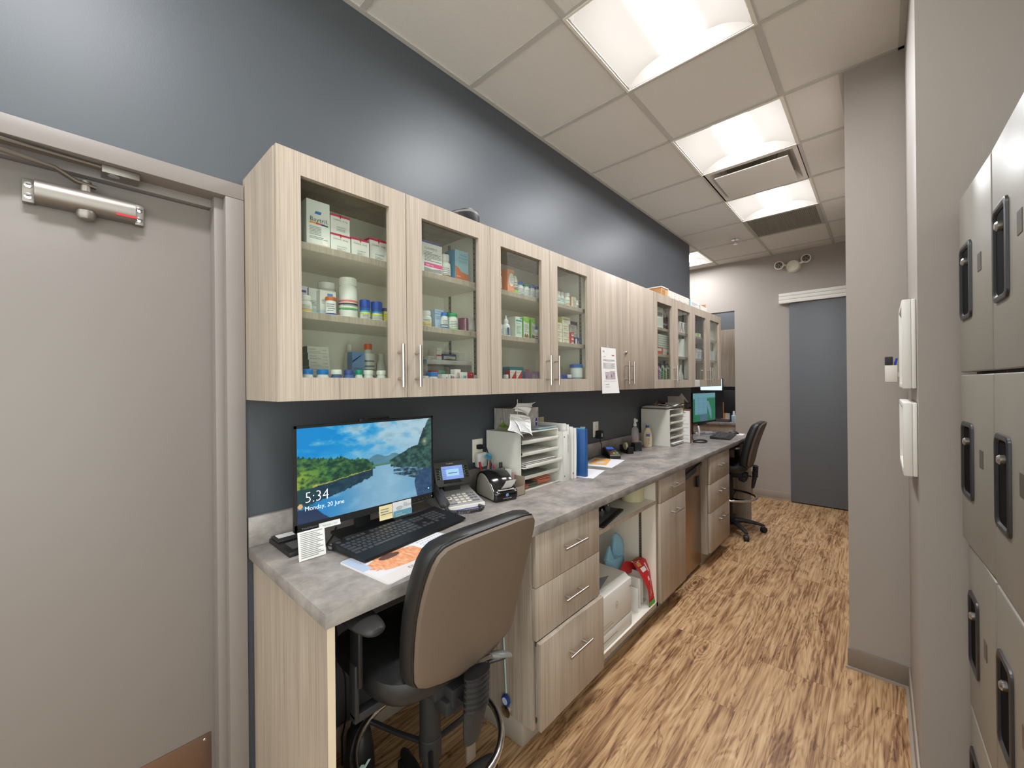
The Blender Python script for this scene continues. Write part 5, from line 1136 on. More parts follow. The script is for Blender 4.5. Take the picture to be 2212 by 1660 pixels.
# keyboards
def make_keyboard():
    r = thing('keyboard', 'x', 'keyboard', (0, 0, 0), 0, 'black keyboards')
    # local: x depth (+x towards user), y width
    m = MB(); L, D = .475, .175
    m.loft([[(x, y, z) for x, z in ((-D/2, .004), (-D/2, .026), (D/2-.045, .014), (D/2-.002, .009), (D/2, .002), (D/2-.01, .0))] for y in (-L/2, L/2)], mat('keyboard_case', (17, 17, 18), .45))
    m.build('keyboard_case', r)
    k = MB(); kp = .019
    KM = mat('key_cap', (62, 62, 64), .4)
    def key(x, y, w=1., d=1.):
        zz = .020-(x+D/2)*.095
        M = T(x, y, zz) @ RY(.09)
        a = kp*d/2-.001; b = kp*w/2-.001
        vs = [(-a, -b, 0), (a, -b, 0), (a, b, 0), (-a, b, 0), (-a+.003, -b+.002, .008), (a-.002, -b+.002, .008), (a-.002, b-.002, .008), (-a+.003, b-.002, .008)]
        k.add(vs, [(4, 5, 6, 7), (0, 1, 5, 4), (1, 2, 6, 5), (2, 3, 7, 6), (3, 0, 4, 7)], KM, M)
    x0 = -D/2+.014; y0 = -L/2+.014
    for i in range(16):
        if i in (1, 6): continue
        if i < 15: key(x0, y0+i*kp*1.02*.97+.0)
    rows = [[1]*13+[2], [1.5]+[1]*12+[1.5], [1.75]+[1]*11+[2.25], [2.25]+[1]*10+[2.75], [1.25]*3+[6.25]+[1.25]*4]
    for j, rw in enumerate(rows):
        y = y0-.0095; x = x0+.026+j*kp
        for w in rw: key(x, y+w*kp/2, w); y += w*kp
        for q in range(3):
            if j in (0, 1) or (j == 3 and q == 1) or j == 4: key(x, y+.006+(q+.5)*kp)
        if j == 4: pass
        for q in range(4):
            if j < 4 or q in (0, 2): key(x, y+.070+(q+.5)*kp, 1.)
    k.build('keys', r)
    f = MB()
    for s in (-1, 1): f.box(-D/2+.005, -D/2+.02, s*.19-.012, s*.19+.012, -.0, .01, BPLASM)
    f.build('keyboard_feet', r)
    return r
kb = make_keyboard(); kb.location = (.322, .835, .9185); kb.rotation_euler = (0, 0, .15); kb['label'] = 'black keyboard under the lake landscape monitor'
k2 = copy_tree(kb); k2.location = (.445, 4.44, .9145); k2.rotation_euler = (0, 0, .12); k2['label'] = 'black keyboard at the far workstation under the green screen'
# mouse pad with printed fox coloured picture
def padpic(u, v):
    c = (214, 210, 212)
    n = nz(u*14, v*14, 3, 2.); e = ((u-.36)/.30)**2+((v-.50)/.25)**2
    if v < .22: return (212, 204, 200)
    if e+n*.35 < 1: c = lerp((206, 128, 84), (232, 176, 134), cl(.5+nz(u*40, v*10, 3)*1.4))
    if (u-.33)**2/.012+(v-.64)**2/.006 < 1: c = (90, 62, 50)
    if u < .10 and v > .5: c = (170, 184, 204)
    if u > .62 and v > .45: c = (222, 222, 224)
    if u > .66 and v > .5 and (int(v*40) % 3 == 0) and (int(u*90) % 3): c = (170, 172, 178)
    return c
r = thing('mouse_pad', 'printed mouse pad with an orange furry picture under the near keyboard', 'mouse pad', (.47, .72, .9142), .12)
# local x across width (y world), corner at near left
PW, PH = .36, .245
M = Matrix(((0, -1, 0, .13), (1, 0, 0, -.145), (0, 0, 1, 0), (0, 0, 0, 1)))
m = MB(); cr = .015
pts = []
for cx_, cy_, a0 in ((PW-cr, PH-cr, 0), (cr, PH-cr, pi/2), (cr, cr, pi), (PW-cr, cr, 1.5*pi)):
    for q in range(6): pts.append((cx_+cr*cos(a0+q*pi/10), cy_+cr*sin(a0+q*pi/10)))
m.prism(pts, 0, .0022, P((204, 200, 198), .6), xf=M); m.build('pad_base', r)
picture('pad_print', PW-.012, PH-.012, 120, 80, padpic, PRINTM, r, M @ T(.006, .006, .0026))
m = MB(); m.text('truecare', .10, .032, .026, P((150, 140, 140)), M @ T(0, 0, .0028), w=.11); m.text('WHEN PETS NEED IT MOST', .10, .018, .008, P((130, 120, 124)), M @ T(0, 0, .0028), w=.11); m.build('pad_text', r)
# desk phone
r = thing('desk_phone', 'grey and black desk phone with a lit blue display between monitor and label printer', 'phone', (.158, 1.205, .9142), -.30)
GP = mat('phone_grey', (146, 144, 140), .45)
m = MB(); m.loft([[(x, y, z) for x, z in ((-.085, .0), (-.085, .055), (.095, .016), (.10, .010), (.10, .0))] for y in (-.105, .105)], GP)
m.loft([[(x, y, z) for x, z in ((.0955, .001), (.094, .0175), (.099, .0165), (.1015, .001))] for y in (-.105, .105)], WPLAS)
m.loft([[(x, y, z) for x, z in ((.0965, -.0), (.1018, .0), (.1018, .003), (.0965, .003))] for y in (-.105, .105)], P((70, 80, 190)))
m.build('phone_body', r)
SL = atan2(.039, .18)
PM = Matrix.Translation((-.085, -.105, .0555)) @ RY(SL)     # along +x down slope
m = MB(); m.xf = PM
KB = mat('phone_key', (214, 208, 198), .4); KG = mat('phone_key_grey', (110, 112, 116), .4)
for i in range(4):
    for j in range(3): m.box(.078+i*.024, .078+i*.024+.013, .097+j*.026-.009, .097+j*.026+.009, .0, .003, KB, b=.001)
m.build('number_keys', r)
m = MB(); m.xf = PM
for i in range(3):
    for j in range(2): m.box(.078+i*.023, .078+i*.023+.010, .172+j*.02-.007, .172+j*.02+.007, .0, .003, KG, b=.001)
m.box(.150, .160, .165, .197, 0, .003, KG, b=.001)
m.lathe([(.016, 0), (.016, .002)], KB, 20, xf=T(.108, .068, 0)); m.lathe([(.006, .002), (.006, .004)], KG, 14, xf=T(.108, .068, 0))
for a in range(4): m.lathe([(.004, 0), (.004, .003)], KG, 8, xf=T(.108+.021*cos(a*pi/2), .068+.019*sin(a*pi/2), 0))
m.box(.157, .164, .055, .085, 0, .002, KG); m.build('function_keys', r)
# display unit : tilted plate
DM = Matrix.Translation((-.050, .018, .072)) @ RY(-.42)      # local z up plate, x out of plate
m = MB(); m.box(-.085, -.055, -.03, .05, .04, .10, BPLASM); m.xf = DM; m.box(-.018, .0, -.088, .088, .0, .118, mat('phone_dark', (72, 71, 68), .45), b=.004)
m.box(-.03, -.017, -.03, .03, .02, .08, BPLASM)
m.text('Yealink', -.025, .103, .010, P((220, 216, 210)), FACEX @ T(0, 0, .0003), w=.036)
dsp = m.build('display_unit', r)
m = MB(); m.xf = DM
m.box(.0, .0008, -.052, .056, .030, .094, mat('lcd_blue', (128, 152, 216), .3, emit=.55)); m.box(.0009, .0012, -.030, .034, .046, .078, mat('lcd_light', (150, 190, 214), .3, emit=.6))
m.lines(-.02, .058, .026, .068, 1, P((70, 90, 130)), FACEX @ T(0, 0, .0013)); m.lines(-.05, .034, -.034, .09, 5, P((160, 180, 225)), FACEX @ T(0, 0, .0010)); m.lines(.038, .034, .054, .09, 5, P((160, 180, 225)), FACEX @ T(0, 0, .0010)); m.build('display', dsp)
m = MB(); m.xf = DM
GL = mat('key_led', (60, 180, 110), .5, emit=.5)
for i in range(5):
    m.box(.0, .002, -.078, -.064, .034+i*.012, .040+i*.012, GLOSSB); m.box(.0, .002, .066, .080, .034+i*.012, .040+i*.012, GLOSSB)
    if i < 4: m.box(.002, .0024, -.0655, -.062, .036+i*.012, .039+i*.012, GL)
    if i > 0: m.box(.002, .0024, .062, .0655, .036+i*.012, .039+i*.012, GL)
for i in range(4): m.box(.0, .002, -.042+i*.026-.007, -.042+i*.026+.007, .012, .017, GLOSSB)
m.box(.0, .002, .035, .042, .1178, .1184, P((220, 50, 60))); m.build('soft_keys', dsp)
# handset
m = MB(); HS = []
for x, z, w, h in ((-.105, .075, .004, .006), (-.100, .080, .020, .012), (-.07, .078, .024, .016), (-.03, .068, .021, .012), (.03, .052, .021, .012), (.075, .040, .024, .015), (.098, .030, .022, .014), (.106, .024, .008, .006)):
    HS.append([(x+h*.4*sin(t), -.085+w*cos(t), z+h*sin(t)) for t in [2*pi*k/16 for k in range(16)]])
m.loft(HS, mat('handset_grey', (66, 66, 66), .32)); m.build('handset', r)
cd_ = MB(); pts = []
path = [(.11, -.085, .022), (.13, -.08, .012), (.15, -.05, .010), (.165, .0, .010), (.165, .05, .010), (.14, .075, .010), (.11, .07, .010)]
N = 360
def pl(t):
    t = t*(len(path)-1); i = min(int(t), len(path)-2); f_ = t-i; return Vector(path[i]).lerp(Vector(path[i+1]), f_)
for i in range(N):
    t = i/(N-1); p = pl(t); q = pl(min(1, t+.01)); d = (q-p); d.z = 0; d = d.normalized() if d.length > 1e-6 else Vector((0, -1, 0))
    s_ = Vector((-d.y, d.x, 0)); a = i*2*pi/7.5; rr_ = .0065
    pts.append(tuple(p+s_*rr_*cos(a)+Vector((0, 0, rr_*sin(a)-.001))))
cd_.tube(pts, .0018, mat('cord_grey', (52, 52, 52), .45), 5); cd_.build('coiled_cord', r)
# label printer
r = thing('label_printer', 'black and grey rounded label printer beside the desk phone', 'label printer', (.222, 1.415, .9142), -.26)
# local: front +x, width y
prof = [(-.105, .0), (-.108, .03), (-.100, .075), (-.080, .11), (-.05, .128), (-.01, .126), (.035, .102), (.07, .066), (.086, .048), (.095, .040), (.098, .02), (.09, .0)]
def smooth(pr, k=5):
    n = len(pr); o = []
    for i in range(n-1):
        p0 = pr[max(i-1, 0)]; p1 = pr[i]; p2 = pr[i+1]; p3 = pr[min(i+2, n-1)]
        for j in range(k):
            t = j/k
            o.append(tuple(.5*((2*p1[a])+(-p0[a]+p2[a])*t+(2*p0[a]-5*p1[a]+4*p2[a]-p3[a])*t*t+(-p0[a]+3*p1[a]-3*p2[a]+p3[a])*t**3) for a in (0, 1)))
    o.append(pr[-1]); return o
sp_ = smooth(prof)
def pring(y, sc): return [(x*sc-.004*(1-sc), y, .05+(z-.05)*sc if z > .002 else max(0, .05+(z-.05)*sc)) for x, z in sp_]
m = MB(); m.loft([pring(-.062, .88), pring(-.062, .94), pring(-.055, 1.), pring(.055, 1.), pring(.062, .94), pring(.062, .88)], GLOSSB); bo = m.build('printer_shell', r)
GYS = mat('side_grey', (128, 124, 112), .5)
for s, nme in ((-1, 'side_panel'), (1, 'side_panel')):
    m = MB(); m.loft([pring(s*.0622, .84), pring(s*.0655, .80), pring(s*.0665, .7), pring(s*.0665, .2)], GYS); o_ = m.build(nme, r)
m = MB(); m.box(.074, .094, -.042, .042, .0505, .056, mat('clear_slot', (200, 200, 190), .15), b=.002); m.box(.07, .09, -.036, .036, .052, .0585, GLOSSB); m.build('label_slot', r)
m = MB()
def lab_(u, v): return (.08+.055*v, -.028+.056*u, .057+.050*v**1.4)
m.sheet(lab_, 2, 8, PAPER); m.build('label_strip', r)
m = MB(); X = T(.0985, 0, .030) @ RY(.12) @ FACEX
m.disc(0, .001, .0075, P((180, 180, 180)), X, .0005); m.disc(0, .001, .0055, mat('blue_button', (40, 120, 230), .4, emit=.4), X, .0009, ry=.005)
m.text('LabelWriter 450', -.022, -.017, .007, P((220, 220, 220)), X, w=.046)
X2 = T(.064, .0, .0735) @ RY(.86-pi/2+.0) 
m.text('DYMO', -.0, 0, .008, P((70, 180, 210)), T(.074, .008, .064) @ RY(-.82) @ FACEX @ T(0, 0, .003), w=.022)
m.build('front_print', r)
# pencil box behind printer
r = thing('desk_tidy', 'open grey card box behind the label printer, holding pens and papers', 'desk tidy', (.10, 1.52, .9142))
m = MB(); CB = mat('grey_card', (148, 134, 118), .7)
a, b, c, d_ = .03, .30, 1.462, 1.538; hh = .088
m.box(a, b, c, c+.002, .9142, .9142+hh, CB); m.box(a, b, d_-.002, d_, .9142, .9142+hh, CB); m.box(a, a+.002, c, d_, .9142, .9142+hh, CB); m.box(b-.002, b, c, d_, .9142, .9142+.045, CB); m.box(a, b, c, d_, .9142, .9162, CB)
wpart(m, 'tidy_box', r)
def stick(label, p0, p1, rad, colr, name, cat, grp=None, tip=None):
    m = MB(); m.tube([p0, p1], rad, P(colr, .4), 10)
    o = m.build(name, wloc=p0); return tag(o, label, cat, grp)
stick('red pen leaning in the grey card box', (.07, 1.478, .918), (.045, 1.468, 1.055), .006, (200, 30, 40), 'pen', 'pen')
stick('brown handled tool in the grey card box', (.085, 1.51, .918), (.075, 1.513, 1.065), .007, (130, 78, 50), 'letter_opener', 'tool')
stick('fat black marker in the grey card box', (.16, 1.515, .918), (.14, 1.53, 1.055), .0085, (36, 36, 40), 'marker', 'marker')
m = MB(); m.tube([(.11, 1.50, .918), (.105, 1.50, 1.04)], .004, P((60, 120, 170)), 8); m.loft([[(.11+w*.4*cos(t), 1.505+w*sin(t), z) for t in [2*pi*k/10 for k in range(10)]] for w, z in ((.014, 1.0), (.011, 1.02), (.003, 1.045))], P((226, 70, 120)))
o = m.build('highlighter', wloc=(.11, 1.5, .918)); tag(o, 'pink tipped highlighter in the grey card box', 'marker')
r = thing('topper_pen', 'pen with a spiky light blue ball topper in the grey card box', 'pen', (.10, 1.485, .918))
m = MB(); m.tube([(.10, 1.485, .918), (.095, 1.485, 1.065)], .0035, P((190, 170, 150)), 8); wpart(m, 'pen_barrel', r)
m = MB(); rnd = random.Random(4)
for i in range(46):
    v = Vector((rnd.gauss(0, 1), rnd.gauss(0, 1), rnd.gauss(0, 1))).normalized(); c_ = Vector((.095, 1.485, 1.085))
    m.tube([tuple(c_), tuple(c_+v*.022)], [.0035, .001], P((80, 160, 190)), 5)
wpart(m, 'topper', r)
m = MB(); m.box(.16, .24, 1.50, 1.504, .93, 1.035, PAPER, xf=Matrix.Identity(4)); m.box(.15, .25, 1.51, 1.513, .925, 1.02, P((190, 150, 150))); m.tube([(.17, 1.495, 1.035), (.20, 1.495, 1.035)], .004, BPLAS, 8)
o = m.build('clipped_papers', wloc=(.2, 1.505, .918)); tag(o, 'white papers with a small black clip standing in the grey card box', 'papers')
# wall outlets and adapters
def outlet(label, ya, yb, z0, z1):
    r = thing('wall_outlet', label, 'outlet', (0, (ya+yb)/2, (z0+z1)/2), 0, 'white wall outlets'); yc = (ya+yb)/2; zc = (z0+z1)/2
    m = MB(); m.box(0, .006, ya, yb, z0, z1, EW, b=.002); wpart(m, 'cover_plate', r)
    for s in (-1, 1):
        m = MB(); m.box(.006, .008, yc-.016, yc+.016, zc+s*.021-.014, zc+s*.021+.014, WPLAS, b=.002)
        for t in (-1, 1): m.box(.008, .0083, yc+t*.006-.001, yc+t*.006+.001, zc+s*.021-.002, zc+s*.021+.006, BPLAS)
        wpart(m, 'socket', r)
    return r
outlet('white wall outlet with a black plug and white adapter, near the paper sorter', 1.456, 1.53, 1.047, 1.170)
outlet('white wall outlet with a black adapter above the card terminal', 2.683, 2.757, 1.055, 1.172)
m = MB(); m.box(.0085, .035, 1.478, 1.508, 1.118, 1.142, RUB, b=.004); m.tube([(.035, 1.493, 1.13), (.06, 1.505, 1.125), (.07, 1.515, 1.08), (.07, 1.535, 1.02), (.045, 1.54, .96), (.035, 1.54, .921)], .0035, RUB, 8)
o = m.build('power_plug', wloc=(.02, 1.493, 1.13)); tag(o, 'black plug with cord in the near wall outlet', 'plug')
m = MB(); m.box(.0085, .045, 1.462, 1.530, 1.020, 1.100, WPLAS, b=.012, seg=3); m.lathe([(.020, 0), (.021, .0006), (.022, .0)], P((190, 188, 184)), 24, xf=T(.0452, 1.496, 1.06) @ RY(pi/2), cap=False)
o = m.build('power_adapter', wloc=(.02, 1.496, 1.06)); tag(o, 'square white adapter plugged in under the black plug', 'adapter')
m = MB(); m.box(.0085, .06, 2.70, 2.745, 1.045, 1.105, RUB, b=.008); m.box(.0602, .0606, 2.708, 2.722, 1.06, 1.085, P((190, 188, 180)))
m.tube([(.035, 2.722, 1.046), (.045, 2.73, 1.0), (.05, 2.72, .94), (.07, 2.70, .925)], .003, RUB, 8)
o = m.build('power_adapter', wloc=(.03, 2.722, 1.07)); tag(o, 'black power adapter with cord above the card terminal', 'adapter')

# paper sorters
def sorter(label, ya, yb, xf_, top, n, back=.0215, seedn=1, pulled=None, tag_text=None):
    r = thing('paper_sorter', label, 'paper sorter', (xf_/2, ya, .9142), 0, 'white paper sorters')
    z0 = .9142; t = .004
    SM = mat('sorter_white', (216, 213, 203), .45)
    m = MB(); m.box(back, xf_, ya, ya+t, z0, top, SM); m.box(back, xf_, yb-t, yb, z0, top, SM); m.box(back, xf_, ya+t, yb-t, top-t, top, SM); m.box(back, xf_, ya+t, yb-t, z0, z0+t, SM); m.box(back, back+t, ya+t, yb-t, z0+t, top-t, SM)
    wpart(m, 'sorter_frame', r)
    step = (top-z0)/n
    for i in range(1, n):
        z = z0+i*step; px = .022 if pulled == i else 0
        m = MB(); m.box(back+.006+px, xf_-.004+px, ya+t+.001, yb-t-.001, z, z+.002, SM)
        m.loft([[(xf_-.006+px, y, z+.002), (xf_+.006+px, y, z+.001+0*y), (xf_+.010+px, y, z+.010), (xf_+.008+px, y, z+.020), (xf_+.006+px, y, z+.020), (xf_+.007+px, y, z+.010), (xf_+.003+px, y, z+.003)] for y in (ya+t+.003, yb-t-.003)], SM)
        if tag_text and i in tag_text: m.text(tag_text[i], (yb-ya)*.35, .006, .009, INKD, T(xf_+.0088+px, ya, z+.0035) @ RY(-.15) @ FACEX, .001, w=(yb-ya)*.30)
        wpart(m, 'tray', r)
    return r
sorter('white paper sorter with special order trays beside the label printer', 1.543, 1.867, .268, 1.215, 5, pulled=2, tag_text={4: 'KCCS  Special Orders', 3: 'CLIENT  Special Orders'})
sorter('white paper sorter with five narrow trays beside the lotion bottle', 3.475, 3.785, .278, 1.232, 5, tag_text={4: 'VRH', 2: 'FILING'})
rnd = random.Random(11)
def paper_stack(label, x0, x1, ya, yb, z, n, cols, name='paper_stack', jit=.012, lift=.002, cat='papers', group=None):
    m = MB()
    for i in range(n):
        dx = rnd.uniform(-jit, jit); dy = rnd.uniform(-jit, jit)*.6; a = rnd.uniform(-.04, .04); c = cols[i % len(cols)]
        M = T((x0+x1)/2+min(dx, 0)-.002, (ya+yb)/2+dy, z+i*lift) @ RZ(a)
        w, d = (x1-x0)/2, (yb-ya)/2; cv = rnd.uniform(0, .006)
        m.add([(-w, -d, 0), (w, -d, cv), (w, d, cv), (-w, d, 0), (-w, -d, lift*.8), (w, -d, cv+lift*.8), (w, d, cv+lift*.8), (-w, d, lift*.8)], [(3, 2, 1, 0), (4, 5, 6, 7), (0, 1, 5, 4), (1, 2, 6, 5), (2, 3, 7, 6), (3, 0, 4, 7)], P(c, .7), M)
    o = m.build(name, wloc=((x0+x1)/2, (ya+yb)/2, z)); return tag(o, label, cat, group)
st = (1.215-.9142)/5; zb_ = .9142
PG = [(214, 212, 210), (200, 198, 198), (190, 188, 190), (222, 220, 216)]
GS = 'papers in the near paper sorter'
paper_stack('loose white papers in the top tray of the near sorter', .05, .25, 1.57, 1.80, zb_+4*st+.003, 5, PG, group=GS)
paper_stack('white papers over a brown envelope in the second tray of the near sorter', .05, .25, 1.57, 1.80, zb_+3*st+.003, 7, [(150, 110, 70)]+PG, group=GS)
paper_stack('printed papers in the pulled out middle tray of the near sorter', .06, .272, 1.56, 1.84, zb_+2*st+.003, 9, PG+[(196, 196, 170)], group=GS)
paper_stack('grey and teal papers in the lowest tray of the near sorter', .05, .25, 1.57, 1.80, zb_+1*st+.003, 4, [(150, 156, 150), (90, 140, 150), (170, 174, 170)], group=GS)
for i, (a, b, zz, n) in enumerate(((1.555, 1.62, 0, 3), (1.70, 1.81, 0, 6), (1.62, 1.70, 0, 2))):
    paper_stack(['salmon cards at the front edge of the sorter floor', 'thick salmon card bundle at the far side of the sorter floor', 'grey green cards between the salmon ones on the sorter floor'][i], .08, .255, a, b, zb_+.006, [5, 9, 4][i], [[(206, 128, 104), (196, 112, 90)], [(208, 132, 106), (190, 108, 88)], [(120, 124, 110), (96, 100, 90)]][i], name='card_stack', lift=.004, jit=.006)
st2 = (1.232-.9142)/5
for i in range(5):
    paper_stack('white papers in the far paper sorter, %s' % ['sticking out of the bottom slot', 'lowest tray', 'tray above the lowest', 'second tray from the top', 'top slot'][i], .08 if i else .12, .268 if i else .30, 3.50, 3.75, zb_+i*st2+(.006 if i == 0 else .003), [9, 8, 7, 4, 2][i], PG, group='papers in the far paper sorter')
# things on top of near sorter
r = thing('tissue_carton', 'grey streaked cube carton with a dark blue oval, on the near paper sorter', 'box', (.09, 1.76, 1.2152))
def streak(u, v):
    s = nz(u*40, v*2.5, 3, 4.); t = nz(u*26, v*3, 2, 9.)
    c = lerp((188, 180, 172), (150, 142, 136), cl(.5+s*1.8))
    if t > .33: c = lerp(c, (90, 130, 140), .7)
    if t < -.36: c = lerp(c, (110, 104, 120), .6)
    return c
bx0, bx1, by0, by1, bz0, bz1 = .02, .17, 1.607, 1.812, 1.2155, 1.332
m = MB(); m.box(bx0, bx1, by0, by1, bz0, bz1, P((176, 168, 160), .6)); wpart(m, 'carton_body', r)
picture('carton_print', by1-by0, bz1-bz0, 50, 26, streak, PRINTM, r, T(bx1-.09+.0006, by0-1.76, .0003) @ FACEX)
picture('carton_print', bx1-bx0, bz1-bz0, 50, 26, streak, PRINTM, r, T(bx0-.09, by0-1.76-.0006, .0003) @ FACENY)
m = MB(); m.disc(.186, .035, .009, P((50, 50, 150)), T(bx1+.0006, by0, bz0) @ FACEX, .0006, ry=.024); m.rect(.179, .032, .193, .039, P((200, 200, 220)), T(bx1+.0006, by0, bz0) @ FACEX, .0009); wpart(m, 'oval_badge', r)
r = thing('note_spike', 'metal spike stuck through crumpled receipts on the near paper sorter', 'note spike', (0.22, 1.578, 1.2155))
m = MB(); m.lathe([(.028, 0), (.028, .004)], BPLAS, 20, xf=T(0.22, 1.578, 1.2155)); m.tube([(.22, 1.578, 1.219), (.22, 1.578, 1.385)], .0018, STEEL, 8); wpart(m, 'spike', r)
def recv(p00, p10, p11, p01, name, lab, linecol=(150, 146, 148), bend=.012, n=8, lines=True):
    p00, p10, p11, p01 = map(Vector, (p00, p10, p11, p01)); nrm = ((p10-p00).cross(p01-p00)).normalized()
    def fn(u, v):
        q = p00.lerp(p10, u).lerp(p01.lerp(p11, u), v); return tuple(q+nrm*bend*sin(u*pi)*(1-.4*v)+nrm*.006*sin(v*5+u*3))
    m = MB(); m.sheet(fn, n, n, PAPER)
    rn = random.Random(3)
    if lines:
        for i in range(13):
            v = .06+i*.068; u0 = .06; u1 = rn.uniform(.55, .93)
            k = 4; vs = []
            for q in range(k+1):
                u = u0+(u1-u0)*q/k
                for dv in (-.011, .011): vs.append(tuple(Vector(fn(u, v+dv))+nrm*.0009))
            fs = [(2*q, 2*q+2, 2*q+3, 2*q+1) for q in range(k)]
            m.add(vs, fs, P((90, 100, 170)) if i == 4 else P(linecol, .7))
    o = m.build(name, wloc=tuple(p00)); return tag(o, lab, 'receipt', 'receipts on the note spike')
recv((.30, 1.415, 1.245), (.30, 1.535, 1.190), (.262, 1.56, 1.285), (.26, 1.485, 1.312), 'receipt', 'printed receipt hanging lowest from the note spike')
recv((.305, 1.50, 1.232), (.315, 1.595, 1.185), (.255, 1.63, 1.288), (.25, 1.49, 1.318), 'receipt', 'printed receipt overlapping the lowest one on the note spike')
recv((.21, 1.565, 1.325), (.235, 1.645, 1.290), (.215, 1.69, 1.33), (.20, 1.58, 1.345), 'receipt', 'folded cream slip pushed onto the middle of the note spike', lines=False)
recv((.20, 1.555, 1.338), (.16, 1.77, 1.335), (.155, 1.80, 1.365), (.20, 1.61, 1.360), 'receipt', 'long cream slip sweeping right at the top of the note spike', lines=False)
o = recv((.14, 1.56, 1.22), (.14, 1.64, 1.222), (.09, 1.63, 1.255), (.09, 1.57, 1.245), 'green_wrap', 'clear and green crumpled wrap on top of the near paper sorter', lines=False); o['category'] = 'wrap'; del o['group']
o.data.materials[0] = clear_mat('green_wrap', (130, 160, 60), .7)
paper_stack('blue and clear document sleeves lying on the near sorter top', .12, .262, 1.70, 1.86, 1.2157, 3, [(120, 170, 186), (206, 210, 208), (176, 196, 204)], name='document_sleeve', jit=.004)
# clipboard leaning behind sorter
r = thing('clipboard', 'tan clipboard with a metal clip leaning behind the white ring binder', 'clipboard', (.05, 1.95, .9142))
m = MB(); m.box(.0212, .0252, 1.872, 2.05, .9145, 1.255, P((196, 176, 140), .6), xf=Matrix.Identity(4)); wpart(m, 'board', r)
m = MB(); m.box(.0254, .033, 1.92, 2.0, 1.235, 1.25, STEEL, b=.002); m.tube([(.026, 1.935, 1.25), (.03, 1.945, 1.27), (.03, 1.975, 1.27), (.026, 1.985, 1.25)], .002, STEEL, 6); wpart(m, 'clip', r)
# binders and folder row
r = thing('ring_binder', 'white ring binder standing against the near paper sorter', 'binder', (.18, 1.89, .9142))
WB = mat('binder_white', (214, 212, 206), .35)
m = MB(); m.box(.06, .300, 1.8685, 1.8705, .9145, 1.195, WB); m.box(.06, .300, 1.9245, 1.9265, .9145, 1.195, WB); m.box(.298, .302, 1.8685, 1.9265, .9145, 1.195, WB, b=.001); wpart(m, 'binder_cover', r)
m = MB(); m.box(.065, .292, 1.874, 1.920, .92, 1.188, PAPER); wpart(m, 'page_block', r)
m = MB(); m.rect(.022, .03, .040, .255, P((206, 204, 200)), T(.302, 1.8865, .92) @ FACEX)
m.text('SPECIAL ORDERS', 0, 0, .011, INK, T(.3028, 1.9185, 1.075) @ FACEX @ RZ(pi/2), w=.10); m.disc(.012, .245, .004, BPLAS, T(.302, 1.8665, .92) @ FACEX, .0006); m.disc(.012, .025, .004, BPLAS, T(.302, 1.8665, .92) @ FACEX, .0006); wpart(m, 'spine_label', r)
GF = 'white paper bundles beside the ring binder'
for i, (y, top, xx, a) in enumerate(((1.932, 1.235, .275, 0), (1.945, 1.228, .285, .03), (1.962, 1.215, .30, .05), (1.980, 1.205, .31, .06))):
    m = MB()
    for q in range(4):
        m.loft([[(.08, y+q*.0035, z), (xx-.01*q*.5, y+q*.0035+bb, z), (xx-.01*q*.5, y+q*.0035+.0022+bb, z), (.08, y+q*.0035+.0022, z)] for z, bb in ((.9147, 0), (1.0, a*.08), (1.1, a*.12), (top-.003*q, a*.1))], PAPER)
    if i == 2: m.box(xx, xx+.001, y, y+.008, .94, .952, P((200, 50, 50)))
    o = m.build('paper_bundle', wloc=(.18, y, .9145)); tag(o, 'standing white paper bundle, %s' % ['next to the ring binder', 'second from the ring binder', 'third from the ring binder', 'leaning on the dark blue folder'][i], 'papers', GF)
r = thing('blue_folder', 'dark blue hardcover folder standing open on the worktop', 'folder', (.2, 2.03, .9142))
m = MB(); BF = mat('navy_cover', (36, 82, 140), .45, bump=.2, bscale=600)
m.box(.065, .335, 0, .004, .9146, 1.195, BF, b=.001, xf=T(0, 2.005, 0) @ RZ(.12)); m.box(.065, .335, 0, .004, .9146, 1.195, BF, b=.001, xf=T(0, 2.022, 0) @ RZ(.15)); m.box(.33, .336, .042, .062, .9146, 1.195, BF, xf=T(0, 2.005, 0)); wpart(m, 'cover', r)
m = MB(); m.box(.08, .325, 0, .008, .9155, 1.200, P((90, 160, 180), .6), xf=T(0, 2.011, 0) @ RZ(.135)); wpart(m, 'inner_sheets', r)
# sanitizer pouch behind folder, papers, orange envelope
m = MB(); m.loft([[(.10+a*cos(t), 2.36+b*sin(t), z) for t in [2*pi*k/16 for k in range(16)]] for a, b, z in ((.03, .045, .9146), (.032, .046, 1.0), (.025, .04, 1.06), (.01, .02, 1.12), (.006, .012, 1.15))], mat('pale_pouch', (196, 200, 200), .3)); m.loft([[(.10+a*cos(t), 2.36+b*sin(t), z) for t in [2*pi*k/16 for k in range(16)]] for a, b, z in ((.0315, .0465, .92), (.0335, .0475, 1.0))], P((130, 180, 205)), cap=False)
m.tube([(.10, 2.36, 1.15), (.10, 2.36, 1.165), (.13, 2.37, 1.165)], .005, WPLAS, 8)
o = m.build('sanitizer_bottle', wloc=(.1, 2.36, .9146)); tag(o, 'pale bottle with a light blue label half hidden behind the blue folder', 'bottle')
def flat_sheet(label, c, w, d, rz, col, z=.9144, th=.0012, name='paper_sheet', cat='papers', art=None):
    m = MB(); m.box(-d/2, d/2, -w/2, w/2, 0, th, P(col, .65))
    if art: art(m)
    o = m.build(name); o.location = (c[0], c[1], z); o.rotation_euler = (0, 0, rz); return tag(o, label, cat)
flat_sheet('white sheet lying beside the foot of the dark blue folder', (.27, 2.14), .25, .18, .25, (222, 222, 224))
flat_sheet('white sheet under the orange envelope in front of the card terminal', (.19, 2.50), .30, .215, .20, (222, 222, 224), th=.002)
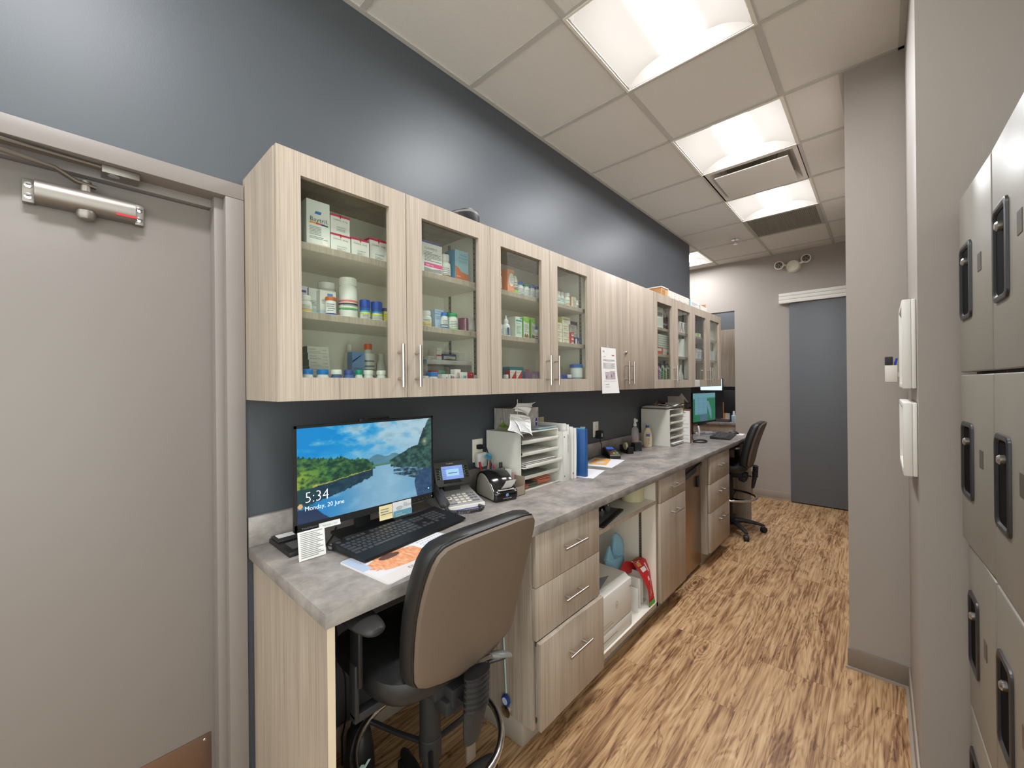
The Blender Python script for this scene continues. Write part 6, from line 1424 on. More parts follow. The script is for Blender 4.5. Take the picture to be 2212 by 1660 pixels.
flat_sheet('orange envelope with a clear window on the white sheet', (.17, 2.50), .20, .11, .35, (226, 168, 92), z=.9166, th=.004, name='envelope', cat='envelope', art=lambda m: m.box(-.02, .03, -.07, .0, .004, .0045, P((206, 200, 190))))
# card terminal
r = thing('card_terminal', 'grey and black card payment terminal with a blue display', 'card terminal', (.125, 2.735, .9142), -.75)
m = MB(); m.loft([[(x, y, z) for x, z in ((-.095, 0), (-.095, .055), (-.06, .060), (.085, .022), (.09, .01), (.088, 0))] for y in (-.04, -.036, .036, .04)], BPLAS); m.build('terminal_base', r)
m = MB(); m.loft([[(x, y, z+.0006) for x, z in ((-.09, .05), (-.088, .058), (-.06, .066), (.083, .030), (.086, .020), (.08, .018))] for y in (-.037, .037)], ALU); tb = m.build('terminal_face', r)
SLT = atan2(.036, .143); X = T(-.06, -.037, .0668) @ RY(SLT)
m = MB(); m.xf = X; m.box(.008, .045, .010, .064, 0, .001, mat('lcd_terminal', (70, 110, 210), .3, emit=.5)); m.build('display', r)
m = MB(); m.xf = X
for i in range(4):
    for j in range(3): m.box(.058+i*.020, .071+i*.020, .008+j*.021, .024+j*.021, 0, .003, KG if i < 3 else P([(210, 60, 60), (220, 190, 70), (70, 170, 90)][j]), b=.001)
m.build('keypad', r)
m = MB(); m.tube([(-.095, 0, .02), (-.13, .01, .02), (-.14, .03, .012), (-.11, .05, .006), (-.14, .06, .006), (-.16, .02, .006)], .004, RUB, 8); m.build('terminal_cord', r)
r = thing('tape_dispenser', 'black tape dispenser with a tan roll beside the card terminal', 'tape dispenser', (.12, 2.99, .9142), -.7)
m = MB(); m.loft([[(x, y, z) for x, z in ((-.08, 0), (-.085, .05), (-.06, .045), (-.02, .02), (.04, .02), (.07, .052), (.085, .05), (.08, 0))] for y in (-.022, .022)], BPLAS); m.build('dispenser_body', r)
m = MB(); m.lathe([(.013, -.009), (.031, -.009), (.031, .009), (.013, .009)], P((206, 198, 160)), 24, xf=T(-.02, 0, .045) @ RX(pi/2)); m.build('tape_roll', r)
o = carton('small black card holder between tape dispenser and spray bottle', .17, 3.065, 3.13, .9144, .065, (40, 40, 42), [('l', .2, .1, .8, .16, 1, (150, 150, 150))], d=.05, name='card_holder', cat='holder', rz=-.5)
# spray bottle
r = thing('spray_bottle', 'clear spray bottle with pinkish liquid and a white nozzle', 'spray bottle', (.085, 3.215, .9144))
m = MB(); m.lathe([(.028, 0), (.030, .004), (.030, .155), (.024, .172), (.012, .182), (.012, .19)], CLEAR, 26); m.build('bottle_body', r)
m = MB(); m.lathe([(.0275, .004), (.0275, .088)], P((206, 178, 172), .3), 24); m.build('liquid', r)
m = MB(); m.lathe([(.014, .188), (.014, .208), (.009, .212), (.009, .225)], WPLAS, 18); m.box(-.008, .022, -.009, .009, .222, .245, WPLAS, b=.004); m.lathe([(.011, .225), (.008, .252)], WPLAS, 14); m.build('nozzle', r)
r = thing('lotion_bottle', 'cream lotion bottle with a blue collar pump beside the far paper sorter', 'lotion bottle', (.13, 3.36, .9144), -1.15)
m = MB(); LB = mat('lotion_cream', (216, 200, 170), .4)
m.loft([[(a*cos(t), b*sin(t), z) for t in [2*pi*k/24 for k in range(24)]] for a, b, z in ((.018, .032, 0), (.021, .036, .01), (.021, .037, .07), (.02, .034, .12), (.016, .022, .155), (.012, .012, .165))], LB); m.build('bottle_body', r)
m = MB(); m.lathe([(.014, .165), (.014, .185)], P((40, 90, 160)), 20); m.lathe([(.005, .185), (.005, .2)], P((200, 190, 180)), 10); m.box(-.005, .028, -.006, .006, .198, .207, P((200, 190, 180)), b=.002); m.build('pump', r)
m = MB(); X = T(.0216, 0, 0) @ FACEX; m.rect(-.014, .095, .018, .113, P((60, 100, 170)), X, .0006); m.rect(-.014, .09, .018, .094, P((180, 110, 90)), X, .0006); m.text('Aveeno', -.014, .118, .010, P((100, 90, 80)), X, .001, w=.032)
m.lines(.0, .02, .018, .08, 5, P((120, 100, 80)), X, .0006); m.add([(-.012, .03, .0008), (-.004, .03, .0008), (-.008, .085, .0008)], [(0, 1, 2)], P((206, 170, 110)), X); m.build('front_label', r)
m = MB(); m.lathe([(.026, -.04), (.029, -.04), (.029, .04), (.026, .04), (.026, -.036)], WPLAS, 24, xf=T(.06, 3.295, .9435) @ RZ(-.5) @ RY(pi/2) @ RZ(0)); m.lathe([(.024, -.03), (.024, .038)], P((120, 116, 112)), 20, xf=T(.06, 3.295, .9435) @ RZ(-.5) @ RY(pi/2))
o = m.build('white_tub_lying', wloc=(.06, 3.295, .9144)); o.name = 'plastic_tub'; tag(o, 'white plastic tub lying on its side between spray bottle and lotion', 'tub')
# clutter on far sorter
r = thing('clipboard_pile', 'pile of clipboards and papers with metal clips on the far paper sorter', 'clipboards', (.15, 3.6, 1.2322))
m = MB()
for i, (a, b, c, d_, col, rz) in enumerate(((.02, .24, 3.47, 3.76, (96, 84, 74), .02), (.03, .25, 3.48, 3.77, (120, 108, 98), -.04), (.02, .25, 3.49, 3.78, (206, 204, 200), .05), (.04, .26, 3.52, 3.79, (190, 200, 204), -.06))):
    m.box(-(b-a)/2, (b-a)/2, -(d_-c)/2, (d_-c)/2, 0, .006, P(col, .6), xf=T((a+b)/2, (c+d_)/2, 1.2324+i*.0065) @ RZ(rz))
wpart(m, 'boards', r)
m = MB(); m.box(.20, .25, 3.50, 3.55, 1.258, 1.27, STEEL, b=.004); m.tube([(.22, 3.51, 1.27), (.24, 3.52, 1.285), (.22, 3.54, 1.27)], .003, STEEL, 6); m.box(.06, .10, 3.62, 3.72, 1.258, 1.275, mat('brass', (150, 120, 84), .35, metal=.8), b=.004); m.tube([(.08, 3.64, 1.27), (.09, 3.67, 1.295), (.08, 3.70, 1.27)], .004, STEEL, 6)
wpart(m, 'clips', r)
m = MB(); m.sheet(lambda u, v: (.12+.17*u, 3.56+.23*v, 1.2600+.012*sin(u*3+v*4)**2), 8, 8, PAPER); wpart(m, 'loose_sheet', r)
# clipboard standing right of far sorter
r = thing('clipboard', 'brown edged clipboard with a handwritten white sheet standing beside the far paper sorter', 'clipboard', (.25, 3.81, .9144))
m = MB(); m.box(.13, .345, 3.800, 3.804, .9146, 1.222, P((120, 76, 60), .5)); wpart(m, 'board', r)
m = MB(); m.box(.14, .335, 3.7985, 3.7998, .917, 1.205, PAPER); X = T(.14, 3.7985, .917) @ FACENY
for i in range(7): m.lines(.13, .03+i*.034, .185, .045+i*.034, 1, P((170, 168, 176)), X)
wpart(m, 'sheet', r)
m = MB(); m.box(.22, .30, 3.792, 3.7985, 1.19, 1.207, STEEL, b=.002); wpart(m, 'clip', r)
# wire basket
r = thing('wire_basket', 'black wire basket with papers behind the far monitor', 'basket', (.09, 4.05, .9144))
m = MB(); BW = RUB; a, b, c, d_, z0, z1 = .03, .21, 3.90, 4.24, 1.15, 1.26
for z in (z0, (z0+z1)/2, z1): m.tube([(a, c, z), (b, c, z), (b, d_, z), (a, d_, z)], .0025, BW, 6, closed=True)
for i in range(12):
    y = c+(d_-c)*i/11; m.tube([(b, y, z1), (b, y, z0), (a, y, z0)], .0016, BW, 5)
for i in range(5):
    x = a+(b-a)*i/4; m.tube([(x, c, z1), (x, c, z0), (x, d_, z0)], .0016, BW, 5)
for x in (a, b):
    for y in (c, d_): m.tube([(x, y, z1), (x, y, .9150)], .003, BW, 6)
wpart(m, 'wire_frame', r)
m = MB(); m.box(.05, .19, 4.02, 4.03, 1.153, 1.33, P((190, 178, 166), .7)); m.box(.05, .19, 4.06, 4.07, 1.153, 1.30, P((214, 196, 120), .7)); m.box(.05, .19, 3.96, 3.975, 1.153, 1.27, PAPER); m.add([(.12, 4.08, 1.30), (.19, 4.08, 1.30), (.19, 4.20, 1.26), (.14, 4.15, 1.36)], [(0, 1, 2, 3)], PAPER)
o = m.build('filed_papers', wloc=(.1, 4.03, 1.153)); tag(o, 'cream and yellow papers filed in the black wire basket', 'papers')
# monitor 2
ang = atan2(.080, .53)
def deskt(u, v):
    c = lerp((30, 110, 84), (40, 96, 60), cl(nz(u*8, v*8)+.5))
    if v > .80: c = (96, 140, 148)
    if .78 < v < .84 and u > .6: c = lerp(c, (50, 100, 80), cl(nz(u*30, v*20)+.6))
    if .08 < u < .62 and .25 < v < .86:
        c = (96, 138, 150)
        if int(v*60) % 4 == 0 or int(u*40) % 9 == 0: c = (84, 124, 138)
    if .62 < u < .82 and .05 < v < .72 and abs(u-.62-.22*(.72-v)/.6) < .07: c = (92, 128, 140)
    if .3 < u < .62 and v < .25: c = lerp((52, 80, 96), (90, 110, 130), cl(nz(u*30, v*30)+.5))
    return c
r = thing('monitor', 'slim black monitor with a green desktop picture at the far workstation', 'monitor', (.12, 4.62, .9142))
LX2 = T(.160-.12, 4.40-4.62, 1.025-.9142) @ RZ(-ang) @ FACEX
mon(r, LX2, .52, .33, th=.035, bez=(.008, .008, .02))
picture('screen', .504, .302, 90, 54, deskt, pic_mat('lit_screen_dim', .8), r, LX2 @ T(.008, .0205, .0008))
m = MB(); m.xf = LX2; m.box(.14, .30, -.022, .0, -.015, .004, BPLAS, b=.003); m.build('sound_bar', r)
m = MB(); m.lathe([(.090, 0), (.094, .004), (.090, .012), (.02, .014)], mat('stand_silver', (150, 148, 146), .3, metal=.6), 30); m.build('stand_base', r)
m = MB(); m.box(-.06, -.035, -.03, .03, .01, .28, BPLASM, b=.006); m.box(-.05, .02, -.04, .04, .20, .28, BPLASM, b=.006); m.build('stand_neck', r)
m = MB(); m.sheet(lambda u, v: (.235+.006*sin(v*4), 4.33+.05*u, .9146+.105*v), 2, 6, PAPER); o = m.build('receipt_slip', wloc=(.235, 4.35, .9146)); tag(o, 'narrow white slip standing under the far monitor', 'note')
m = MB(); m.tube([(.38+.055*cos(t)*(1-.1*(t > 6.3)), 3.93+.09*sin(t), .919+.002*(t/6.28)) for t in [i*.26 for i in range(62)]], .0045, RUB, 6); m.tube([(.33, 3.93, .919), (.30, 3.98, .93), (.25, 4.1, .93), (.15, 4.25, .919)], .0045, RUB, 6)
o = m.build('coiled_cable', wloc=(.38, 3.93, .9144)); tag(o, 'black coiled cable on the worktop in front of the far clipboard', 'cable')
m = MB(); m.tube([(.22, 4.37, .917), (.28, 4.42, .93), (.32, 4.55, .925), (.28, 4.66, .94), (.35, 4.70, .917), (.42, 4.62, .918)], .0018, RUB, 6); o = m.build('cable', wloc=(.3, 4.5, .9144)); tag(o, 'thin dark cable looping under the far monitor', 'cable')
flat_sheet('white sheet at the far end of the worktop beside the mouse', (.49, 4.73), .16, .14, .1, (214, 208, 206))
r = thing('computer_mouse', 'black computer mouse at the far end of the worktop', 'mouse', (.46, 4.745, .9158), .3)
m = MB(); m.loft([[(x+0, w*cos(t), max(0, h*sin(t))) for t in [pi*k/12 for k in range(13)]] for x, w, h in ((-.05, .012, .008), (-.04, .025, .022), (-.01, .031, .034), (.03, .028, .026), (.05, .014, .010))], BPLAS); m.build('mouse_body', r)
m = MB(); m.lathe([(.006, -.003), (.006, .003)], STEEL, 12, xf=T(-.035, 0, .025) @ RX(pi/2)); m.build('scroll_wheel', r)

# ================================================================ OPEN CABINET CONTENTS
r = thing('printer', 'white laser printer standing in the open base cabinet', 'printer', (.34, 1.95, .1272))
PW_ = mat('printer_white', (214, 211, 204), .38)
px0, px1, py0, py1, pz0, pz1 = .12, .588, 1.735, 2.105, .1275, .395
m = MB(); m.box(px0, px1, py0, py1, pz0, pz0+.075, PW_, b=.006); m.box(px0, px1, py0, py1, pz0+.077, pz1-.004, PW_, b=.01)
m.loft([[(px0+.02, y, pz1-.01), (px0+.03, y, pz1+.018), (px1-.04, y, pz1+.010), (px1-.006, y, pz1-.018), (px1-.01, y, pz1-.02)] for y in (py0+.002, py1-.002)], PW_)
wpart(m, 'printer_body', r)
m = MB(); m.box(px0, px0+.16, py0+.01, py1-.08, pz1+.01, pz1+.075, PW_, b=.012); m.box(px0+.02, px0+.13, py0+.02, py1-.10, pz1+.075, pz1+.092, PW_, b=.006); wpart(m, 'rear_cover', r)
m = MB(); X = T(px1, py0, pz0) @ FACEX; GO = P((150, 132, 104)); m.disc(.195, .178, .014, GO, X, .0006, ry=.019); m.disc(.195, .178, .0120, P((210, 206, 198)), X, .0009, ry=.0165); m.text('hp', .187, .171, .019, GO, X, .0012, w=.016)
m.rect(.03, .10, .16, .102, INK, X); m.rect(.05, .035, .2, .04, P((150, 146, 140)), X); m.rect(.05, .115, .14, .118, P((160, 156, 150)), X)
wpart(m, 'front_print', r)
m = MB(); m.box(px1-.002, px1+.002, py1-.03, py1-.015, pz1-.05, pz1-.043, STEEL); wpart(m, 'power_button', r)
m = MB(); m.box(.44, .56, 1.745, 1.86, .415, .4165, P((206, 206, 210))); m.add([(.47, 1.78, .4168), (.56, 1.80, .418), (.55, 1.92, .45), (.49, 1.86, .43)], [(0, 1, 2, 3)], P((120, 122, 130)))
m.xf = Matrix.Identity(4)
o = m.build('printed_sheet', wloc=(.5, 1.80, .415)); tag(o, 'curled printed sheets on top of the white printer', 'papers')
GTR = 'white file trays beside the printer'
for i, (x1_, h) in enumerate(((.565, .140), (.555, .175), (.545, .19))):
    m = MB(); m.box(.30, x1_, 2.225+i*.055, 2.229+i*.055, .1275, .1275+h, WPLAS, b=.001); m.box(.30, x1_, 2.229+i*.055, 2.275+i*.055, .1275, .1305, WPLAS)
    o = m.build('file_tray', wloc=(.4, 2.25+i*.055, .1275)); tag(o, 'white upright file divider, %s' % ['shortest one beside the printer', 'middle height one', 'tallest one by the red bag'][i], 'file divider', GTR)
# blue film bag
def blob(rings, n=20, seed=1, amp=.08):
    rnd = random.Random(seed); out = []
    for (cx_, cy_, z, a, b) in rings:
        out.append([(cx_+a*cos(t)*(1+amp*sin(3*t+z*40+seed)), cy_+b*sin(t)*(1+amp*cos(4*t-z*50+seed)), z) for t in [2*pi*k/n for k in range(n)]])
    return out
r = thing('blue_plastic_bag', 'translucent light blue plastic bag with two ears behind the printer', 'bag', (.36, 2.2, .40))
m = MB(); m.loft(blob([(.43, 2.20, .330, .03, .06), (.43, 2.20, .385, .045, .085), (.425, 2.205, .43, .04, .10)], seed=2), BLUEFILM); wpart(m, 'bag_body', r)
m = MB(); m.loft(blob([(.425, 2.145, .425, .030, .04), (.423, 2.15, .45, .022, .028), (.42, 2.158, .48, .012, .013), (.42, 2.162, .498, .004, .004)], seed=3), BLUEFILM); wpart(m, 'bag_ear', r)
m = MB(); m.loft(blob([(.425, 2.255, .425, .034, .05), (.42, 2.262, .46, .034, .058), (.415, 2.262, .50, .030, .052), (.41, 2.258, .530, .018, .032), (.41, 2.256, .545, .006, .012)], seed=4), BLUEFILM); wpart(m, 'bag_ear', r)
carton('dark blue and red carton behind the blue plastic bag', .26, 2.13, 2.25, .1275, .20, (40, 90, 150), [('r', .0, .75, .5, 1, (190, 40, 44)), ('r', .0, .9, .3, 1, (90, 150, 70))], d=.1)
# red bag draped over dividers
r = thing('red_paper_bag', 'red recycling paper bag with white symbols and green corners draped over the file dividers', 'bag', (.45, 2.33, .1275))
RB = mat('red_bag', (196, 34, 40), .5); GB = mat('green_bag', (84, 160, 60), .5)
def rb(u, v):    # u along y (depth into cabinet to right), v down the drape
    path = [(.475, .34), (.49, .412), (.53, .405), (.562, .33), (.580, .24), (.590, .135)]
    t = v*(len(path)-1); i = min(int(t), len(path)-2); f_ = t-i
    x = path[i][0]+(path[i+1][0]-path[i][0])*f_; z = path[i][1]+(path[i+1][1]-path[i][1])*f_
    yl = 2.15+.17*cl(v*1.25); yr = 2.403
    y = yl+(yr-yl)*u
    return (x+.004*sin(9*v+4*u), y, z-.05*u*(1-v)+.006*sin(7*u+5*v))
m = MB(); m.sheet(rb, 12, 22, RB); wpart(m, 'bag_sheet', r)
m = MB()
def onrb(pts, M_, o=.0016):
    vs = []
    for u, v in pts:
        x, y, z = rb(u, v); vs.append((x+o, y-o*.3, z+o))
    m.add(vs, [tuple(range(len(vs)))], M_)
WP_ = P((232, 226, 222))
for cu_, cv_ in ((.45, .38), (.55, .88)):
    for k in range(3):
        a = k*2.094; c_ = (cu_+.09*cos(a), cv_+.030*sin(a))
        onrb([(c_[0]+.06*cos(a+.5+q), c_[1]+.020*sin(a+.5+q)) for q in (0, 1.6, 3.1, 4.7)], WP_)
for (u0, v0, u1, v1) in ((.3, .50, .62, .57), (.70, .46, .78, .60), (.45, .66, .6, .72), (.66, .70, .72, .80), (.15, .30, .3, .36), (.02, .36, .12, .42)):
    onrb([(u0, v0), (u1, v0), (u1, v1), (u0, v1)], WP_)
onrb([(.2, .42), (.5, .42), (.5, .48), (.2, .48)], P((214, 150, 70)))
onrb([(.62, .20), (.9, .22), (.98, .34), (.8, .36)], GB); onrb([(0, .95), (.95, .95), (1, 1), (0, 1)], GB)
wpart(m, 'bag_print', r)
m = MB()
def rb2(u, v): 
    x, y, z = rb(1, .25+.75*v); return (x-.002-.04*u*sin(v*3), y+.012*u, z-.0-.02*u)
m.sheet(rb2, 3, 16, PAPER); wpart(m, 'bag_lining', r)
# hole punch, staple box, yellow tub on the shelf
r = thing('hole_punch', 'black three hole punch on the shelf above the printer', 'hole punch', (.5, 1.93, .7465), .18)
m = MB(); m.box(-.06, .055, -.16, .155, 0, .012, mat('punch_grey', (80, 80, 78), .4), b=.004); m.box(.045, .075, -.165, .16, 0, .012, BPLAS, b=.004); m.build('punch_base', r)
m = MB(); m.box(-.055, -.005, -.15, .14, .055, .068, mat('punch_grey', (80, 80, 78), .4), b=.004, xf=RY(.15)); m.box(-.06, -.045, -.15, .14, .012, .06, mat('punch_grey', (80, 80, 78), .4)); m.build('punch_arm', r)
for y in (-.11, -.02, .08):
    m = MB(); m.box(.0, .02, y-.014, y+.014, .012, .04, mat('punch_grey', (80, 80, 78), .4), b=.002); m.lathe([(.005, .01), (.005, .05)], STEEL, 10, xf=T(.012, y, 0)); m.lathe([(.009, .03), (.009, .034)], STEEL, 10, xf=T(.012, y, 0)); m.build('punch_head', r)
r = thing('laminator', 'black flat desktop device behind the hole punch on the shelf', 'office machine', (.36, 2.13, .7465), .3)
m = MB(); m.box(-.05, .05, -.15, .15, 0, .055, BPLASM, b=.008); m.box(.05, .053, -.12, .12, .02, .03, GLOSSB); m.build('machine_body', r)
m = MB(); m.box(-.03, .03, -.13, .13, .0552, .062, GLOSSB, b=.002); m.build('machine_lid', r)
m = MB(); m.lathe([(.062, 0), (.066, .004), (.072, .105), (.074, .106), (.069, .106), (.063, .006)], mat('yellow_tub', (212, 202, 164), .4), 30); o = m.build('yellow_tub'); o.location = (.485, 2.33, .7465); tag(o, 'pale yellow round tub at the right end of the shelf', 'tub')

# ================================================================ KNEE SPACE EXTRAS
r = thing('hook_keyring', 'round blue badge hanging on a pale lanyard against the drawer cabinet side', 'lanyard', (.46, 1.215, .2))
m = MB(); m.tube([(.445, 1.2205, .55), (.45, 1.218, .40), (.465, 1.214, .19)], .0035, P((170, 196, 196)), 6); wpart(m, 'strap', r)
m = MB(); m.lathe([(.021, 0), (.021, .010), (.018, .012)], P((30, 60, 130)), 22, xf=T(.469, 1.212, .165) @ RX(pi/2)); m.lathe([(.014, .0121), (.014, .0126)], P((200, 205, 215)), 22, xf=T(.469, 1.212, .165) @ RX(pi/2)); wpart(m, 'badge', r)
m = MB(); m.lathe([(.024, 0), (.024, .012), (.020, .014), (.008, .016)], CHROME, 22, xf=T(.465, 1.2205, .115) @ RX(pi/2)); o = m.build('cabinet_disc', wloc=(.465, 1.22, .115)); tag(o, 'shiny round metal disc on the drawer cabinet side under the blue badge', 'disc')
m = MB(); m.tube([(.30, 1.2, .33), (.31, 1.185, .30), (.32, 1.19, .26), (.31, 1.205, .24), (.30, 1.2, .28)], .006, STEEL, 8); m.tube([(.30, 1.2205, .36), (.30, 1.20, .33)], .006, P((180, 40, 44)), 8)
o = m.build('red_hook', wloc=(.3, 1.21, .3)); tag(o, 'metal loop on a red tab hanging at the drawer cabinet side', 'hook')
for i, (y, x, dy) in enumerate(((.66, .05, .03), (.70, .055, -.02), (.735, .05, .0))):
    m = MB(); m.tube([(x, y, .75), (x+.03, y+dy, .5), (x+.02, y+.02, .33), (x+.045, y+.01, .2), (x+.03, y, .12), (x+.03, y, .012)], .0035, RUB, 6)
    o = m.build('cable', wloc=(x, y, .7)); tag(o, 'black cable hanging down the knee wall, %s' % ['nearest the taupe door', 'middle one', 'nearest the drawers'][i], 'cable', 'cables hanging under the near desk')
r = thing('shoe_shaped_speaker', 'black rounded speaker with a pale zigzag mark on the floor under the near desk', 'speaker', (.22, .70, 0))
m = MB(); m.loft([[(.22+a*cos(t), .70+b*sin(t), z) for t in [2*pi*k/18 for k in range(18)]] for a, b, z in ((.05, .05, 0), (.055, .055, .05), (.055, .05, .15), (.045, .04, .22), (.02, .02, .245))], BPLAS); wpart(m, 'shell', r)
m = MB(); X = T(.262, .665, .12) @ RZ(-.6) @ FACEX; WZ = P((200, 225, 215))
for q in (((0, 0), (.01, 0), (.03, .03), (.02, .03)), ((.02, .03), (.03, .03), (.03, .01), (.022, .01)), ((.022, .01), (.03, .01), (.052, .045), (.043, .045))): m.add([(u, v, .006) for u, v in q], [(0, 1, 2, 3)], WZ, X)
wpart(m, 'zigzag_mark', r)

# ================================================================ RIGHT WALL: holders, lockers
def tray_panel(label, y0, y1, z0, z1):
    r = thing('wall_chart_holder', label, 'wall holder', (1.713, (y0+y1)/2, (z0+z1)/2), 0, 'white wall holders')
    m = MB(); x0 = 1.676
    m.box(1.700, 1.7125, y0, y1, z0, z1, WPLAS, b=.003)
    for (a, b, c, d_) in ((y0, y0+.02, z0, z1), (y1-.02, y1, z0, z1), (y0+.02, y1-.02, z0, z0+.02), (y0+.02, y1-.02, z1-.02, z1)): m.box(x0, 1.700, a, b, c, d_, WPLAS, b=.003)
    wpart(m, 'holder_frame', r)
    m = MB()
    rn = random.Random(int(z0*100))
    for i in range(7):
        z = z0+.04+i*(z1-z0-.08)/7; y = rn.uniform(y0+.05, y1-.12)
        m.box(1.684, 1.700, y, y+.05, z, z+.018, [BPLASM, INKD, P((120, 120, 130))][i % 3])
    wpart(m, 'stored_items', r)
    return r
tray_panel('white wall holder above its twin, beside the marker cup', 2.03, 2.36, 1.435, 1.755)
tray_panel('lower white wall holder with small black items', 2.00, 2.40, 1.125, 1.385)
r = thing('marker_cup', 'small white cup with a black eraser and blue pen behind the upper wall holder', 'cup', (1.69, 2.40, 1.46))
m = MB(); m.box(1.632, 1.672, 2.402, 2.444, 1.458, 1.530, P((216, 210, 200), .5), b=.002); m.box(1.672, 1.7125, 2.41, 2.436, 1.48, 1.50, WPLAS); wpart(m, 'cup_body', r)
m = MB(); m.box(1.632, 1.658, 2.41, 2.436, 1.531, 1.568, BPLASM, b=.003); o = m.build('board_eraser', wloc=(1.645, 2.423, 1.531)); tag(o, 'black eraser standing in the small white wall cup', 'eraser')
m = MB(); m.tube([(1.664, 2.42, 1.531), (1.670, 2.42, 1.560)], .004, P((30, 70, 190)), 8); o = m.build('pen', wloc=(1.664, 2.42, 1.531)); tag(o, 'blue pen tip beside the black eraser in the wall cup', 'pen')

def locker_column(label, loc, rz, ajar):
    r = thing('locker', label, 'locker', loc, rz, 'cream lockers')     # local: front plane x=0, body towards +x, y from 0 (near) to w
    w = LW; H = 2.02; rows = [0, .505, 1.0, 1.487, 2.02]
    rows = [.04, .475, .978, 1.483, 2.02]
    m = MB(); m.box(.022, .50, .002, w-.002, 0.0, H, LOCKM, b=.002); m.box(.021, .03, 0.004, w-.004, .02, H-.004, BPLASM); m.build('locker_body', r)
    for i in range(4):
        z0, z1 = rows[i]+.004, rows[i+1]-.004
        aj = ajar[i]
        D = T(.020, .002, 0) @ RZ(aj)
        m = MB(); m.xf = D; m.box(-.02, -.001, .0, w-.006, z0, z1, LOCKM, b=.004, seg=3)
        d = m.build('locker_door', r)
        hz = (z0+z1)/2; hh = .098; hw = .052
        hc = w-.094
        m = MB(); m.xf = D
        def rr(hw_, hh_, x, k=6, cr=.018):
            pts = []
            for sx, sy, a0 in ((1, 1, 0), (-1, 1, pi/2), (-1, -1, pi), (1, -1, 1.5*pi)):
                for q in range(k+1): pts.append((x, hc+sx*(hw_-cr)+cr*cos(a0+q*pi/2/k), hz+sy*(hh_-cr)+cr*sin(a0+q*pi/2/k)))
            return pts
        PM_ = mat('locker_handle', (52, 52, 54), .35, metal=.3)
        m.loft([rr(hw+.012, hh+.012, -.0205), rr(hw+.011, hh+.011, -.0245), rr(hw+.005, hh+.005, -.0265), rr(hw, hh, -.025), rr(hw-.003, hh-.003, -.0205)], PM_, cap=False)
        m.loft([rr(hw-.001, hh-.001, -.0208)], mat('recess_black', (8, 8, 9), .6)) if 0 else m.add(rr(hw-.001, hh-.001, -.0206), [tuple(range(28))], mat('recess_black', (6, 6, 6), .9, spec=.1))
        m.build('handle', d)
        m = MB(); m.xf = D; m.lathe([(.011, .0), (.011, .008), (.007, .012)], STEEL, 14, xf=T(-.021, hc-.012, hz+.055) @ RY(-pi/2)); m.build('latch_knob', d)
        if i: m = MB(); m.xf = D; m.box(-.0212, -.020, .095, .13, hz+.0, hz+.047, mat('number_plate', (96, 90, 84), .3, metal=.6)); m.build('number_plate', d)
        if i == 0:
            m = MB(); m.xf = D
            for q in range(4): m.box(-.0212, -.020, .20+q*.035, .212+q*.035, hz-.06, hz+.06, GLOSSB)
            m.build('vent', d)
    return r
LW = .352
A1 = radians(1.1)
locker_column('cream locker column standing against the alcove wall, its upper doors slightly ajar', (1.820, 1.508, 0), A1, [0, .0, radians(2.0), radians(2.0)])
locker_column('cream locker column nearest the camera, cut by the frame edge', (1.820+sin(A1)*.356, 1.508-cos(A1)*.356, 0), A1, [0, 0, .0, .0])

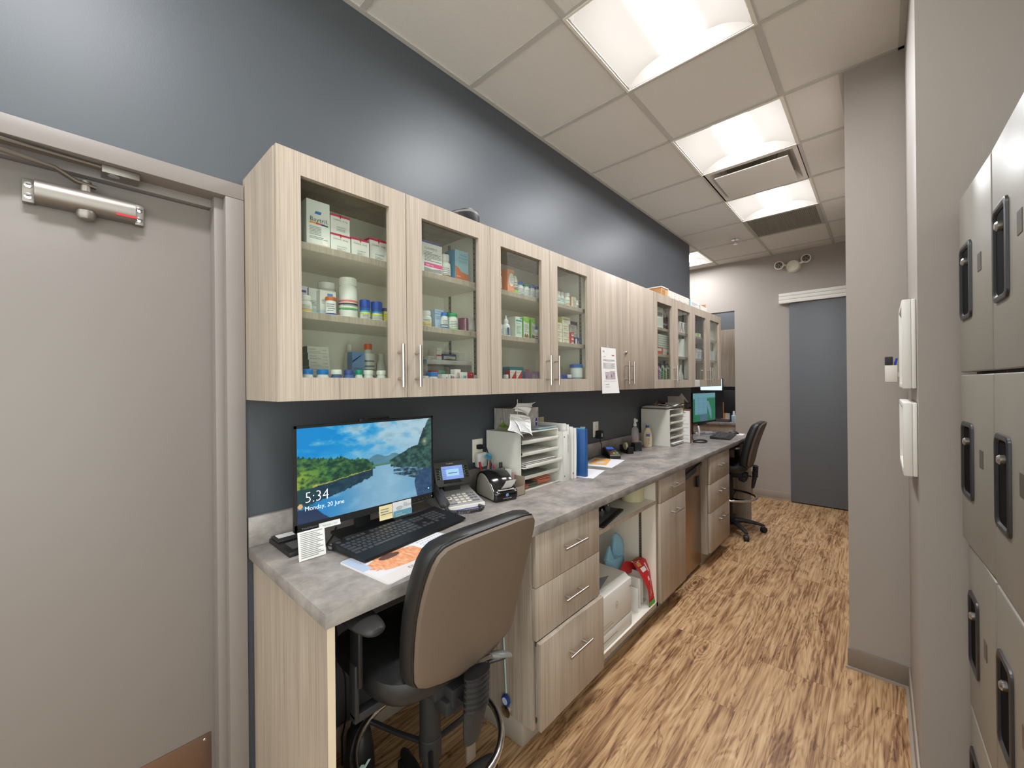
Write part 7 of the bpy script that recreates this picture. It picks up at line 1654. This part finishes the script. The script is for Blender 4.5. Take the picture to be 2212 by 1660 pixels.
# ================================================================ RECEPTION BEYOND
r = thing('reception_counter', 'grey topped reception counter with a wood front seen through the back opening', 'counter', (-.5, 6.0, 0))
m = MB(); m.box(-1.34, .185, 6.08, 6.75, .876, .914, STONE, b=.001); wpart(m, 'counter_top', r)
m = MB(); m.box(-1.34, .185, 6.12, 6.14, 0, .8755, WOOD); wpart(m, 'front_panel', r)
r = thing('wall_cabinet', 'plain wood cabinet hanging above the reception desk beyond the opening', 'cabinet', (-.2, 6.6, 1.40), 0)
m = MB(); m.box(-1.0, .6, 6.60, 7.045, 1.395, 2.24, WOOD, b=.001); wpart(m, 'carcass', r)
m = MB(); m.box(-1.0, -.21, 6.58, 6.598, 1.396, 2.239, WOOD, b=.001); wpart(m, 'door', r); m = MB(); m.box(-.205, .6, 6.58, 6.598, 1.396, 2.239, WOOD, b=.001); wpart(m, 'door', r)
def far_mon(label, x0, x1, y, z0, z1, lit, stand=True, face=-1):
    r = thing('monitor', label, 'monitor', ((x0+x1)/2, y, .9142))
    m = MB(); m.box(x0, x1, y, y+.03, z0, z1, BPLAS, b=.003); wpart(m, 'casing', r)
    if lit:
        m = MB(); m.box(x0+.01, x1-.01, y-.0012, y-.0002, z0+.02, z1-.01, lit); wpart(m, 'screen', r)
    m = MB(); m.box((x0+x1)/2-.02, (x0+x1)/2+.02, y+.005, y+.025, .926, z0, BPLASM); m.box((x0+x1)/2-.1, (x0+x1)/2+.1, y-.07, y+.10, .9142, .926, BPLASM, b=.003); wpart(m, 'stand', r)
far_mon('monitor with a bright pale blue page at the reception desk', -.42, -.10, 6.48, 1.325, 1.52, mat('pale_page', (190, 220, 250), .5, emit=.9))
far_mon('black unlit monitor turned away on the reception desk', -.022, .17, 6.22, 1.03, 1.345, None)
carton('white upright carton beside the unlit reception monitor', 0, 0, .09, .9144, .38, (214, 212, 206), [], d=.09, name='white_carton').location = (.05, 6.42, .9144)
bottle('clear pump bottle on the reception counter edge', .20, 6.14, 6.20, .9144, .15, (170, 190, 205), WPLAS and (226, 226, 226), caph=.3, neck=.4, name='pump_bottle').location = (.12, 6.16, .9144)
k3 = copy_tree(kb); k3.location = (-.16, 6.18, .9146); k3.rotation_euler = (0, 0, -1.57); k3['label'] = 'black keyboard on the reception counter beyond the opening'
carton('orange and blue folder standing on the reception desk', 0, 0, .03, .9144, .26, (60, 90, 150), [], d=.035, name='file_folder', cat='folder', side=(214, 130, 70)).location = (-.05, 6.44, .9144)
carton('tall pale cup holder carton behind the reception keyboard', 0, 0, .10, .9144, .34, (186, 176, 166), [], d=.10, name='white_carton').location = (.12, 6.62, .9144)
